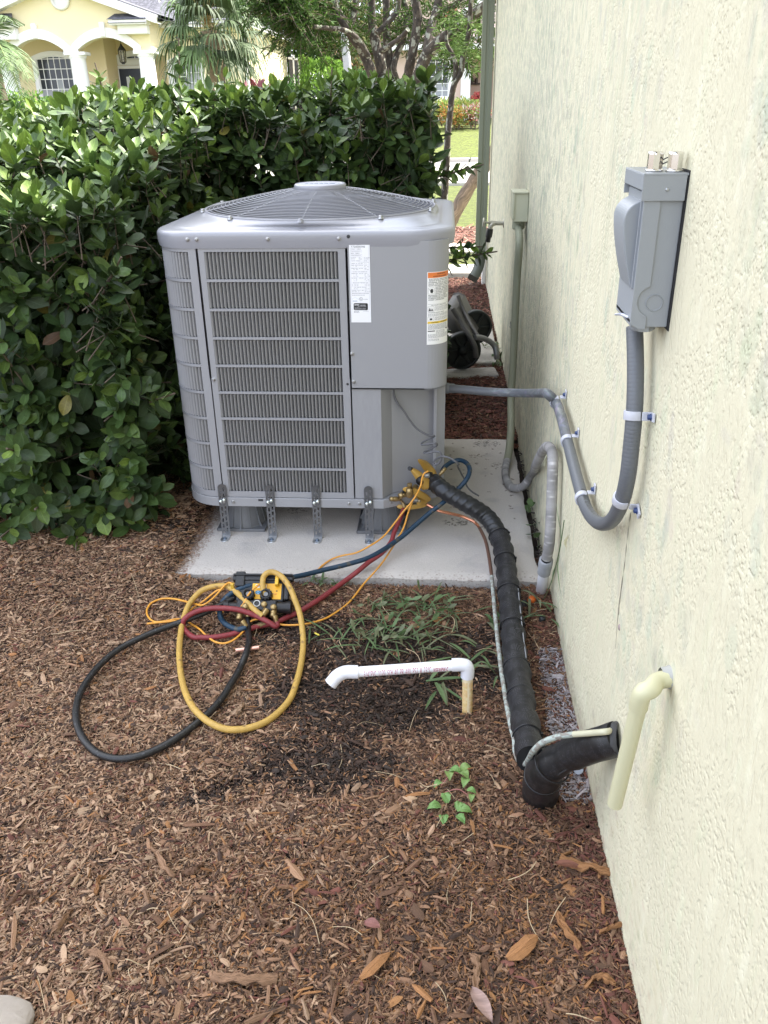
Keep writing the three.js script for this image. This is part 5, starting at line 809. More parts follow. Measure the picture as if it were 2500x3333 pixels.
{
  const R = rng(4242), lists = chipVariants.map(() => []);
  const drop = (x, z, L, lift, col) => {
    const v = Math.floor(R() * 7), W = L * (0.5 + R() * 0.6), H = L * (0.35 + R() * 0.4), tilt = 0.55 * (R() + R() - 1);
    lists[v].push([pose(x, bedHeight(x, z) + lift, z, R() * 6.283, tilt, (R() - 0.5) * 1.3, L, H, W).clone(), col]);
  };
  for (let i = 0; i < 370000; i++) { // the bed in front: finest where it is deepest
    const z = -0.62 - 1.95 * R(), half = 0.35 + 0.86 * -z * 0.86, x = -R() * Math.min(2.25, half + 0.45);
    if (onPad(x, z) || (wetness(x, z) > 0.55 && R() < 0.45)) continue;
    const u = R(), L = u < 0.78 ? 0.005 + 0.009 * R() : u < 0.987 ? 0.011 + 0.013 * R() : 0.022 + 0.024 * R();
    drop(x, z, L, R() * R() * 0.012 - 0.003, chipColour(x, z, R));
  }
  for (let i = 0; i < 26000; i++) { // left of the pad, under the hedge
    const z = -2.4 - 1.0 * R(), x = -1.1 - 1.1 * R(); if (onPad(x, z)) continue;
    drop(x, z, 0.008 + 0.02 * R(), R() * 0.01, chipColour(x, z, R));
  }
  for (let i = 0; i < 2600; i++) { // washed over the left front corner of the pad
    const t = R(), z = lerp(-2.34, -2.95, t), x = -1.262 + Math.abs(R() + R() - 1) * (0.02 + 0.045 * Math.sin(0.5 + t * 2.2)) * (0.7 + 0.6 * fbm(z * 9, 3, 117, 2)), v = Math.floor(R() * 7), L = 0.005 + 0.014 * R() * R();
    lists[v].push([pose(x, PAD + 0.002 + 0.004 * R(), z, R() * 6.28, 0.3 * (R() - 0.5), (R() - 0.5), L, L * 0.5, L * 0.7).clone(), chipColour(x, z, R)]);
  }
  for (let i = 0; i < 46000; i++) { // red mulch between the unit and the wall and out to the walk
    const z = -3.6 - 4.1 * Math.pow(R(), 1.4), x = -R() * 1.15, u = R(), f = 0.7 + 0.7 * R();
    const c = u < 0.6 ? PAL.red : u < 0.8 ? PAL.brown : u < 0.93 ? PAL.dark : PAL.tan;
    drop(x, z, 0.012 + 0.03 * R() * R() + 0.01 * R(), R() * 0.014, lin(c[0] * f, c[1] * f, c[2] * f));
  }
  for (let i = 0; i < 1500; i++) { const z = -9.5 - 1.5 * R(), x = -5 + 6 * R(), f = 0.8 + 0.6 * R(); lists[i % 7].push([pose(x, 0.02 + R() * 0.02, z, R() * 6, R() - 0.5, R() - 0.5, 0.07 + R() * 0.06, 0.05, 0.06).clone(), R() < 0.6 ? lin(0.27 * f, 0.12 * f, 0.09 * f) : lin(0.4 * f, 0.28 * f, 0.2 * f)]); }
  lists.forEach((l, v) => { const im = new THREE.InstancedMesh(chipVariants[v], chipMat, l.length); im.name = 'bark_shreds'; l.forEach(([m, c], i) => { im.setMatrixAt(i, m); im.setColorAt(i, c); }); im.userData.kind = 'stuff'; bed.add(im); });
  // the larger pieces that can be told apart, one mesh each
  const mats = ['pale', 'tan', 'brown', 'dark', 'red', 'ginger', 'tan', 'brown'].map((k, i) => std(lin(...PAL[k].map((c) => c * (0.8 + 0.08 * i))), 0.88, { map: grainMap, bumpMap: grain, bumpScale: 0.002 }));
  let made = 0;
  while (made < 190) {
    const z = -0.72 - Math.pow(R(), 1.5) * 1.6, x = -R() * (0.4 + 0.8 * -z); if (onPad(x, z) || x > -0.02 || wetness(x, z) > 0.6) continue;
    const big = R() < 0.1, L = big ? 0.045 + 0.035 * R() : 0.02 + 0.022 * R(), W = L * (0.35 + R() * 0.6), wallSide = x > -0.15 && R() < 0.5;
    const near = x > -0.5 && z > -1.35, k = wallSide ? 4 : near && R() < 0.5 ? 5 : Math.floor(R() * 8);
    const m = new THREE.Mesh(chipVariants[Math.floor(R() * 7)], mats[k]); m.name = 'wood_chip'; m.castShadow = m.receiveShadow = true;
    pose(x, bedHeight(x, z) + 0.008 + R() * 0.006, z, R() * 6.283, 0.35 * (R() - 0.5), (R() - 0.5) * 0.9, L, L * 0.6, W).decompose(m.position, m.quaternion, m.scale);
    bed.add(m); made++;
  }
  // straw and fine roots
  const straw = [];
  for (let i = 0; i < 70; i++) {
    const right = R() < 0.45, z = -0.72 - R() * 1.5, x = right ? -R() * 0.5 : -0.2 - R() * (0.3 + 0.7 * -z), L = 0.03 + R() * 0.09, a = R() * 6.28, c = (R() - 0.5) * 1.8, P = [];
    if (onPad(x, z)) continue;
    for (let k = 0; k < 4; k++) { const t = k / 3, b = a + c * t; P.push([x + Math.cos(b) * L * t, bedHeight(x + Math.cos(b) * L * t, z + Math.sin(b) * L * t) + 0.012 + 0.012 * Math.sin(t * 3 + i), z + Math.sin(b) * L * t]); }
    straw.push(sweep(P, 0.0006 + 0.0006 * R(), 8, 4));
  }
  stuff(part('straw', straw, std(lin(0.52, 0.4, 0.25), 0.8), bed));
}
// things lying on the mulch
{
  const g = [[-0.939, 0.008, -1.94], [-0.874, 0.009, -1.956]];
  const t = thing('copper_offcut', 'short bright piece of cut copper pipe lying under the black hose', 'pipe piece', g[0]);
  part('tube', sweep(g, 0.0062, 4, 14, { open: true }), std(lin(0.78, 0.45, 0.36), 0.3, { metalness: 0.7 }), t);
  part('bore', sweep(g, 0.0045, 4, 12, { open: true }), std(lin(0.3, 0.15, 0.1), 0.5, { metalness: 0.6 }), t);
  const y = [[-0.721, 0.012, -2.032], [-0.707, 0.012, -2.022]]; const yt = thing('wire_offcut', 'tiny yellow clipping of wire insulation left of the weeds', 'clipping', y[0]); part('sleeve', sweep(y, 0.0026, 3, 8), std(lin(0.8, 0.66, 0.1), 0.5), yt);
  const o = [-0.065, 0.02, -2.234]; const on = thing('orange_wire_nut', 'orange plastic wire nut on the mulch beside the white conduit stub', 'wire nut', o);
  part('shell', lathe([[0, 0.012], [0.008, 0.012], [0.0125, 0.006], [0.0135, -0.008], [0.011, -0.01], [0, -0.01]], o, [0.1, 0.9, 0.3], 12), std(lin(0.78, 0.16, 0.02), 0.5), on);
  const b = [-0.09, 0.012, -2.217]; const bp = thing('black_plug', 'black rubber scrap on the mulch by the orange wire nut', 'scrap', b); part('lump', [lathe([[0, 0.014], [0.01, 0.012], [0.013, 0], [0.01, -0.008]], b, [0.4, 0.8, 0], 9), rod([b[0] - 0.004, b[1], b[2]], [b[0] - 0.03, b[1] - 0.004, b[2] + 0.012], 0.006)], std(lin(0.02, 0.02, 0.021), 0.6), bp);
  const s = [-0.042, 0.014, -2.135]; const st = thing('dark_plug', 'small black plug lying on the mulch between the black line and the wall', 'plug', s); part('cap', lathe([[0, 0.01], [0.008, 0.009], [0.0105, 0.002], [0.0105, -0.008]], s, [0.2, 0.9, 0.2], 14), std(lin(0.02, 0.021, 0.022), 0.5), st);
  const c = [-0.022, 0.014, -1.503]; const ct = thing('pale_disc', 'small pale blue translucent plastic disc on the mulch behind the rubber elbow', 'disc', c); part('disc', lathe([[0, 0.002], [0.0105, 0.0018], [0.0115, 0], [0.0105, -0.002], [0, -0.002]], c, [-0.1, 0.75, 0.6], 24), phys(lin(0.5, 0.54, 0.62), 0.3, { transmission: 0.3, thickness: 0 }), ct);
  const k = [-1.092, 0.01, -0.852]; const rk = thing('stone', 'pale rough stone at the lower left corner of the picture', 'stone', k);
  const rg = new THREE.IcosahedronGeometry(0.075, 4), rp = rg.attributes.position; for (let i = 0; i < rp.count; i++) { const p = new THREE.Vector3().fromBufferAttribute(rp, i), q = 1 + 0.24 * (fbm(p.x * 16 + 4, p.y * 16 + p.z * 20, 121, 4) - 0.5); rp.setXYZ(i, p.x * q * 1.3, p.y * q * 0.42, p.z * q * 0.8); } rg.computeVertexNormals(); rg.rotateY(0.5).translate(k[0] - 0.035, 0.008, k[2] + 0.028);
  part('lump', rg, std(lin(0.66, 0.58, 0.5), 0.9, { bumpMap: rep(fine, 3, 3), bumpScale: 0.003 }), rk);
  // a flat dead leaf and a pressed brown leaf
  const dead = (x, z, L, W, yaw, col, name, label, cup) => { const d = thing(name, label, 'dead leaf', [x, bedHeight(x, z) + 0.012, z]); const gg = grid(4, 10, (u, v) => { const w = W * Math.pow(Math.sin(Math.PI * Math.pow(v, 0.85)), 0.8), q = (u - 0.5) * 2, X = q * w * 0.5, Z = (v - 0.5) * L; return [x + X * Math.cos(yaw) + Z * Math.sin(yaw), bedHeight(x, z) + 0.015 + cup * q * q + 0.006 * Math.sin(v * 3), z - X * Math.sin(yaw) + Z * Math.cos(yaw)]; }); part('blade', gg, std(col, 0.7, { map: rep(grainMap, 12, 12) }), d); };
  const l1 = [-0.268, 0.01, -0.926]; dead(l1[0], l1[2], 0.072, 0.026, 0.5, lin(0.42, 0.28, 0.24), 'dead_leaf', 'flat pinkish brown dead leaf near the lower edge of the picture', 0.004);
  const l2 = [-0.078, 0.01, -1.23]; dead(l2[0], l2[2], 0.06, 0.018, 1.35, lin(0.22, 0.08, 0.045), 'dead_leaf', 'narrow red brown dead leaf among the big chips near the wall', 0.003);
  const l3 = [-0.472, 0.01, -1.075]; dead(l3[0], l3[2], 0.035, 0.022, 1.2, lin(0.33, 0.14, 0.12), 'dead_leaf', 'small round reddish dead leaf in the middle of the front mulch', 0.002);
  const l4 = [-0.898, 0.01, -2.518];
}
// long curled strips of bark, the biggest pieces in the bed
{
  const R = rng(99), strips = [['q4', 1150, 700, 1490, 830, 0.022, 'ginger', 'long ginger strip of bark lying by the wall below the cream pipe'], ['q4', 1165, 1020, 1245, 1265, 0.017, 'ginger', 'split ginger splinter of bark pointing at the lower right'], ['q4', 1385, 1150, 1595, 1195, 0.014, 'ginger', 'flat ginger bark strip whose end touches the wall foot'], ['q4', 1290, 1490, 1480, 1520, 0.014, 'ginger', 'curved ginger bark strip near the lower right corner'], ['q4', 590, 1270, 660, 1490, 0.024, 'tan', 'wide brown fibrous bark piece near the bottom edge'], ['q5', 790, 450, 960, 560, 0.016, 'tan', 'knobby brown bark piece left of the crossing twigs'], ['q5', 985, 570, 1090, 500, 0.012, 'brown', 'dark splinter leaning right in the front mulch'], ['q5', 1150, 1080, 1490, 1140, 0.024, 'tan', 'large light brown bark slab low in the front mulch'], ['q5', 490, 660, 570, 585, 0.013, 'ginger', 'yellow brown bark flake in the left front mulch'], ['q5', 20, 725, 200, 690, 0.012, 'brown', 'dark red brown bark strip at the left edge'], ['q5', 450, 1010, 610, 1110, 0.017, 'tan', 'greyish brown bark strip in the lower left mulch'], ['q5', 300, 900, 360, 750, 0.012, 'tan', 'narrow upright tan bark strip in the lower left mulch'], ['q5', 1360, 730, 1480, 820, 0.014, 'brown', 'purple brown bark strip left of the pale twig'], ['q1', 1010, 950, 1100, 895, 0.016, 'pale', 'pale bark chip inside the yellow hose loop'], ['q1', 290, 505, 410, 545, 0.012, 'pale', 'pale bark chip above the black hose loop']];
  const mm = {}; for (const k of ['ginger', 'tan', 'brown', 'pale']) mm[k] = std(lin(...PAL[k]), 0.88, { map: rep(grainMap, 14, 30), bumpMap: rep(grain, 14, 30), bumpScale: 0.003 });
  const ends = { '0': [[-0.092, 0.008, -1.26], [0.015, 0.008, -1.212]], '1': [[-0.103, 0.008, -1.131], [-0.089, 0.008, -1.045]], '2': [[-0.04, 0.008, -1.088], [0.023, 0.008, -1.075]], '3': [[-0.086, 0.008, -0.972], [-0.032, 0.008, -0.966]], '4': [[-0.291, 0.008, -1.031], [-0.272, 0.008, -0.961]], '5': [[-0.963, 0.008, -1.219], [-0.881, 0.008, -1.171]], '6': [[-0.871, 0.008, -1.167], [-0.839, 0.008, -1.202]], '7': [[-0.755, 0.008, -0.966], [-0.636, 0.008, -0.952]], '8': [[-1.044, 0.008, -1.117], [-1.027, 0.008, -1.152]], '9': [[-1.207, 0.008, -1.08], [-1.147, 0.008, -1.098]], '10': [[-1.003, 0.008, -0.978], [-0.934, 0.008, -0.945]], '11': [[-1.073, 0.008, -1.016], [-1.077, 0.008, -1.077]], '12': [[-0.713, 0.008, -1.106], [-0.662, 0.008, -1.071]], '13': [[-0.893, 0.008, -1.674], [-0.862, 0.008, -1.712]], '14': [[-1.33, 0.008, -1.988], [-1.259, 0.008, -1.957]] };
  strips.forEach(([, , , , , W, col, label], i) => {
    const [A, B] = ends[i].map(V), s = 30 + i, L = B.clone().sub(A), side = new THREE.Vector3(-L.z, 0, L.x).normalize();
    const t = thing('bark_strip', label, 'bark', A.clone().lerp(B, 0.5).toArray(), 'large bark pieces on the mulch');
    const sheet = (k) => grid(16, 6, (u, v) => { const p = A.clone().lerp(B, u), q = (v - 0.5) * (0.35 + 0.65 * Math.pow(Math.sin(Math.PI * (0.12 + 0.76 * u)), 0.6)) * (1 + 0.5 * (noise(u * 9, v * 3, s) - 0.5)); p.addScaledVector(side, q * W * 0.75 + 0.012 * Math.sin(u * 3 + i) + 0.006 * (noise(u * 11, v * 2, s + 20) - 0.5)); p.y = bedHeight(p.x, p.z) + 0.011 + k + 0.009 * Math.sin(u * 3.1) - 0.012 * q * q + 0.01 * (noise(u * 9, v * 7, s + 9) - 0.5); return p.toArray(); }, (u, v) => [u * L.length(), v * W]);
    part('slab', [sheet(0), sheet(-0.004)], mm[col], t);
  });
}

// ---------------------------------------------------------------- hedge, weeds, trees and palms near the house
function leafGeo(L, W, fold, curl, n = 6, wide = 0.58) { // along +y, face to +z
  return grid(2, n, (u, v) => { const s = Math.sin(Math.PI * Math.pow(clamp(v * 0.97 + 0.02), Math.log(0.5) / Math.log(wide))), w = W * 0.5 * Math.pow(Math.max(0, s), 0.75), q = (u - 0.5) * 2, b = curl * v * v; return [q * w, L * (v - 0.25 * curl * v * v), fold * Math.abs(q) * w - L * b * 0.5 + 0.03 * L * Math.sin(v * 7 + q)]; }, (u, v) => [u, v]);
}
const veinTex = tex(64, 128, (x, y) => { const u = Math.abs(x / 64 - 0.5) * 2, v = y / 128, side = Math.abs(((v * 7 - u * 1.6) % 1 + 1) % 1 - 0.5), k = 0.86 + (u < 0.09 ? 0.28 : 0) + (side < 0.06 ? 0.09 : 0) + 0.1 * (noise(x / 6, y / 6, 131) - 0.5); return [k, k, k * 0.95]; }, true);
const leafMat = (c) => phys(c, 0.5, { map: veinTex, transmission: 0.34, thickness: 0, specularIntensity: 0.6, clearcoat: 0.16, clearcoatRoughness: 0.3, side: THREE.DoubleSide });
const woodMat = std(lin(0.12, 0.09, 0.065), 0.9, { bumpMap: rep(smudge, 8, 8), bumpScale: 0.003 });
const LEAVES = [leafGeo(1, 0.5, 0.25, 0.12), leafGeo(1, 0.44, 0.38, 0.3), leafGeo(1, 0.55, 0.15, 0.02), leafGeo(1, 0.48, 0.3, -0.16)];
const TINTS = { old: [0.054, 0.1, 0.034], mid: [0.092, 0.162, 0.045], fresh: [0.15, 0.24, 0.055], lime: [0.25, 0.37, 0.075], dull: [0.06, 0.095, 0.045], grey: [0.12, 0.16, 0.1], sick: [0.3, 0.26, 0.06], dead: [0.16, 0.09, 0.05] };
function leafFrame(pos, axis, spin, roll = 0) { // y along axis, face turned by spin about it
  const y = axis.clone().normalize(), ref = Math.abs(y.y) > 0.95 ? new THREE.Vector3(1, 0, 0) : UPV, x = new THREE.Vector3().crossVectors(ref, y).normalize(), z = new THREE.Vector3().crossVectors(x, y).normalize();
  return new THREE.Matrix4().makeBasis(x, y, z).multiply(new THREE.Matrix4().makeRotationY(spin)).setPosition(pos);
}
// the outline of a hedge: boxes with soft lumpy faces
function hedge(name, label, boxes, seed, sprigs) {
  const t = thing(name, label, 'hedge', [boxes[0].cx, 0, boxes[0].cz]), R = rng(seed), list = [], stems = [], base = new THREE.Vector3(boxes[0].cx, 0, boxes[0].cz);
  const rnd3 = () => new THREE.Vector3(R() * 2 - 1, R() * 2 - 1, R() * 2 - 1);
  const shoot = (p, dir, size, young, shell) => { // a rosette of leaves round the tip of a twig
    const d = dir.clone().normalize(), n = 6 + Math.floor(R() * 5), a0 = R() * 6.28, ref = Math.abs(d.y) > 0.9 ? new THREE.Vector3(1, 0, 0) : UPV, sx = new THREE.Vector3().crossVectors(ref, d).normalize(), sz = new THREE.Vector3().crossVectors(sx, d);
    for (let i = 0; i < n; i++) {
      const k = i / n, a = a0 + i * 2.4, open = lerp(1.32, 0.4, k) + 0.2 * (R() - 0.5), q = p.clone().addScaledVector(d, (k - 0.8) * size * 0.9), L = size * lerp(1.05, 0.7, k) * (0.8 + 0.4 * R());
      const out = sx.clone().multiplyScalar(Math.cos(a)).addScaledVector(sz, Math.sin(a)), ax = d.clone().multiplyScalar(Math.cos(open)).addScaledVector(out, Math.sin(open)); ax.y -= 0.12;
      const m = leafFrame(q, ax, 0); // leaf face toward the shoot axis
      const x = new THREE.Vector3(), y = new THREE.Vector3(), z = new THREE.Vector3(); m.extractBasis(x, y, z);
      const inn = d.clone().addScaledVector(y, -d.dot(y)).normalize(), xx = new THREE.Vector3().crossVectors(y, inn); m.makeBasis(xx, y, inn).setPosition(q);
      m.multiply(new THREE.Matrix4().makeRotationY((R() - 0.5) * 0.7)).scale(new THREE.Vector3(L * (0.85 + 0.3 * R()), L, L));
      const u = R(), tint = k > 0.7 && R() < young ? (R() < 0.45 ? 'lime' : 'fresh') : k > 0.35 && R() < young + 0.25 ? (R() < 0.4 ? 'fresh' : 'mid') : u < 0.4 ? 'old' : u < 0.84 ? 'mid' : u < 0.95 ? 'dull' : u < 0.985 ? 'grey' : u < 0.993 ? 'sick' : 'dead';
      list.push({ m, v: Math.floor(R() * 4), tint, shell, L });
    }
    stems.push(sweep([p.clone().addScaledVector(d, -size * 1.5 - 0.02).add(rnd3().multiplyScalar(0.02)), p.clone().addScaledVector(d, -size * 0.7), p.clone()], (q) => lerp(0.0024, 0.0014, q), 3, 4, { open: true }));
  };
  const hTop = (b, x, z) => b.y1(x, z) + 0.24 * (fbm(x * 2.2, z * 2.2, seed, 3) - 0.5);
  for (const b of boxes) {
    const faces = [];
    if (b.front) faces.push(['f', (b.x1 - b.x0) * 1.35 * b.front]); if (b.right) faces.push(['r', (b.z0 - b.z1) * 1.35 * b.right]); faces.push(['t', (b.x1 - b.x0) * (b.z0 - b.z1) * 1.05]); if (b.back) faces.push(['b', (b.x1 - b.x0) * 1.3 * b.back]);
    for (const [f, area] of faces) for (let i = 0; i < area * 235; i++) {
      const depth = R() < 0.62 ? 0.05 * R() : 0.05 + 0.2 * R(), far = depth > 0.06; let x, y, z, nx = 0, ny = 0, nz = 0;
      if (f === 't') { x = lerp(b.x0, b.x1, R()); z = lerp(b.z1, b.z0, R()); y = hTop(b, x, z) - depth * 0.9; ny = 1; }
      else {
        const low = b.low ?? 0.03; y = lerp(low, 1.3, Math.pow(R(), 1.12));
        if (f === 'f' || f === 'b') { x = lerp(b.x0, b.x1, R()); z = f === 'f' ? b.z0 : b.z1; nz = f === 'f' ? 1 : -1; } else { z = lerp(b.z1, b.z0, R()); x = b.x1; nx = 1; }
        const top = hTop(b, x, z); y = low + (y - low) / 1.3 * (top - low); const belly = 0.1 * (fbm((x + z) * 2.4, y * 2.6, seed + 3, 3) - 0.5) * 2 - 0.1 * sstep(top - 0.25, top, y) + 0.05 * sstep(0.4, 0.1, y);
        x += nx * (belly - depth); z += nz * (belly - depth);
        if (f !== 'b' && x > -1.34 && x < -0.3 && z > -3.62 && z < -2.35) continue;
      }
      const dir = new THREE.Vector3(nx * 0.75, ny * 0.8 + 0.5, nz * 0.75).add(rnd3().multiplyScalar(0.55));
      if (far) dir.add(rnd3().multiplyScalar(0.5));
      shoot(new THREE.Vector3(x, y, z), dir, 0.054 + 0.05 * R(), f === 't' ? 0.95 : far ? 0.08 : 0.28, depth);  // lime tips are new growth; the extra share on top paints in sunlight
    }
    // dark old growth inside
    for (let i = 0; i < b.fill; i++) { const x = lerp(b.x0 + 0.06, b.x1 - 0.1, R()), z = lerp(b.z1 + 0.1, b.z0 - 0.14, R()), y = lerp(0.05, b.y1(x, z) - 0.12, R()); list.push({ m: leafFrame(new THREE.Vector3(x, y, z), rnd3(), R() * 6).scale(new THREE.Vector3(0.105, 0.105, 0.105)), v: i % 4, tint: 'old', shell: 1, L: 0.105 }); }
    for (let i = 0; i < b.trunks; i++) { const x = lerp(b.x0 + 0.15, b.x1 - 0.2, R()), z = lerp(b.z1 + 0.2, b.z0 - 0.25, R()), P = [[x, -0.03, z]]; let q = [x, 0, z]; for (let k = 1; k <= 4; k++) { q = [q[0] + (R() - 0.5) * 0.16, 0.3 * k, q[2] + (R() - 0.5) * 0.16]; P.push(q); } stems.push(sweep(P, (u) => lerp(0.014, 0.005, u), 8, 6)); }
  }
  for (const [p, d, s, n] of sprigs) { const P = V(p), D = V(d).normalize(); for (let k = 0; k < n; k++) shoot(P.clone().addScaledVector(D, k * s * 0.95), D.clone().add(rnd3().multiplyScalar(0.25)), s * (1 - 0.08 * k), 0.8, 0); stems.push(sweep([P.clone().addScaledVector(D, -0.25), P, P.clone().addScaledVector(D, n * s * 0.9)], 0.0035, 6, 5)); }
  // the leaves that show largest stand as parts of their own, the rest as one mass
  camera.updateMatrixWorld(); const cp = camera.position, fwd = new THREE.Vector3(); camera.getWorldDirection(fwd); camera.updateProjectionMatrix();
  const pv = new THREE.Matrix4().multiplyMatrices(camera.projectionMatrix, camera.matrixWorldInverse), ctr = new THREE.Vector3(), nz = new THREE.Vector3(), yy = new THREE.Vector3(), xx = new THREE.Vector3();
  for (const l of list) { l.m.extractBasis(xx, yy, nz); ctr.setFromMatrixPosition(l.m); const to = cp.clone().sub(ctr), D = to.length(), n = ctr.clone().applyMatrix4(pv), inside = Math.abs(n.x) < 1 && Math.abs(n.y) < 1; l.score = inside && l.shell < 0.045 ? Math.abs(nz.normalize().dot(to) / D) * l.L * l.L / (D * D) : 0; }
  list.sort((a, b) => b.score - a.score);
  const mats = {}; for (const k in TINTS) mats[k] = leafMat(lin(...TINTS[k]));
  for (const l of list.slice(0, 296)) { const m = new THREE.Mesh(LEAVES[l.v], mats[l.tint]); m.name = 'leaf'; l.m.setPosition(new THREE.Vector3().setFromMatrixPosition(l.m).sub(base)); l.m.decompose(m.position, m.quaternion, m.scale); t.add(m); }
  const rest = list.slice(296), white = leafMat(new THREE.Color(1, 1, 1));
  for (let v = 0; v < 4; v++) { const part_ = rest.filter((l) => l.v === v), im = new THREE.InstancedMesh(LEAVES[v], white, part_.length); im.name = 'leaf_mass'; part_.forEach((l, i) => { const p = new THREE.Vector3().setFromMatrixPosition(l.m).sub(base); l.m.setPosition(p); im.setMatrixAt(i, l.m); const f = 0.75 + 0.5 * R(), c = TINTS[l.tint]; im.setColorAt(i, lin(c[0] * f, c[1] * f, c[2] * f)); }); stuff(im); t.add(im); }
  stuff(part('twigs', stems, woodMat, t));
  return t;
}
hedge('left_hedge', 'dense green hedge with big glossy leaves filling the left side beside the outdoor unit', [
  { x0: -3.3, x1: -1.37, z0: -2.56, z1: -5.0, y1: (x, z) => lerp(1.22, 1.42, sstep(-2.5, -4.2, z)) - 0.07 * sstep(-1.85, -2.5, x), cx: -2.2, cz: -3.4, front: 0.95, right: 0.75, fill: 7000, trunks: 14 }],
  51, [[[-2.07, 1.38, -3.4], [0.05, 1, 0], 0.075, 3], [[-2.6, 1.42, -3.5], [-0.1, 1, 0.1], 0.075, 4], [[-1.62, 1.42, -4.3], [0.1, 1, 0], 0.08, 4], [[-1.85, 1.4, -4.0], [-0.15, 1, 0.1], 0.075, 3], [[-1.46, 0.86, -2.6], [0.6, 0.7, 0.4], 0.085, 3], [[-1.75, 0.72, -2.5], [-0.1, 0.9, 0.5], 0.085, 2],
    [[-1.36, 0.52, -2.62], [0.75, 0.35, 0.4], 0.09, 2], [[-1.72, 0.42, -2.42], [0.2, 0.4, 0.8], 0.088, 2], [[-1.68, 0.24, -2.4], [0.3, 0.3, 0.8], 0.085, 2], [[-1.82, 0.13, -2.47], [0.1, 0.15, 0.9], 0.082, 2], [[-1.62, 0.1, -2.5], [0.3, -0.05, 0.9], 0.08, 2], [[-2.05, 0.16, -2.48], [-0.2, 0.2, 0.9], 0.08, 2], [[-1.45, 0.12, -2.62], [0.5, 0.1, 0.8], 0.075, 2]]);
hedge('back_hedge', 'clipped dark green hedge standing across the yard behind the outdoor unit', [
  { x0: -1.75, x1: -0.42, z0: -4.0, z1: -4.75, y1: (x, z) => 1.4 - 0.02 * x + 0.03, cx: -1.0, cz: -4.35, front: 1, right: 1, back: 0.6, low: 0.06, fill: 2000, trunks: 9 }],
  77, [[[-0.36, 1.12, -4.15], [0.9, 0.25, 0.3], 0.07, 3], [[-0.38, 0.8, -4.1], [0.95, 0.05, 0.1], 0.075, 3], [[-0.3, 0.72, -4.3], [0.9, 0.2, 0.3], 0.08, 3], [[-1.4, 1.47, -4.3], [0.1, 1, 0], 0.07, 2], [[-0.9, 1.45, -4.3], [0.1, 1, 0], 0.07, 2], [[-0.62, 1.44, -4.2], [0, 1, 0.1], 0.07, 2]]);

// weeds and cut grass by the drain pipe
const bladeMat = (c) => phys(c, 0.55, { transmission: 0.25, thickness: 0, side: THREE.DoubleSide });
function blade(p, yaw, L, W, rise, droop) { return grid(2, 6, (u, v) => { const q = (u - 0.5) * 2, w = W * 0.5 * Math.pow(Math.sin(Math.PI * (0.12 + 0.88 * v)), 0.7) , d = L * v, h = rise * Math.sin(Math.PI * 0.55 * v) - droop * v * v; return [p[0] + Math.cos(yaw) * d - Math.sin(yaw) * q * w, p[1] + h + Math.abs(q) * w * 0.3, p[2] + Math.sin(yaw) * d + Math.cos(yaw) * q * w]; }, (u, v) => [u, v]); }
const grassMats = [bladeMat(lin(0.085, 0.15, 0.05)), bladeMat(lin(0.12, 0.19, 0.07)), bladeMat(lin(0.16, 0.18, 0.09))];
function weed(name, label, spots, seed, L0, L1, W, rise) {
  const R = rng(seed), t = thing(name, label, 'weeds', [spots[0][0], 0, spots[0][2]]);
  for (const [x, , z, n] of spots) for (let i = 0; i < n; i++) { const a = R() * 6.28, px = x + (R() - 0.5) * 0.09, pz = z + (R() - 0.5) * 0.07; part('blade', blade([px, bedHeight(px, pz) + 0.008, pz], a, lerp(L0, L1, R()), W * (0.6 + 0.7 * R()), rise * (0.3 + R()), rise * 0.7 * R()), grassMats[Math.floor(R() * 3)], t); }
  return t;
}
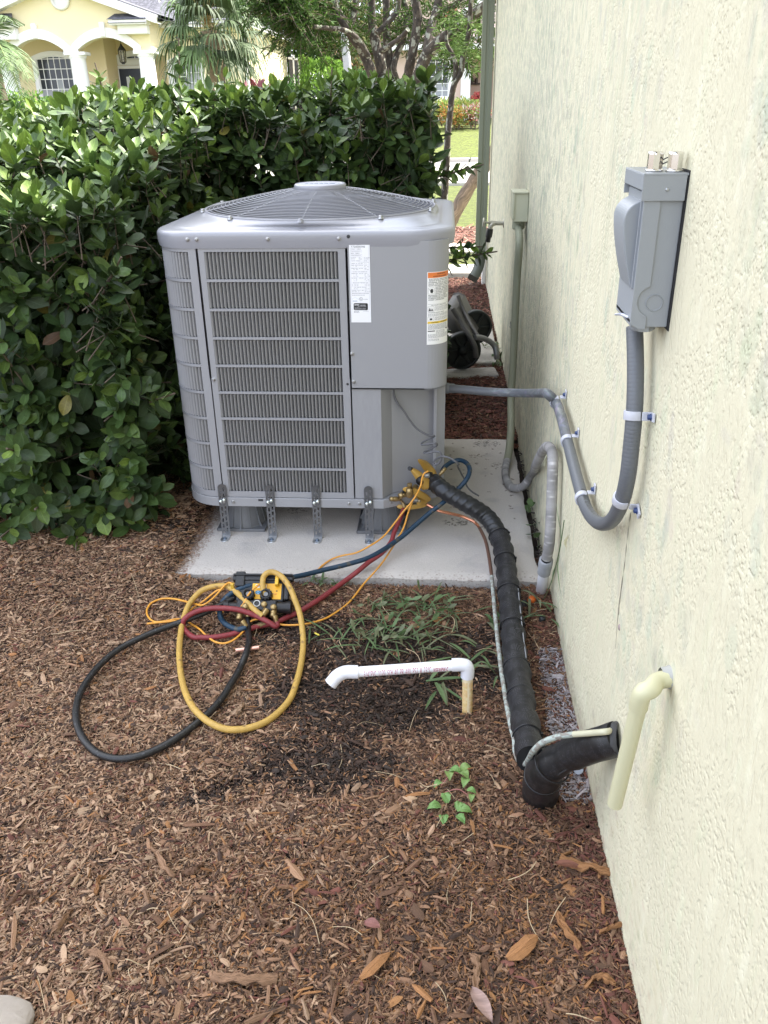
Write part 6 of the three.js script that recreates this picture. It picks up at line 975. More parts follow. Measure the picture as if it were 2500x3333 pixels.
{
  const s = [[-0.566, 0, -2.151], [-0.495, 0, -2.167], [-0.424, 0, -2.183], [-0.366, 0, -2.191], [-0.517, 0, -2.065], [-0.447, 0, -2.051], [-0.392, 0, -2.071], [-0.568, 0, -2.015], [-0.492, 0, -1.995], [-0.417, 0, -1.992], [-0.337, 0, -2.123], [-0.631, 0, -2.028], [-0.28, 0, -2.164], [-0.693, 0, -2.021]];
  weed('grass_weeds', 'loose patch of grassy weeds on the mulch behind the white drain pipe', s.map((p, i) => [...p, i < 11 ? 11 : 6]), 61, 0.035, 0.12, 0.005, 0.022);
  const R = rng(63), t2 = scene.children.find((o) => o.name === 'grass_weeds'), rl = leafGeo(1, 0.42, 0.2, 0.1);
  for (let i = 0; i < 60; i++) { const p = s[Math.floor(R() * 11)], x = p[0] + (R() - 0.5) * 0.1, z = p[2] + (R() - 0.5) * 0.08, m = new THREE.Mesh(rl, grassMats[R() < 0.5 ? 1 : 2]); m.name = 'leaf'; leafFrame(new THREE.Vector3(x - t2.position.x, bedHeight(x, z) + 0.015 + R() * 0.03, z - t2.position.z), new THREE.Vector3(R() - 0.5, 0.35 * R(), R() - 0.5), 1.57 * R()).scale(new THREE.Vector3(0.03, 0.03 + 0.015 * R(), 0.03)).decompose(m.position, m.quaternion, m.scale); t2.add(m); }
  const s2 = [[-0.368, 0, -1.859], [-0.33, 0, -1.82], [-0.271, 0, -1.917]];
  weed('cut_grass', 'few long grass blades lying under the white drain pipe', s2.map((p) => [...p, 4]), 64, 0.08, 0.14, 0.011, 0.015);
  const s3 = [[-0.209, 0, -1.997], [-0.188, 0, -1.889], [-0.197, 0, -2.129]];
  weed('grass_tuft', 'grass blades sticking out left of the black insulated line', s3.map((p) => [...p, 5]), 65, 0.05, 0.1, 0.009, 0.035);
  const s4 = [[-0.023, 0, -2.189], [-0.047, 0, -2.162]];
  weed('grass_tuft', 'grass blades between the black line and the foot of the white conduit stub', s4.map((p) => [...p, 5]), 66, 0.06, 0.13, 0.009, 0.035);
  const s5 = [[-0.736, 0, -2.342], [-0.704, 0, -2.332]];
  weed('small_weed', 'small low weed at the front edge of the pad behind the blue hose', s5.map((p) => [...p, 22]), 67, 0.02, 0.045, 0.008, 0.02);
  // tall grass by the wall foot
  const tall = thing('tall_grass', 'tall thin grass stalk growing against the wall beside the grey conduit', 'grass', [0.004, 0, -2.284]);
  const b0 = [[-0.03, 0.17, -1.929], [-0.03, 0.255, -1.914], [-0.03, 0.273, -2.008], [-0.03, 0.314, -2.005]];
  const stalk = [[-0.03, -0.031, -2.284], [-0.025, 0.118, -2.155], [-0.022, 0.242, -2.081], [-0.02, 0.335, -2.049], [-0.018, 0.395, -2.045]];
  part('stalk', sweep(stalk, 0.0014, 24, 5), grassMats[0], tall);
  const ribbon = (P, W, m) => { const c = new THREE.CatmullRomCurve3(VS(P)); part('blade', grid(2, 14, (u, v) => { const p = c.getPoint(v), q = (u - 0.5) * 2 * W * 0.5 * Math.sin(Math.PI * (0.08 + 0.9 * v)); return [p.x + Math.abs(q) * 0.4, p.y, p.z + q]; }), m, tall); };
  ribbon([[-0.03, 0.237, -1.92], [-0.028, 0.241, -2.003], [-0.026, 0.257, -2.045], [-0.024, 0.299, -2.028]], 0.012, grassMats[1]); ribbon([[-0.022, 0.242, -2.081], [-0.025, 0.182, -2.121], [-0.028, 0.156, -2.102]], 0.009, grassMats[0]); ribbon([[-0.016, 0.355, -2.227], [-0.018, 0.345, -2.145], [-0.02, 0.344, -2.079], [-0.022, 0.317, -2.031]], 0.009, grassMats[1]); ribbon([[-0.018, 0.395, -2.051], [-0.018, 0.368, -2.051], [-0.02, 0.327, -2.054]], 0.005, grassMats[0]);
  // seedlings in the joint between pad and wall
  const sg = thing('seedling', 'leafy seedling growing from the gap between the pad and the wall', 'seedling', [0, 0, -2.911]), rl2 = leafGeo(1, 0.5, 0.25, 0.2), R2 = rng(69);
  for (const p of [[-0.019, 0.08, -2.82], [-0.035, 0.07, -2.8], [-0.019, 0.085, -2.769], [-0.005, 0.09, -2.793], [0.007, 0.06, -2.782], [-0.017, 0.05, -2.698], [-0.002, 0.06, -2.692], [-0.018, 0.04, -2.65], [-0.001, 0.06, -2.612], [-0.01, 0.03, -2.58], [-0.02, 0.05, -2.795], [-0.015, 0.05, -2.607]]) { const m = new THREE.Mesh(rl2, grassMats[Math.floor(R2() * 2)]); m.name = 'leaf'; leafFrame(V(p).sub(sg.position), new THREE.Vector3(R2() - 0.6, 0.5 * R2() - 0.1, R2() - 0.3), R2() * 2).scale(new THREE.Vector3(0.042, 0.042, 0.042)).decompose(m.position, m.quaternion, m.scale); sg.add(m); }
  part('stem', [sweep([[0.003, 0, -2.911], [-0.012, 0.05, -2.849], [-0.02, 0.08, -2.816]], 0.0013, 8, 5), sweep([[-0.002, 0, -2.752], [-0.01, 0.04, -2.706], [-0.01, 0.05, -2.705]], 0.0013, 8, 5), sweep([[-0.003, 0, -2.63], [-0.005, 0.03, -2.633], [-0.004, 0.06, -2.61]], 0.0013, 8, 5)], grassMats[0], sg);
  part('root_litter', Array.from({ length: 60 }, (_, i) => { const tt = R2(), z = lerp(-2.36, -3.45, tt); return chipGeo(300 + i % 5).scale(0.02 + 0.02 * R2(), 0.02, 0.02).rotateY(R2() * 6).translate(-0.013 + 0.012 * (R2() - 0.5), 0.024 + 0.01 * R2(), z); }), std(lin(0.035, 0.027, 0.022), 0.9), sg).userData.kind = 'stuff';
  // two light green seedlings in the front mulch
  const lobed = (name, label, c, leaves, seed, ruffle) => {
    const q = rng(seed), t = thing(name, label, 'seedling', c);
    for (const [px, pz, L0, yaw, up] of leaves) for (const L of [L0 * 0.9]) part('leaf', grid(8, 8, (u, v) => { const k = (u - 0.5) * 2, w = L * 0.36 * Math.pow(Math.sin(Math.PI * Math.pow(clamp(v + 0.03), 0.75)), 0.7) * (1 + ruffle * Math.sin(v * 20)), X = k * w, Y = L * v; return [px + Math.cos(yaw) * Y - Math.sin(yaw) * X, c[1] + 0.012 + up * Math.sin(v * 2.2) - 0.012 * v * v + 0.25 * Math.abs(X) + ruffle * 0.008 * Math.sin(k * 6 + v * 9), pz + Math.sin(yaw) * Y + Math.cos(yaw) * X]; }), bladeMat(lin(0.16 + 0.08 * q(), 0.33, 0.09)), t);
    return t;
  };
  const A = [[-0.317, 0.01, -1.466], [-0.325, 0.02, -1.472], [-0.3, 0.02, -1.47], [-0.283, 0.02, -1.453], [-0.342, 0.01, -1.439], [-0.284, 0.01, -1.416], [-0.273, 0.01, -1.404], [-0.333, 0.01, -1.419]], Bq = [[-0.321, 0.01, -1.369], [-0.342, 0.02, -1.363], [-0.329, 0.02, -1.374], [-0.307, 0.02, -1.356], [-0.336, 0.02, -1.34], [-0.307, 0.01, -1.341]];
  const sa = lobed('young_weed', 'light green seedling with drooping leaves and red stems in the front mulch', A[0], [[A[1][0], A[1][2], 0.034, 1.5, 0.015], [A[1][0], A[1][2], 0.034, 0.4, 0.02], [A[2][0], A[2][2], 0.036, 0.9, 0.018], [A[2][0], A[2][2], 0.034, -0.4, 0.02], [A[3][0], A[3][2], 0.032, 1.9, 0.01], [A[4][0], A[4][2], 0.026, 2.4, 0.008], [A[5][0], A[5][2], 0.026, 0.4, 0.01], [A[6][0], A[6][2], 0.022, 1.7, 0.006]], 71, 0.03);
  part('stem', [sweep([A[4], [A[0][0], 0.022, A[0][2]], A[2]], 0.0016, 12, 5), sweep([A[7], [A[7][0] + 0.03, 0.02, A[7][2]], A[6]], 0.0014, 12, 5)], std(lin(0.36, 0.14, 0.12), 0.6), sa);
  lobed('young_weed', 'bright green seedling with scalloped leaves in the front mulch', Bq[0], [[Bq[1][0], Bq[1][2], 0.036, 2.9, 0.012], [Bq[2][0], Bq[2][2], 0.034, -1.8, 0.014], [Bq[3][0], Bq[3][2], 0.038, 0.2, 0.012], [Bq[4][0], Bq[4][2], 0.032, 1.6, 0.01], [Bq[5][0], Bq[5][2], 0.03, 0.9, 0.008], [Bq[3][0], Bq[3][2], 0.028, -1.2, 0.012]], 72, 0.11);
  // wilted hedge clipping on the ground
  const wl = [[-1.502, 0.05, -2.56], [-1.481, 0.05, -2.56], [-1.529, 0.03, -2.547], [-1.39, 0.02, -2.551], [-1.482, 0.04, -2.62], [-1.412, 0.04, -2.613], [-1.407, 0.02, -2.502], [-1.632, 0.02, -2.571]], wt = thing('hedge_clipping', 'pale wilted leaves of a hedge clipping on the mulch beside the pad', 'clipping', wl[0]), q3 = rng(73);
  wl.forEach((p, i) => { const m = new THREE.Mesh(LEAVES[i % 4], leafMat(lin(0.2, 0.27, 0.12))); m.name = 'leaf'; leafFrame(V(p).add(new THREE.Vector3(0, 0.03, 0)).sub(wt.position), new THREE.Vector3((q3() - 0.5) * 1.4, -0.5, 0.5), q3() * 1.5).scale(new THREE.Vector3(0.1, 0.1, 0.1)).decompose(m.position, m.quaternion, m.scale); wt.add(m); });
  part('twig', sweep([[wl[0][0] - 0.06, 0.09, wl[0][2] - 0.05], wl[0], wl[3]], 0.002, 10, 5), woodMat, wt);
}

// ---------------------------------------------------------------- trees, palms and the houses across the street
function foliage(name, geo, mat, list, parent) { // list of [matrix, colour] in world metres, stored relative to the thing
  const im = new THREE.InstancedMesh(geo, mat, list.length), o = parent.position, p = new THREE.Vector3(); im.name = name;
  list.forEach(([m, c], i) => { p.setFromMatrixPosition(m).sub(o); m.setPosition(p); im.setMatrixAt(i, m); im.setColorAt(i, c); }); parent.add(stuff(im)); return im;
}
const leafWhite = phys(new THREE.Color(1, 1, 1), 0.8, { specularIntensity: 0.3, transmission: 0.24, thickness: 0, side: THREE.DoubleSide });
const needle = leafGeo(1, 0.13, 0.2, 0.1, 3, 0.5), round = leafGeo(1, 0.55, 0.25, 0.15, 3);
const lichenTex = tex(256, 256, (x, y) => { const n = fbm(x / 16, y / 16, 141, 4, 16, 16), m = sstep(0.55, 0.66, fbm(x / 24, y / 24, 145, 4)), f = hash(x, y, 3) * 0.12; const k = 0.1 + 0.24 * n; return [lerp(k, 0.52, m) + f, lerp(k * 0.86, 0.52, m) + f, lerp(k * 0.72, 0.46, m) + f]; }, true);
const barkMat = std(0xffffff, 0.92, { map: rep(lichenTex, 2.2, 3.2), bumpMap: rep(lichenTex, 4, 6), bumpScale: 0.012 });
{ // the many-stemmed tree beyond the hedge
  const t = thing('bottlebrush_tree', 'many-stemmed tree with lichen spotted trunks and narrow leaves behind the back hedge', 'tree', [-1.9, 0, -9]);
  const trunks = [
    [[[-1.034, 1.397, -9], [-1.044, 1.47, -9], [-1.077, 1.669, -8.9], [-1.153, 1.851, -8.9], [-1.263, 2.011, -8.8], [-1.38, 2.199, -8.8], [-1.435, 2.356, -8.8]], 0.055, 0.035], [[[-0.944, 1.395, -9], [-0.959, 1.512, -9], [-1.003, 1.769, -9], [-1.052, 1.954, -9.05], [-1.084, 2.137, -9.1], [-1.087, 2.379, -9.1]], 0.06, 0.036], [[[-0.91, 1.395, -9.1], [-0.916, 1.57, -9.1], [-0.936, 1.819, -9.2], [-0.952, 2.031, -9.2], [-0.952, 2.387, -9.2]], 0.045, 0.035],
    [[[-0.74, 1.393, -8.8], [-0.736, 1.619, -8.8], [-0.689, 1.82, -8.7], [-0.655, 1.992, -8.7], [-0.64, 2.136, -8.7], [-0.681, 2.329, -8.7]], 0.046, 0.04], [[[-0.665, 1.392, -8.7], [-0.623, 1.653, -8.6], [-0.548, 1.813, -8.6], [-0.384, 1.948, -8.5], [-0.226, 2.04, -8.4], [-0.075, 2.141, -8.3], [0.076, 2.247, -8.3]], 0.06, 0.038], [[[-0.563, 1.793, -8.6], [-0.522, 2.016, -8.7], [-0.465, 2.193, -8.8], [-0.434, 2.334, -8.8]], 0.042, 0.036],
    [[[-0.77, 1.422, -9.1], [-0.786, 1.51, -9.1], [-0.85, 1.627, -9.1], [-0.882, 1.728, -9.1], [-0.854, 1.846, -9.2], [-0.788, 1.986, -9.2], [-0.76, 2.173, -9.3], [-0.823, 2.394, -9.3]], 0.03, 0.03], [[[-0.987, 1.869, -8.9], [-0.893, 1.91, -8.8], [-0.78, 1.968, -8.7], [-0.722, 2.02, -8.6]], 0.026, 0.02], [[[-1.097, 1.818, -8.8], [-1.193, 1.963, -8.7], [-1.302, 2.025, -8.6], [-1.41, 2.033, -8.5], [-1.545, 2.041, -8.4]], 0.026, 0.018], [[[-1.294, 2.025, -8.8], [-1.238, 2.164, -8.9], [-1.201, 2.361, -8.9]], 0.03, 0.03], [[[-0.465, 2.18, -8.8], [-0.344, 2.203, -8.8], [-0.197, 2.303, -8.8]], 0.024, 0.02], [[[-1.031, 2.019, -9], [-0.846, 2.213, -9.1], [-0.829, 2.373, -9.1]], 0.026, 0.024]];
  for (const [P, a, b] of trunks) part('trunk', sweep(P, (q, an) => lerp(a, b, q) * (0.92 + 0.16 * noise(q * 20, Math.cos(an) * 2 + 7, 3)), 50, 12), barkMat, t);
  // canopy: narrow leaves along drooping twigs
  const R = rng(301), list = [], tw = [];
  const clumps = [[[-1.91, 2.358, -8.6], 44, 0.2], [[-1.786, 2.257, -8.5], 44, 0.18], [[-1.719, 2.176, -8.6], 34, 0.15], [[-1.647, 2.117, -8.7], 28, 0.16], [[-1.637, 2.279, -8.9], 40, 0.25], [[-1.825, 2.43, -8.7], 40, 0.24], [[-1.566, 2.287, -9.3], 22, 0.3], [[-1.455, 2.125, -9.4], 14, 0.3], [[-1.227, 2.091, -9.6], 9, 0.25], [[-0.76, 2.146, -9.3], 14, 0.28], [[-0.586, 2.234, -9.4], 14, 0.3], [[-0.528, 2.037, -9.0], 8, 0.2], [[-0.326, 2.053, -8.9], 16, 0.28], [[-0.165, 2.08, -8.6], 18, 0.3], [[-0.117, 1.905, -8.5], 14, 0.22], [[-0.262, 1.852, -8.7], 10, 0.2], [[-0.375, 2.221, -9.3], 12, 0.3], [[-0.084, 2.196, -8.5], 16, 0.3], [[-0.905, 2.314, -9.6], 12, 0.35], [[-1.28, 2.346, -9.7], 14, 0.4], [[-1.635, 2.003, -9.0], 6, 0.12], [[-1.737, 2.414, -8.8], 40, 0.35], [[-1.021, 2.436, -9.4], 30, 0.5], [[-0.535, 2.404, -9.2], 30, 0.5]];
  for (const [c, n, s] of clumps) for (let i = 0; i < n; i++) {
    const p = new THREE.Vector3(c[0] + (R() + R() - 1) * s * 1.2, c[1] + (R() + R() - 1) * s, c[2] + (R() + R() - 1) * s * 1.6), d = new THREE.Vector3(R() - 0.5, -0.35 * R() + 0.1, R() - 0.5).normalize(), L = 0.22 + 0.2 * R(), tip = p.clone().addScaledVector(d, L); tip.y -= 0.06;
    tw.push(sweep([p.clone(), p.clone().lerp(tip, 0.5).add(new THREE.Vector3(0, 0.02, 0)), tip], 0.0028, 3, 4, { open: true }));
    for (let k = 0; k < 42; k++) { const q = k / 42, b = p.clone().lerp(tip, q), a = new THREE.Vector3(R() * 2 - 1, R() * 2 - 1, R() * 2 - 1).addScaledVector(d, 0.9), l = 0.05 + 0.035 * R(), u = R(), f = 0.7 + 0.6 * R(); list.push([leafFrame(b, a, R() * 6).scale(new THREE.Vector3(l, l, l)), u < 0.6 ? lin(0.04 * f, 0.085 * f, 0.015 * f) : u < 0.9 ? lin(0.075 * f, 0.14 * f, 0.022 * f) : lin(0.1 * f, 0.09 * f, 0.035 * f)]); }
  }
  foliage('crown', needle, leafWhite, list, t);
  stuff(part('twigs', tw, woodMat, t));
  const fl = [-0.343, 2.149, -8.9]; part('red_flower', Array.from({ length: 90 }, (_, i) => { const a = i * 2.4, h = (i / 90 - 0.5) * 0.1; return rod([fl[0] + h, fl[1] + h * 0.4, fl[2]], [fl[0] + h + 0.012, fl[1] + h * 0.4 + Math.cos(a) * 0.04, fl[2] + Math.sin(a) * 0.04], 0.0016, 0.001, 3); }), std(lin(0.7, 0.08, 0.06), 0.6), t);
  // young slim tree at the right end of the hedge
  const y = thing('slim_tree', 'slim pale forked tree trunk at the right end of the back hedge', 'tree', [-0.385, 0.494, -7.6]);
  part('trunk', sweep([[-0.392, 0.494, -7.6], [-0.368, 0.738, -7.6], [-0.354, 1.001, -7.6], [-0.348, 1.192, -7.6], [-0.329, 1.392, -7.6], [-0.317, 1.489, -7.6], [-0.295, 1.573, -7.6], [-0.253, 1.632, -7.6], [-0.237, 1.75, -7.6], [-0.197, 1.912, -7.6], [-0.189, 2.07, -7.6], [-0.18, 2.204, -7.6]], (q, a) => lerp(0.034, 0.018, q) * (0.9 + 0.2 * noise(q * 16, a, 4)), 50, 10), barkMat, y);
  part('branch', sweep([[-0.301, 1.561, -7.6], [-0.294, 1.681, -7.6], [-0.319, 1.763, -7.6], [-0.367, 1.84, -7.6], [-0.375, 1.938, -7.6]], (q) => lerp(0.022, 0.012, q), 24, 8), barkMat, y);
  const yl = []; for (let i = 0; i < 26; i++) { const cc = [[-0.232, 1.762, -7.6], [-0.131, 1.888, -7.6], [-0.328, 1.88, -7.6]][i % 3], p = new THREE.Vector3(cc[0] + (R() - 0.5) * 0.3, cc[1] + (R() - 0.3) * 0.35, cc[2] + (R() - 0.5) * 0.4), d = new THREE.Vector3(R() - 0.5, -0.3, R() - 0.5); for (let k = 0; k < 24; k++) { const l = 0.05 + 0.03 * R(), f = 0.8 + 0.6 * R(); yl.push([leafFrame(p.clone().addScaledVector(d, k * 0.012), new THREE.Vector3(R() * 2 - 1, R() - 0.7, R() * 2 - 1), R() * 6).scale(new THREE.Vector3(l, l, l)), lin(0.12 * f, 0.19 * f, 0.05 * f)]); } }
  foliage('crown', needle, leafWhite, yl, y);
  // leaning trunk just past the corner of the house
  const w = thing('leaning_tree', 'rough brown tree trunk leaning right behind the outdoor unit toward the downspout', 'tree', [-0.315, 0.348, -8.4]);
  const brownT = tex(256, 256, (x, yy) => { const n = fbm(x / 32, yy / 8, 151, 4, 8, 32), k = 0.3 + 0.42 * n + 0.1 * hash(x, yy, 2); return [k * 0.85, k * 0.74, k * 0.64]; }, true);
  part('trunk', sweep([[-0.363, 0.228, -8.4], [-0.297, 0.396, -8.4], [-0.237, 0.526, -8.4], [-0.167, 0.653, -8.4], [-0.096, 0.756, -8.4], [-0.002, 0.898, -8.3], [0.148, 1.129, -8.2]], (q, a) => 0.062 * (0.88 + 0.24 * noise(q * 14, Math.cos(a) * 2 + 5, 8)), 50, 14), std(0xffffff, 0.92, { map: rep(brownT, 2, 3), bumpMap: rep(brownT, 3, 4), bumpScale: 0.012 }), w);
}
// crowns of leaf clumps for the bushes and far trees
function bush(name, label, cat, c, rad, n, size, cols, seed, trunk, group) {
  const t = thing(name, label, cat, [c[0], c[1] - (trunk ? trunk : rad[1]), c[2]], group), R = rng(seed), list = [], lobes = [];
  for (let i = 0; i < 9 + n / 500; i++) { const a = R() * 6.28, e = Math.asin(R() * 1.7 - 0.7), q = 0.35 + 0.6 * R(); lobes.push([Math.cos(a) * Math.cos(e) * rad[0] * q, Math.sin(e) * rad[1] * q, Math.sin(a) * Math.cos(e) * rad[2] * q, 0.28 + 0.28 * R()]); }
  for (let i = 0; i < n; i++) { const l = lobes[i % lobes.length], d = new THREE.Vector3(R() * 2 - 1, R() * 2 - 1, R() * 2 - 1).normalize(), q = Math.pow(R(), 0.4) * l[3], p = new THREE.Vector3(c[0] + l[0] + d.x * q * rad[0], c[1] + l[1] + d.y * q * rad[1], c[2] + l[2] + d.z * q * rad[2]); const ax = d.clone().add(new THREE.Vector3(R() - 0.5, R() - 0.2, R() - 0.5)), s = size * (0.7 + 0.6 * R()), k = cols[Math.floor(R() * cols.length)], f = 0.75 + 0.5 * R(); list.push([leafFrame(p, ax, R() * 6).scale(new THREE.Vector3(s, s, s)), lin(k[0] * f, k[1] * f, k[2] * f)]); }
  foliage('crown', round, leafWhite, list, t);
  if (trunk) part('trunk', sweep([[c[0], c[1] - trunk, c[2]], [c[0] + 0.1, c[1] - trunk * 0.5, c[2]], [c[0], c[1], c[2]]], (q) => lerp(0.2, 0.08, q) * Math.min(1, trunk / 4), 12, 8), woodMat, t); else part('stems', [0, 1, 2].map((i) => rod([c[0] + (i - 1) * 0.1, c[1] - rad[1], c[2]], [c[0] + (i - 1) * 0.25, c[1], c[2]], 0.03, 0.015, 6)), woodMat, t).userData.kind = 'stuff';
  return t;
}
const GD = [[0.03, 0.06, 0.02], [0.045, 0.085, 0.025], [0.06, 0.1, 0.03]], GM = [[0.06, 0.13, 0.03], [0.09, 0.17, 0.035], [0.05, 0.1, 0.025]], GL = [[0.16, 0.27, 0.04], [0.2, 0.33, 0.05], [0.11, 0.2, 0.035]];
const Q = (p, dy = 0) => [p[0], p[1] + dy, p[2]];
bush('far_tree', 'dark leafy tree filling the gap left of the many-stemmed tree', 'tree', Q([-8.929, 5.45, -50]), [3.4, 4.2, 2.5], 5200, 0.34, GD, 401, 8, 'far trees behind the houses');
bush('far_tree', 'far green tree seen between the trunks of the many-stemmed tree', 'tree', Q([-6.738, 3.98, -54]), [3.0, 3.2, 2.2], 4200, 0.3, [...GM, [0.14, 0.1, 0.05]], 402, 5, 'far trees behind the houses');
bush('far_tree', 'pale reddish green far tree left of the pink house', 'tree', Q([-4.842, 3.765, -50]), [2.8, 2.8, 2.2], 3800, 0.26, [[0.2, 0.2, 0.08], [0.3, 0.2, 0.12], [0.14, 0.2, 0.06], [0.28, 0.26, 0.2]], 403, 5, 'far trees behind the houses');
bush('far_tree', 'far tree behind the roof at the upper left of the many-stemmed tree', 'tree', Q([-12.529, 7.161, -56]), [5, 3.6, 2.5], 4200, 0.36, GD, 404, 9, 'far trees behind the houses');
{ // clipped box-shaped bush
  const p = [-4.427, 2.143, -30], t = thing('clipped_bush', 'square clipped yellow green bush beyond the hedge beside the grey palm trunk', 'bush', [p[0], 0.55, p[2]]), R = rng(411), list = [];
  for (let i = 0; i < 5200; i++) { const f = Math.floor(R() * 4), u = R() * 2 - 1, v = R(), dep = R() * R() * 0.35, w = 0.62; let x = u * w, z = 0, y = 0.0 + v * 2.1; if (f === 0) z = w - dep; else if (f === 1) { x = w - dep; z = u * w; } else if (f === 2) { x = -w + dep; z = u * w; } else { y = 2.1 - dep; z = (R() * 2 - 1) * w; } const s = 0.09 * (0.7 + 0.6 * R()), k = GL[i % 3], g = 0.75 + 0.5 * R(); x *= 0.9 + 0.16 * fbm(y * 3, z * 3, 7, 2); list.push([leafFrame(new THREE.Vector3(p[0] + x, 0.6 + y + 0.08 * Math.sin(x * 9), p[2] + z), new THREE.Vector3(R() - 0.5, R(), R() - 0.3), R() * 6).scale(new THREE.Vector3(s, s, s)), lin(k[0] * g, k[1] * g, k[2] * g)]); }
  foliage('leaves', round, leafWhite, list, t); part('stem', rod([p[0], 0.5, p[2]], [p[0], 2.2, p[2]], 0.05, 0.03, 6), woodMat, t);
}
bush('low_bush', 'bushy green shrub right of the clipped bush', 'bush', Q([-3.821, 1.833, -29]), [0.75, 0.7, 0.6], 1500, 0.1, GL, 421, 0, 'low bushes in front of the far trees');
bush('low_bush', 'green shrub behind the trunks of the many-stemmed tree', 'bush', Q([-3.127, 1.835, -30]), [0.9, 0.7, 0.6], 1500, 0.12, GM, 422, 0, 'low bushes in front of the far trees');
bush('low_bush', 'pale flowering low shrub in front of the grey palm trunk', 'bush', Q([-3.159, 1.531, -24.9], -0.1), [0.7, 0.35, 0.5], 900, 0.08, [[0.4, 0.42, 0.42], [0.2, 0.3, 0.1], [0.5, 0.5, 0.55]], 423, 0, 'low bushes in front of the far trees');
bush('low_bush', 'dark shrub left of the clipped bush by the screen enclosure', 'bush', Q([-5.723, 1.815, -34]), [1.0, 0.5, 0.6], 1100, 0.12, GM, 424, 0, 'low bushes in front of the far trees');
bush('low_bush', 'low green bush below the left window of the yellow house', 'bush', Q([-13.17, 1.463, -27]), [1.6, 0.6, 0.8], 1800, 0.11, [...GL, ...GM], 425, 0, 'low bushes in front of the far trees');
for (const [x, y, zz, w, cols, lab, s] of [[1290, 670, -31, 0.75, [[0.3, 0.33, 0.08], [0.18, 0.26, 0.06]], 'yellow green garden shrub below the arched window of the pink house', 431], [1400, 660, -31, 0.8, [[0.3, 0.3, 0.1], [0.16, 0.24, 0.06]], 'yellow green garden shrub right of the slim trunk, below the white column', 432], [1470, 690, -30.5, 0.6, [[0.4, 0.16, 0.14], [0.2, 0.27, 0.07], [0.4, 0.35, 0.3]], 'pink flowering shrub at the edge of the garden bed of the pink house', 433], [1345, 700, -30.4, 0.5, [[0.42, 0.2, 0.06], [0.24, 0.28, 0.07]], 'orange leaved shrub in the garden bed of the pink house', 434], [1480, 625, -32, 0.3, [[0.3, 0.05, 0.05], [0.2, 0.06, 0.05]], 'small dark red plant by the porch of the pink house', 435]])
  { const vw = (1457 - (750 + x * 0.5425)) / 2990, px = -0.354 + vw * zz, py = 1.42 - ((y * 0.5425) - 335) / 2990 * -zz; bush('garden_shrub', lab, 'bush', [px, py, zz], [w, 0.42, 0.5], 1100, 0.09, cols, s, 0, 'shrubs in the garden bed of the pink house'); }
{ // grey palm trunk
  const t = thing('palm_trunk', 'smooth pale grey palm trunk right of the clipped bush', 'palm', [-3.19, 1.537, -27]);
  part('trunk', sweep([[-3.172, 1.185, -27], [-3.198, 1.581, -27], [-3.241, 2.058, -27], [-3.271, 2.569, -27], [-3.306, 2.946, -27], [-3.341, 3.563, -27], [-3.355, 4.205, -27]], (q) => lerp(0.13, 0.1, q) * (1 + 0.03 * Math.sin(q * 120)), 60, 14), std(lin(0.36, 0.36, 0.37), 0.85, { bumpMap: rep(fine, 2, 3), bumpScale: 0.01 }), t);
}
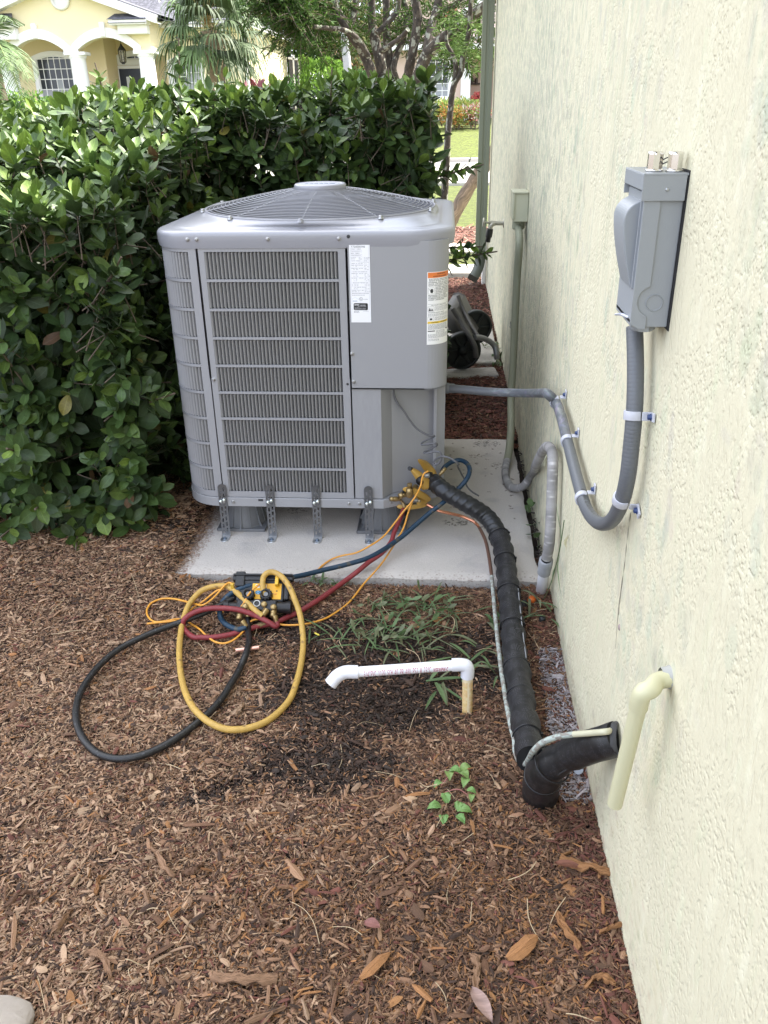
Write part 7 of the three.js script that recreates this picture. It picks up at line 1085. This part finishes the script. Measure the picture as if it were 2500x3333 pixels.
// fan palm
const frondMat = (k) => phys(lin(0.055 * k, 0.085 * k, 0.03 * k), 0.6, { specularIntensity: 0.5, transmission: 0.16, thickness: 0, side: THREE.DoubleSide, bumpMap: smudge, bumpScale: 0.002 });
const frondMats = [0.8, 1.1, 1.5, 2.1].map(frondMat);
{
  const b = [-5.353, 2.416, -20], t = thing('fan_palm', 'fan palm with a shaggy trunk and drooping fronds in front of the yellow house', 'palm', [b[0], 0, -20]);
  const R = rng(501), top = [b[0] - 0.02, b[1] + 0.45, -20];
  part('trunk', sweep([[b[0] + 0.1, -0.05, -20], [b[0] + 0.06, 1.2, -20], [b[0], b[1] - 0.3, -20], top], (q, a) => (q > 0.72 ? 0.2 : 0.15) * (0.88 + 0.24 * noise(q * 40, a * 3, 5)), 60, 14), std(lin(0.22, 0.17, 0.11), 0.95, { bumpMap: rep(smudge, 3, 6), bumpScale: 0.03 }), t);
  for (let i = 0; i < 12; i++) { const a = i * 2.4, h = b[1] - 0.25 + i * 0.05; part('leaf_stub', rod([top[0] + Math.cos(a) * 0.14, h, top[2] + Math.sin(a) * 0.14], [top[0] + Math.cos(a) * 0.3, h + 0.22, top[2] + Math.sin(a) * 0.3], 0.03, 0.018, 5), std(lin(0.2, 0.15, 0.09), 0.95), t); }
  for (let i = 0; i < 34; i++) {
    const a = i * 2.399, el = lerp(-0.7, 1.3, (i + 0.5) / 34), stem = 0.55 + 0.25 * R(), D = new THREE.Vector3(Math.cos(a) * Math.cos(el), Math.sin(el), Math.sin(a) * Math.cos(el)), hub = V(top).addScaledVector(D, stem).add(new THREE.Vector3(0, -0.1 * Math.cos(el), 0));
    const side = new THREE.Vector3().crossVectors(D, UPV).normalize(), nn = new THREE.Vector3().crossVectors(side, D).normalize(), gs = [];
    for (let k = 0; k < 30; k++) { const f = lerp(-1.75, 1.75, k / 29), dir = D.clone().multiplyScalar(Math.cos(f)).addScaledVector(side, Math.sin(f)), L = (0.9 - 0.3 * Math.abs(f) / 1.75) * (0.85 + 0.25 * R()), w = new THREE.Vector3().crossVectors(dir, nn).normalize(), dr = 0.4 + 0.5 * R();
      gs.push(grid(1, 5, (u, v) => { const ww = 0.03 * Math.pow(1 - v, 0.6) + 0.002, p = hub.clone().addScaledVector(dir, L * v * (1 - 0.18 * v * v)).addScaledVector(w, (u - 0.5) * 2 * ww).addScaledVector(nn, 0.05 * Math.sin(v * 2)); p.y -= dr * L * v * v * v; return p.toArray(); })); }
    const fr = part('frond', gs, frondMats[(i + Math.floor(R() * 2)) % 4], t);
    part('leaf_stalk', rod(top, hub.toArray(), 0.014, 0.009, 5), std(lin(0.12, 0.15, 0.05), 0.7), fr);
  }
  part('flower_stalk', Array.from({ length: 70 }, (_, i) => { const c = [-5.322, 3.061, -19.4]; return rod([c[0], c[1] - 0.1, c[2]], [c[0] + (R() - 0.5) * 0.5, c[1] + (R() - 0.4) * 0.6, c[2] + (R() - 0.5) * 0.5], 0.006, 0.002, 3); }), std(lin(0.4, 0.27, 0.1), 0.9), t);
}
{ // feathery palm at the left edge
  const c = [-7.801, 2.4, -15], t = thing('feather_palm', 'feathery palm with drooping fronds at the upper left edge', 'palm', [c[0], 0, c[2]]), R = rng(511);
  part('trunk', sweep([[c[0], -0.05, c[2]], [c[0] + 0.03, 1, c[2]], c], (q) => lerp(0.13, 0.07, q), 20, 10), woodMat, t);
  const ends = [...[[-7.255, 2.708, -14.6], [-7.054, 1.873, -14.6], [-7.112, 1.418, -14.4], [-7.167, 1.981, -14.2], [-7.549, 1.671, -15.2], [-7.389, 1.471, -14.2]], [c[0] - 1, c[1] + 0.6, c[2]], [c[0] - 0.8, c[1] - 0.2, c[2] - 0.6]];
  ends.forEach((e, i) => {
    const A = V(c), B = V(e), M = A.clone().lerp(B, 0.55); M.y = Math.max(A.y, B.y) + 0.22; const cu = new THREE.QuadraticBezierCurve3(A, M, B), gs = [];
    for (let k = 3; k < 46; k++) { const q = k / 46, p = cu.getPoint(q), d = cu.getTangent(q), s = new THREE.Vector3().crossVectors(d, UPV).normalize(), L = 0.34 * Math.sin(Math.PI * (0.15 + 0.8 * q)); for (const sg of [-1, 1]) { const dir = s.clone().multiplyScalar(sg).addScaledVector(d, 0.7); gs.push(grid(1, 3, (u, v) => { const x = p.clone().addScaledVector(dir, L * v).addScaledVector(d, (u - 0.5) * 0.022 * (1 - v * 0.9)); x.y -= 0.55 * L * v * v + 0.02 * R(); return x.toArray(); })); } }
    const f = part('frond', gs, frondMats[2 + i % 2], t); part('rib', sweep([c, M.clone().lerp(A.clone().lerp(B, 0.5), 0.5).toArray(), e], (q) => lerp(0.012, 0.004, q), 16, 5), std(lin(0.2, 0.24, 0.06), 0.6), f);
  });
}
{ // red leaved plant above the hedge
  const c = [-2.861, 1.608, -12], t = thing('red_plant', 'dark red leaved plant peeping over the hedge', 'plant', [c[0], 0, c[2]]), R = rng(521);
  part('stem', rod([c[0], 0, c[2]], [c[0], c[1] - 0.05, c[2]], 0.02, 0.012, 6), woodMat, t);
  const g = leafGeo(1, 0.22, 0.3, 0.3), m = bladeMat(lin(0.16, 0.03, 0.035));
  for (let i = 0; i < 16; i++) { const l = new THREE.Mesh(g, m), a = i * 2.4; l.name = 'leaf'; leafFrame(new THREE.Vector3((R() - 0.5) * 0.25, c[1] - 0.08 + R() * 0.05, (R() - 0.5) * 0.1), new THREE.Vector3(Math.cos(a) * 0.7, 0.9, Math.sin(a) * 0.7), R()).scale(new THREE.Vector3(0.26, 0.22, 0.26)).decompose(l.position, l.quaternion, l.scale); t.add(l); }
}

// ---------------------------------------------------------------- the two houses across the street
const whiteTrim = std(lin(0.78, 0.77, 0.76), 0.6), paneMat = phys(lin(0.03, 0.035, 0.045), 0.08, {}), blindMat = std(lin(0.3, 0.31, 0.33), 0.6);
const shingleTex = tex(512, 512, (x, y) => { const row = Math.floor(y / 16), o = (row % 2) * 16 + hash(row, 3, 1) * 20, col = Math.floor((x + o) / 32), e = y % 16 < 2 || (x + o) % 32 < 1.5 ? 0.72 : 1; const k = (0.55 + 0.3 * hash(col, row, 5) + 0.12 * hash(x, y, 2)) * e; return [k, k, k * 1.03]; }, true);
// an opening's window: frame, panes between muntins, drawn blinds behind the lower or upper panes
function windowOn(parent, x0, x1, y0, y1, z, cols, rows, rise, blind) {
  const f = 0.05, outline = (e) => { const s = new THREE.Shape(); s.moveTo(x0 - e, y0 - e); s.lineTo(x1 + e, y0 - e); s.lineTo(x1 + e, y1 + e * 0.5); if (rise) s.quadraticCurveTo((x0 + x1) / 2, y1 + 2 * rise + e * 1.5, x0 - e, y1 + e * 0.5); else s.lineTo(x0 - e, y1 + e); s.lineTo(x0 - e, y0 - e); return s; };
  const ring = outline(0.16); ring.holes.push(new THREE.Path(outline(0).getPoints(14)));
  const w = part('window', extrude(ring, 0.06, 0.006).translate(0, 0, z), whiteTrim, parent);
  const inner = outline(0); inner.holes.push(new THREE.Path(outline(-f).getPoints(14)));
  part('frame', extrude(inner, 0.05, 0).translate(0, 0, z - 0.03), whiteTrim, w);
  const topAt = (x) => { const t = (x - x0) / (x1 - x0); return y1 + (rise ? 4 * rise * t * (1 - t) : 0); };
  const cw = (x1 - x0) / cols, rh = (y1 - y0) / rows;
  for (let i = 0; i < cols; i++) for (let j = 0; j < rows; j++) { const a = x0 + i * cw, b = a + cw, lo = y0 + j * rh, top = j === rows - 1; part('pane', grid(2, 1, (u, v) => { const x = lerp(a, b, u); return [x, v ? (top ? topAt(x) : lo + rh) : lo, z - 0.012]; }), blind(i, j) ? blindMat : paneMat, w); }
  const bars = []; for (let i = 1; i < cols; i++) bars.push(slab(x0 + i * cw - 0.014, x0 + i * cw + 0.014, y0, topAt(x0 + i * cw), z - 0.01, z + 0.01, 0)); for (let j = 1; j < rows; j++) bars.push(slab(x0, x1, y0 + j * rh - 0.014, y0 + j * rh + 0.014, z - 0.008, z + 0.008, 0)); if (rise) bars.push(slab(x0, x1, y1 - 0.014, y1 + 0.014, z - 0.008, z + 0.008, 0));
  for (const b of bars) part('muntin', b, whiteTrim, w);
  return w;
}
const slopeRoof = (pts, m, parent, name = 'roof') => { const [a, b, c, d] = pts.map(V), g = grid(1, 1, (u, v) => a.clone().lerp(b, u).lerp(d.clone().lerp(c, u), v).toArray(), (u, v) => [u * a.distanceTo(b) / 1.6, v * a.distanceTo(d) / 1.6]); const under = strip(g).clone().translate(0, -0.12, 0); return part(name, [g, under], m, parent); };
{
  const FY = 0.88, h = thing('yellow_house', 'pale yellow house with an arched porch and white columns at the upper left', 'house', [-14.030, FY, -38]);
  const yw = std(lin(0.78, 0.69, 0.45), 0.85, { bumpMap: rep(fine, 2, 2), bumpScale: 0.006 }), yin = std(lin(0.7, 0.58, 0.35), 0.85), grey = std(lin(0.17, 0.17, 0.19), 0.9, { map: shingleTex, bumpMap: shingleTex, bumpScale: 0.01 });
  const Z = -36, X = (a) => a; // porch front
  const xa0 = -17.352, xa1 = -15.292, xb0 = -14.733, xb1 = -12.514, xL = -18.146, xR = -11.836, ys = 3.501, yc = 3.893, yCap = 3.325, eave = 4.391;
  const xM = -15.243, yA = 5.616, slope = (yA - 4.572) / (-12.148 - xM);
  const xW = (xR - xM); // gable half width
  const sh = new THREE.Shape(); sh.moveTo(xM - xW, yCap); sh.lineTo(xR, yCap); sh.lineTo(xR, yA - slope * xW); sh.lineTo(xM, yA); sh.lineTo(xM - xW, yA - slope * xW); sh.lineTo(xM - xW, yCap);
  // the two arched openings are cut out of the wall above the columns
  const cut = (a, b) => { const p = new THREE.Path(); p.moveTo(a, yCap - 0.001); p.lineTo(b, yCap - 0.001); p.lineTo(b, ys); p.quadraticCurveTo((a + b) / 2, yc * 2 - ys, a, ys); p.lineTo(a, yCap - 0.001); return p; };
  const front = new THREE.Shape(); front.moveTo(xM - xW, yCap); front.lineTo(xa0, yCap); front.lineTo(xa0, ys); front.quadraticCurveTo((xa0 + xa1) / 2, yc * 2 - ys, xa1, ys); front.lineTo(xa1, yCap); front.lineTo(xb0, yCap); front.lineTo(xb0, ys); front.quadraticCurveTo((xb0 + xb1) / 2, yc * 2 - ys, xb1, ys); front.lineTo(xb1, yCap); front.lineTo(xR, yCap); front.lineTo(xR, yA - slope * xW); front.lineTo(xM, yA); front.lineTo(xM - xW, yA - slope * xW); front.lineTo(xM - xW, yCap);
  part('porch_front', extrude(front, 0.4, 0).translate(0, 0, Z - 0.4), yw, h);
  const band = (a, b) => { const e = 0.28, s = new THREE.Shape(); s.moveTo(a - e, ys - 0.1); s.lineTo(a, ys - 0.1); s.lineTo(a, ys); s.quadraticCurveTo((a + b) / 2, yc * 2 - ys, b, ys); s.lineTo(b, ys - 0.1); s.lineTo(b + e, ys - 0.1); s.lineTo(b + e, ys + 0.08); s.quadraticCurveTo((a + b) / 2, yc * 2 - ys + 2 * e, a - e, ys + 0.08); s.lineTo(a - e, ys - 0.1); return extrude(s, 0.08, 0.01).translate(0, 0, Z); };
  part('arch_surround', band(xa0, xa1), whiteTrim, h); part('arch_surround', band(xb0, xb1), whiteTrim, h);
  for (const x of [(xb0 + xb1) / 2, (xa0 + xa1) / 2]) part('keystone', slab(x - 0.1, x + 0.1, yc + 0.02, yc + 0.5, Z + 0.15, Z, 0.02), whiteTrim, h);
  for (const [x, w] of [[-14.892, 0.85], [-12.139, 0.82], [xa0 - 0.4, 0.8]]) { part('capital', slab(x - w / 2, x + w / 2, yCap - 0.02, ys - 0.08, Z + 0.1, Z - 0.55, 0.02), whiteTrim, h); part('column', lathe([[0.42, 0], [0.42, 0.12], [0.33, 0.2], [0.32, 1.0], [0.29, yCap - FY - 0.14], [0.34, yCap - FY - 0.1], [0.34, yCap - FY - 0.02]], [x, FY, Z - 0.22], [0, 1, 0], 28), whiteTrim, h); }
  const ret = part('porch_side', slab(xR - 0.02, xR - 0.3, yCap, eave + 0.1, Z - 0.41, Z - 2.6, 0.01), yw, h);
  // gable trim and its two little hipped returns
  for (const s of [-1, 1]) { const L = Math.hypot(xW + 0.5, slope * (xW + 0.5)), g = box(L, 0.3, 0.12, 0, 0, 0, 0.02); g.rotateZ(-s * Math.atan(slope)); g.translate(xM + s * (xW + 0.5) / 2, yA - slope * (xW + 0.5) / 2 + 0.12, Z + 0.42); part('rake_board', g, whiteTrim, h); const sf = box(L, 0.04, 0.42, 0, 0, 0, 0); sf.rotateZ(-s * Math.atan(slope)); sf.translate(xM + s * (xW + 0.5) / 2, yA - slope * (xW + 0.5) / 2, Z + 0.2); part('soffit', sf, whiteTrim, h); slopeRoof([[xM, yA + 0.3, Z + 0.5], [xM + s * (xW + 0.6), yA + 0.3 - slope * (xW + 0.6), Z + 0.5], [xM + s * (xW + 0.6), yA + 0.3 - slope * (xW + 0.6), Z - 9], [xM, yA + 0.3, Z - 9]], grey, h); }
  const rx0 = -13.195, rx1 = -11.748, ry = 4.260, ryt = 4.423, rtop = 4.667;
  const rt = part('eave_return', slab(rx0, rx1, ry, ryt, Z + 0.55, Z, 0.01), whiteTrim, h); slopeRoof([[rx0 - 0.05, ryt + 0.01, Z + 0.6], [rx1 + 0.05, ryt + 0.01, Z + 0.6], [rx1 - 0.3, rtop, Z], [rx0 + 0.1, rtop, Z]], grey, rt, 'shingles'); part('moulding', slab(rx0 + 0.25, rx1 - 0.05, ry - 0.3, ry, Z + 0.35, Z, 0.02), whiteTrim, rt);
  const lx1 = -16.931, rl = part('eave_return', slab(lx1 - 1.6, lx1, ry, ryt, Z + 0.55, Z, 0.01), whiteTrim, h); slopeRoof([[lx1 - 1.6, ryt + 0.01, Z + 0.6], [lx1 + 0.05, ryt + 0.01, Z + 0.6], [lx1 - 0.2, rtop + 0.1, Z], [lx1 - 1.5, rtop + 0.1, Z]], grey, rl, 'shingles'); part('moulding', slab(lx1 - 1.6, lx1 - 0.05, ry - 0.4, ry, Z + 0.35, Z, 0.02), whiteTrim, rl);
  part('round_vent', lathe([[0.28, 0.1], [0.36, 0.1], [0.38, 0], [0.28, 0.03], [0, 0.03]], [-15.126, 5.185, -36], [0, 0, 1], 28), whiteTrim, h);
  // walls behind the porch
  const xj = -14.293, yTop = eave + 0.2;
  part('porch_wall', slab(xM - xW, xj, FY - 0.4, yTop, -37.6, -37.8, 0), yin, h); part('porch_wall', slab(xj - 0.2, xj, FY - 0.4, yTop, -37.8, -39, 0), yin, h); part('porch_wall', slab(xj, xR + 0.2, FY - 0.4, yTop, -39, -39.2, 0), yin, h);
  part('porch_ceiling', slab(xM - xW, xR, ys + 0.9, ys + 1.0, Z - 0.4, -39, 0), whiteTrim, h); part('porch_floor', slab(xM - xW, xR, FY - 0.6, FY, Z + 0.3, -39, 0.02), walkMat, h);
  windowOn(h, -17.214, -15.726, FY + 0.55, 3.280, -37.58, 6, 5, 0.12, (i, j) => (i + j) % 5 !== 0 ? j < 2 : i > 2);
  const dx0 = -14.269, dx1 = -13.126, dyt = 2.921;
  const dr = part('door', slab(dx0, dx1, FY, dyt, -38.9, -38.96, 0.01), std(lin(0.02, 0.026, 0.045), 0.35), h); part('sidelight', slab(dx0 + 0.28, dx0 + 0.42, FY + 0.5, dyt - 0.3, -38.895, -38.9, 0), std(lin(0.6, 0.62, 0.62), 0.3), dr); part('panel', slab(dx0 + 0.6, dx1 - 0.3, FY + 1.1, dyt - 0.25, -38.885, -38.9, 0.008), std(lin(0.016, 0.02, 0.036), 0.35), dr); part('door_frame', [slab(dx0 - 0.16, dx0, FY, dyt + 0.12, -38.86, -39, 0.01), slab(dx1, dx1 + 0.16, FY, dyt + 0.12, -38.86, -39, 0.01), slab(dx0, dx1, dyt, dyt + 0.12, -38.86, -39, 0.01)], whiteTrim, dr);
  windowOn(h, -14.252, -12.816, dyt + 0.3, 3.292, -38.98, 4, 1, 0.14, () => false);
  const lp = [-13.434, 3.281, -37.2], ln = part('lantern', [lathe([[0.03, 0.46], [0.05, 0.4], [0.16, 0.26], [0.17, 0.22]], lp, [0, 1, 0], 8), lathe([[0.05, -0.26], [0.11, -0.2], [0.13, -0.18]], lp, [0, 1, 0], 8), ...[0, 1, 2, 3, 4, 5, 6, 7].map((i) => rod([lp[0] + Math.cos(i * 0.785) * 0.12, lp[1] - 0.2, lp[2] + Math.sin(i * 0.785) * 0.12], [lp[0] + Math.cos(i * 0.785) * 0.16, lp[1] + 0.24, lp[2] + Math.sin(i * 0.785) * 0.16], 0.012, 0.012, 4)), rod([lp[0], lp[1] + 0.45, lp[2]], [lp[0], ys + 0.9, lp[2]], 0.012, 0.012, 5)], std(lin(0.03, 0.028, 0.025), 0.5), h); part('glass', lathe([[0.1, -0.2], [0.15, 0.24]], lp, [0, 1, 0], 8), phys(lin(0.7, 0.68, 0.6), 0.1, { transmission: 0.8, thickness: 0 }), ln);
  // main body right of the porch, then the sunlit side wing
  const x2 = -8.638, wy = 4.320;
  part('wall', slab(xR - 0.1, x2, FY - 0.6, wy, -38, -38.2, 0), yw, h);
  windowOn(h, -11.689, -10.515, FY + 0.7, 3.064, -37.98, 4, 4, 0.1, (i, j) => j < 2 || i > 1);
  const xs = x2 + 0.0, z2 = -48;
  part('side_wall', slab(xs - 0.2, xs, FY - 0.6, wy - 0.02, -38.21, z2, 0), yw, h);
  part('side_pilaster', slab(xs - 0.05, xs + 0.06, FY - 0.5, wy - 0.03, -38.0, -38.35, 0.01), whiteTrim, h);
  part('side_vent', slab(xs, xs + 0.05, FY + 1.3, FY + 2.0, -44.0, -44.9, 0.01), yin, h);
  part('fascia', [slab(xs + 0.35, xs + 0.4, wy - 0.05, wy + 0.17, -37.4, z2 - 0.4, 0.005), slab(xR, xs + 0.35, wy - 0.05, wy + 0.17, -37.4, -37.45, 0.005)], whiteTrim, h); part('soffit', [slab(xs, xs + 0.35, wy - 0.04, wy - 0.01, -37.45, z2 - 0.4, 0), slab(xR, xs, wy - 0.04, wy - 0.01, -37.45, -38, 0)], whiteTrim, h);
  const up = 2.1, rin = 5.2;
  slopeRoof([[xR - 0.5, wy + 0.18, -37.35], [xs + 0.45, wy + 0.18, -37.35], [xs + 0.45 - rin, wy + 0.18 + up, -37.35 - rin], [xR - 0.5, wy + 0.18 + up, -37.35 - rin]], grey, h);
  slopeRoof([[xs + 0.45, wy + 0.18, -37.35], [xs + 0.45, wy + 0.18, z2 - 0.45], [xs + 0.45 - rin, wy + 0.18 + up, z2 - 0.45 + rin], [xs + 0.45 - rin, wy + 0.18 + up, -37.35 - rin]], grey, h);
  // big main roof rising behind
  slopeRoof([[xM - xW - 6, wy + 0.3, -38.5], [xs - 3.2, wy + 0.3, -38.5], [xs - 6.5, wy + 4.3, -45], [xM - xW - 6, wy + 4.3, -45]], grey, h);
  part('wall', slab(xM - xW - 6, xM - xW, FY - 0.6, wy + 0.2, -38, -38.2, 0), yw, h);
}
{ // dark screen enclosure behind the yellow house
  const x0 = -8.219, x1 = -7.171, y1 = 3.598, t = thing('screen_enclosure', 'dark screened pool enclosure with pale frame behind the yellow house', 'screen enclosure', [(x0 + x1) / 2, 0.8, -46]);
  const dark = std(lin(0.045, 0.045, 0.055), 0.8), fr = std(lin(0.5, 0.5, 0.52), 0.5), n = 4;
  for (let i = 0; i < n; i++) { const a = lerp(x0, x1, i / n), b = lerp(x0, x1, (i + 1) / n); part('screen', slab(a + 0.03, b - 0.03, 0.8, y1 - 0.1 * i, -46, -46.03, 0), dark, t); part('post', slab(b - 0.04, b + 0.04, 0.8, y1 - 0.1 * i + 0.05, -45.95, -46.05, 0), fr, t); }
  part('top_rail', box(x1 - x0, 0.09, 0.1, (x0 + x1) / 2, y1 - 0.15, -46, 0.01, [0, 0, -0.13]), fr, t); part('mid_rail', slab(x0, x0 + (x1 - x0) * 0.3, 1.9, 1.98, -45.93, -46, 0), fr, t);
}
{
  const FY = 0.92, h = thing('pink_house', 'pale pink house with an arched white window and a white column behind the tree', 'house', [-0.691, FY, -36]);
  const pk = std(lin(0.62, 0.47, 0.4), 0.85, { bumpMap: rep(fine, 2, 2), bumpScale: 0.006 }), tile = std(lin(0.36, 0.28, 0.26), 0.9, { map: shingleTex, bumpMap: shingleTex, bumpScale: 0.02 });
  const x0 = -2.297, x1 = 0.111, ey = 3.311, cx0 = 0.106, cx1 = 0.456;
  part('front_wall', slab(x0, x1, FY - 0.6, ey + 1.6, -34, -34.2, 0), pk, h); part('side_wall', slab(x0, x0 + 0.2, FY - 0.6, ey, -34.2, -44, 0), pk, h);
  windowOn(h, -1.309, -0.316, 1.597, 2.747, -33.98, 4, 5, 0.16, (i, j) => j < 2);
  part('window_sill', slab(-1.479, -0.147, 1.488, 1.576, -33.8, -34, 0.01), whiteTrim, h);
  part('porch_column', slab(cx0, cx1, FY - 0.4, ey + 0.2, -33.9, -34.3, 0.02), whiteTrim, h);
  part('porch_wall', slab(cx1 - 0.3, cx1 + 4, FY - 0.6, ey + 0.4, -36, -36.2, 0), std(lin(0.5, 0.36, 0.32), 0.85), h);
  part('porch_ceiling', slab(cx1, cx1 + 4, ey + 0.1, ey + 0.2, -33.9, -36, 0), whiteTrim, h);
  const o = [0.632, 2.19, -35.95]; part('wall_ornament', [new THREE.TorusGeometry(0.16, 0.018, 6, 20).translate(o[0], o[1] + 0.12, o[2]), slab(o[0] - 0.24, o[0] + 0.24, o[1] - 0.16, o[1] - 0.1, o[2] + 0.1, o[2] - 0.04, 0.01), lathe([[0.06, -0.1], [0.07, 0.05], [0.03, 0.12], [0.025, 0.2]], [o[0] - 0.08, o[1], o[2] + 0.04], [0, 1, 0], 10), lathe([[0.06, -0.1], [0.07, 0.0], [0.03, 0.08]], [o[0] + 0.1, o[1], o[2] + 0.04], [0, 1, 0], 10)], std(lin(0.06, 0.04, 0.04), 0.7), h);
  const gx = 0.386, gy = 4.330, k = (gy - ey) / (gx - x0 + 0.5);
  slopeRoof([[x0 - 0.6, ey - 0.05, -33.5], [cx1 + 4, ey - 0.05, -33.5], [cx1 + 4, ey + 2.6, -39], [x0 + 2.4, ey + 2.6, -39]], tile, h); slopeRoof([[x0 - 0.6, ey - 0.05, -44], [x0 - 0.6, ey - 0.05, -33.5], [x0 + 2.4, ey + 2.6, -39], [x0 + 2.4, ey + 2.6, -44]], tile, h);
  part('fascia', slab(x0 - 0.6, cx1 + 4, ey - 0.2, ey - 0.02, -33.45, -33.5, 0.005), whiteTrim, h);
  const ga = [-0.25, 3.879, -33.2], gb = [0.282, 4.254, -33.2], L = Math.hypot(gb[0] - ga[0], gb[1] - ga[1]) * 2.4, an = Math.atan2(gb[1] - ga[1], gb[0] - ga[0]); const g = box(L, 0.22, 0.1, 0, 0, 0, 0.01); g.rotateZ(an); g.translate(ga[0] + Math.cos(an) * L / 2, ga[1] + Math.sin(an) * L / 2, -33.2); part('rake_board', g, whiteTrim, h);
}
// ---------------------------------------------------------------- broadcast spreader on a stepping stone behind the unit
{
  const s0 = [-0.292, 0, -4.864], s1 = [-0.044, 0, -4.841], s2 = [-0.032, 0, -5.581];
  struct('stepping_stone', [slab(s0[0] - 0.25, -0.02, -0.03, 0.028, s0[2], s2[2] - 0.15, 0.012)], walkMat);
  struct('stepping_stone', [box(0.36, 0.05, 0.16, -0.22, 0.0, -4.679, 0.015, [0, 0.1, 0.02])], walkMat);
  const wc = [-0.247, 0.139, -4.72], R = rng(901), dark = std(lin(0.012, 0.016, 0.015), 0.55), greyP = std(lin(0.1, 0.095, 0.09), 0.5, { bumpMap: smudge, bumpScale: 0.001 }), tube = std(lin(0.28, 0.28, 0.28), 0.4, { metalness: 0.6 });
  const t = thing('lawn_spreader', 'dark wheeled lawn spreader with tube handle parked between the outdoor unit and the wall', 'spreader', [wc[0], 0.03, wc[2]]);
  const wheel = (p, r, w) => { const g = part('wheel', [lathe([[r * 0.86, -w / 2], [r * 0.97, -w / 2], [r, -w * 0.3], [r, w * 0.3], [r * 0.97, w / 2], [r * 0.86, w / 2]], p, [0.25, 0, 1], 36)], dark, t); part('hub', [lathe([[0, w * 0.55], [r * 0.26, w * 0.5], [r * 0.28, -w * 0.4]], p, [0.25, 0, 1], 20), lathe([[0, 0.006], [r * 0.88, 0.004], [r * 0.88, -0.004]], p, [0.25, 0, 1], 30)], dark, g); for (let i = 0; i < 6; i++) { const a = i * 1.047; part('spoke', box(r * 0.6, r * 0.14, w * 0.5, p[0] + Math.cos(a) * r * 0.55 * 0.97, p[1] + Math.sin(a) * r * 0.55, p[2] + 0.004 - Math.cos(a) * r * 0.13, 0.004, [0, 0.245, a]), dark, g); } };
  const r = wc[1] - 0.03; wheel(wc, r, 0.05);
  const w2 = [-0.164, 0.195, -5.05]; wheel(w2, r * 0.95, 0.045);
  const hp = [[-0.299, 0.338, -4.85], [-0.26, 0.297, -4.8], [-0.185, 0.171, -4.7], [-0.173, 0.123, -4.68]];
  part('hopper', (() => { const A = [[-0.364, 0.344, -4.86], [-0.287, 0.335, -4.86], [-0.193, 0.176, -4.74], [-0.32, 0.217, -4.8]].map(V), B = new THREE.Vector3(0.06, 0.02, -0.34), q = (u, v, k) => A[0].clone().lerp(A[1], u).lerp(A[3].clone().lerp(A[2], u), v).addScaledVector(B, k).add(new THREE.Vector3(0, 0.012 * Math.sin(u * 3.1), 0.03 * Math.sin(u * 3.1) * Math.sin(v * 3.1))).toArray(); return [grid(6, 6, (u, v) => q(u, v, 0)), grid(6, 6, (u, v) => q(1, v, u)), grid(6, 6, (u, v) => q(u, v, 1)), grid(3, 6, (u, v) => q(u, 0.06, v))]; })(), greyP, t);
  part('frame', [sweep([[-0.302, 0.357, -4.8], [-0.258, 0.299, -4.76], [-0.202, 0.221, -4.68], [-0.175, 0.17, -4.66], [-0.169, 0.114, -4.66]], 0.016, 24, 8), sweep([[-0.272, 0.39, -5], [-0.237, 0.316, -4.95], [-0.191, 0.247, -4.85], [-0.154, 0.204, -4.78]], 0.012, 24, 8)], greyP, t);
  part('handle', [sweep([[-0.175, 0.22, -4.7], [-0.134, 0.211, -4.72], [-0.087, 0.184, -4.74], [-0.06, 0.157, -4.74], [-0.049, 0.113, -4.72], [-0.045, 0.09, -4.72]], 0.016, 30, 10), sweep([[-0.288, 0.309, -5.2], [-0.239, 0.328, -5.3], [-0.268, 0.332, -5.3]], 0.01, 14, 6)], tube, t);
  part('axle', rod(wc, w2, 0.008), tube, t);
  part('side_plate', [grid(3, 3, (u, v) => { const A = [[-0.243, 0.27, -4.95], [-0.181, 0.235, -4.9], [-0.143, 0.186, -4.85], [-0.189, 0.193, -4.85]].map(V); return A[0].lerp(A[1], u).lerp(A[3].lerp(A[2], u), v).toArray(); })], dark, t);
  const wd = [[-0.082, 0, -5.218], [-0.059, 0, -5.281], [-0.015, 0, -5.009], [-0.028, 0, -4.841], [-0.129, 0, -5.066], [-0.091, 0, -5.008]]; weed('small_weed', 'small weeds on the stepping stone by the spreader handle', wd.slice(0, 4).map((p) => [...p, 10]), 905, 0.03, 0.08, 0.012, 0.05);
}

scene.traverse((o) => { if (o.isMesh) { o.castShadow = o.receiveShadow = true; } });
renderer.render(scene, camera);
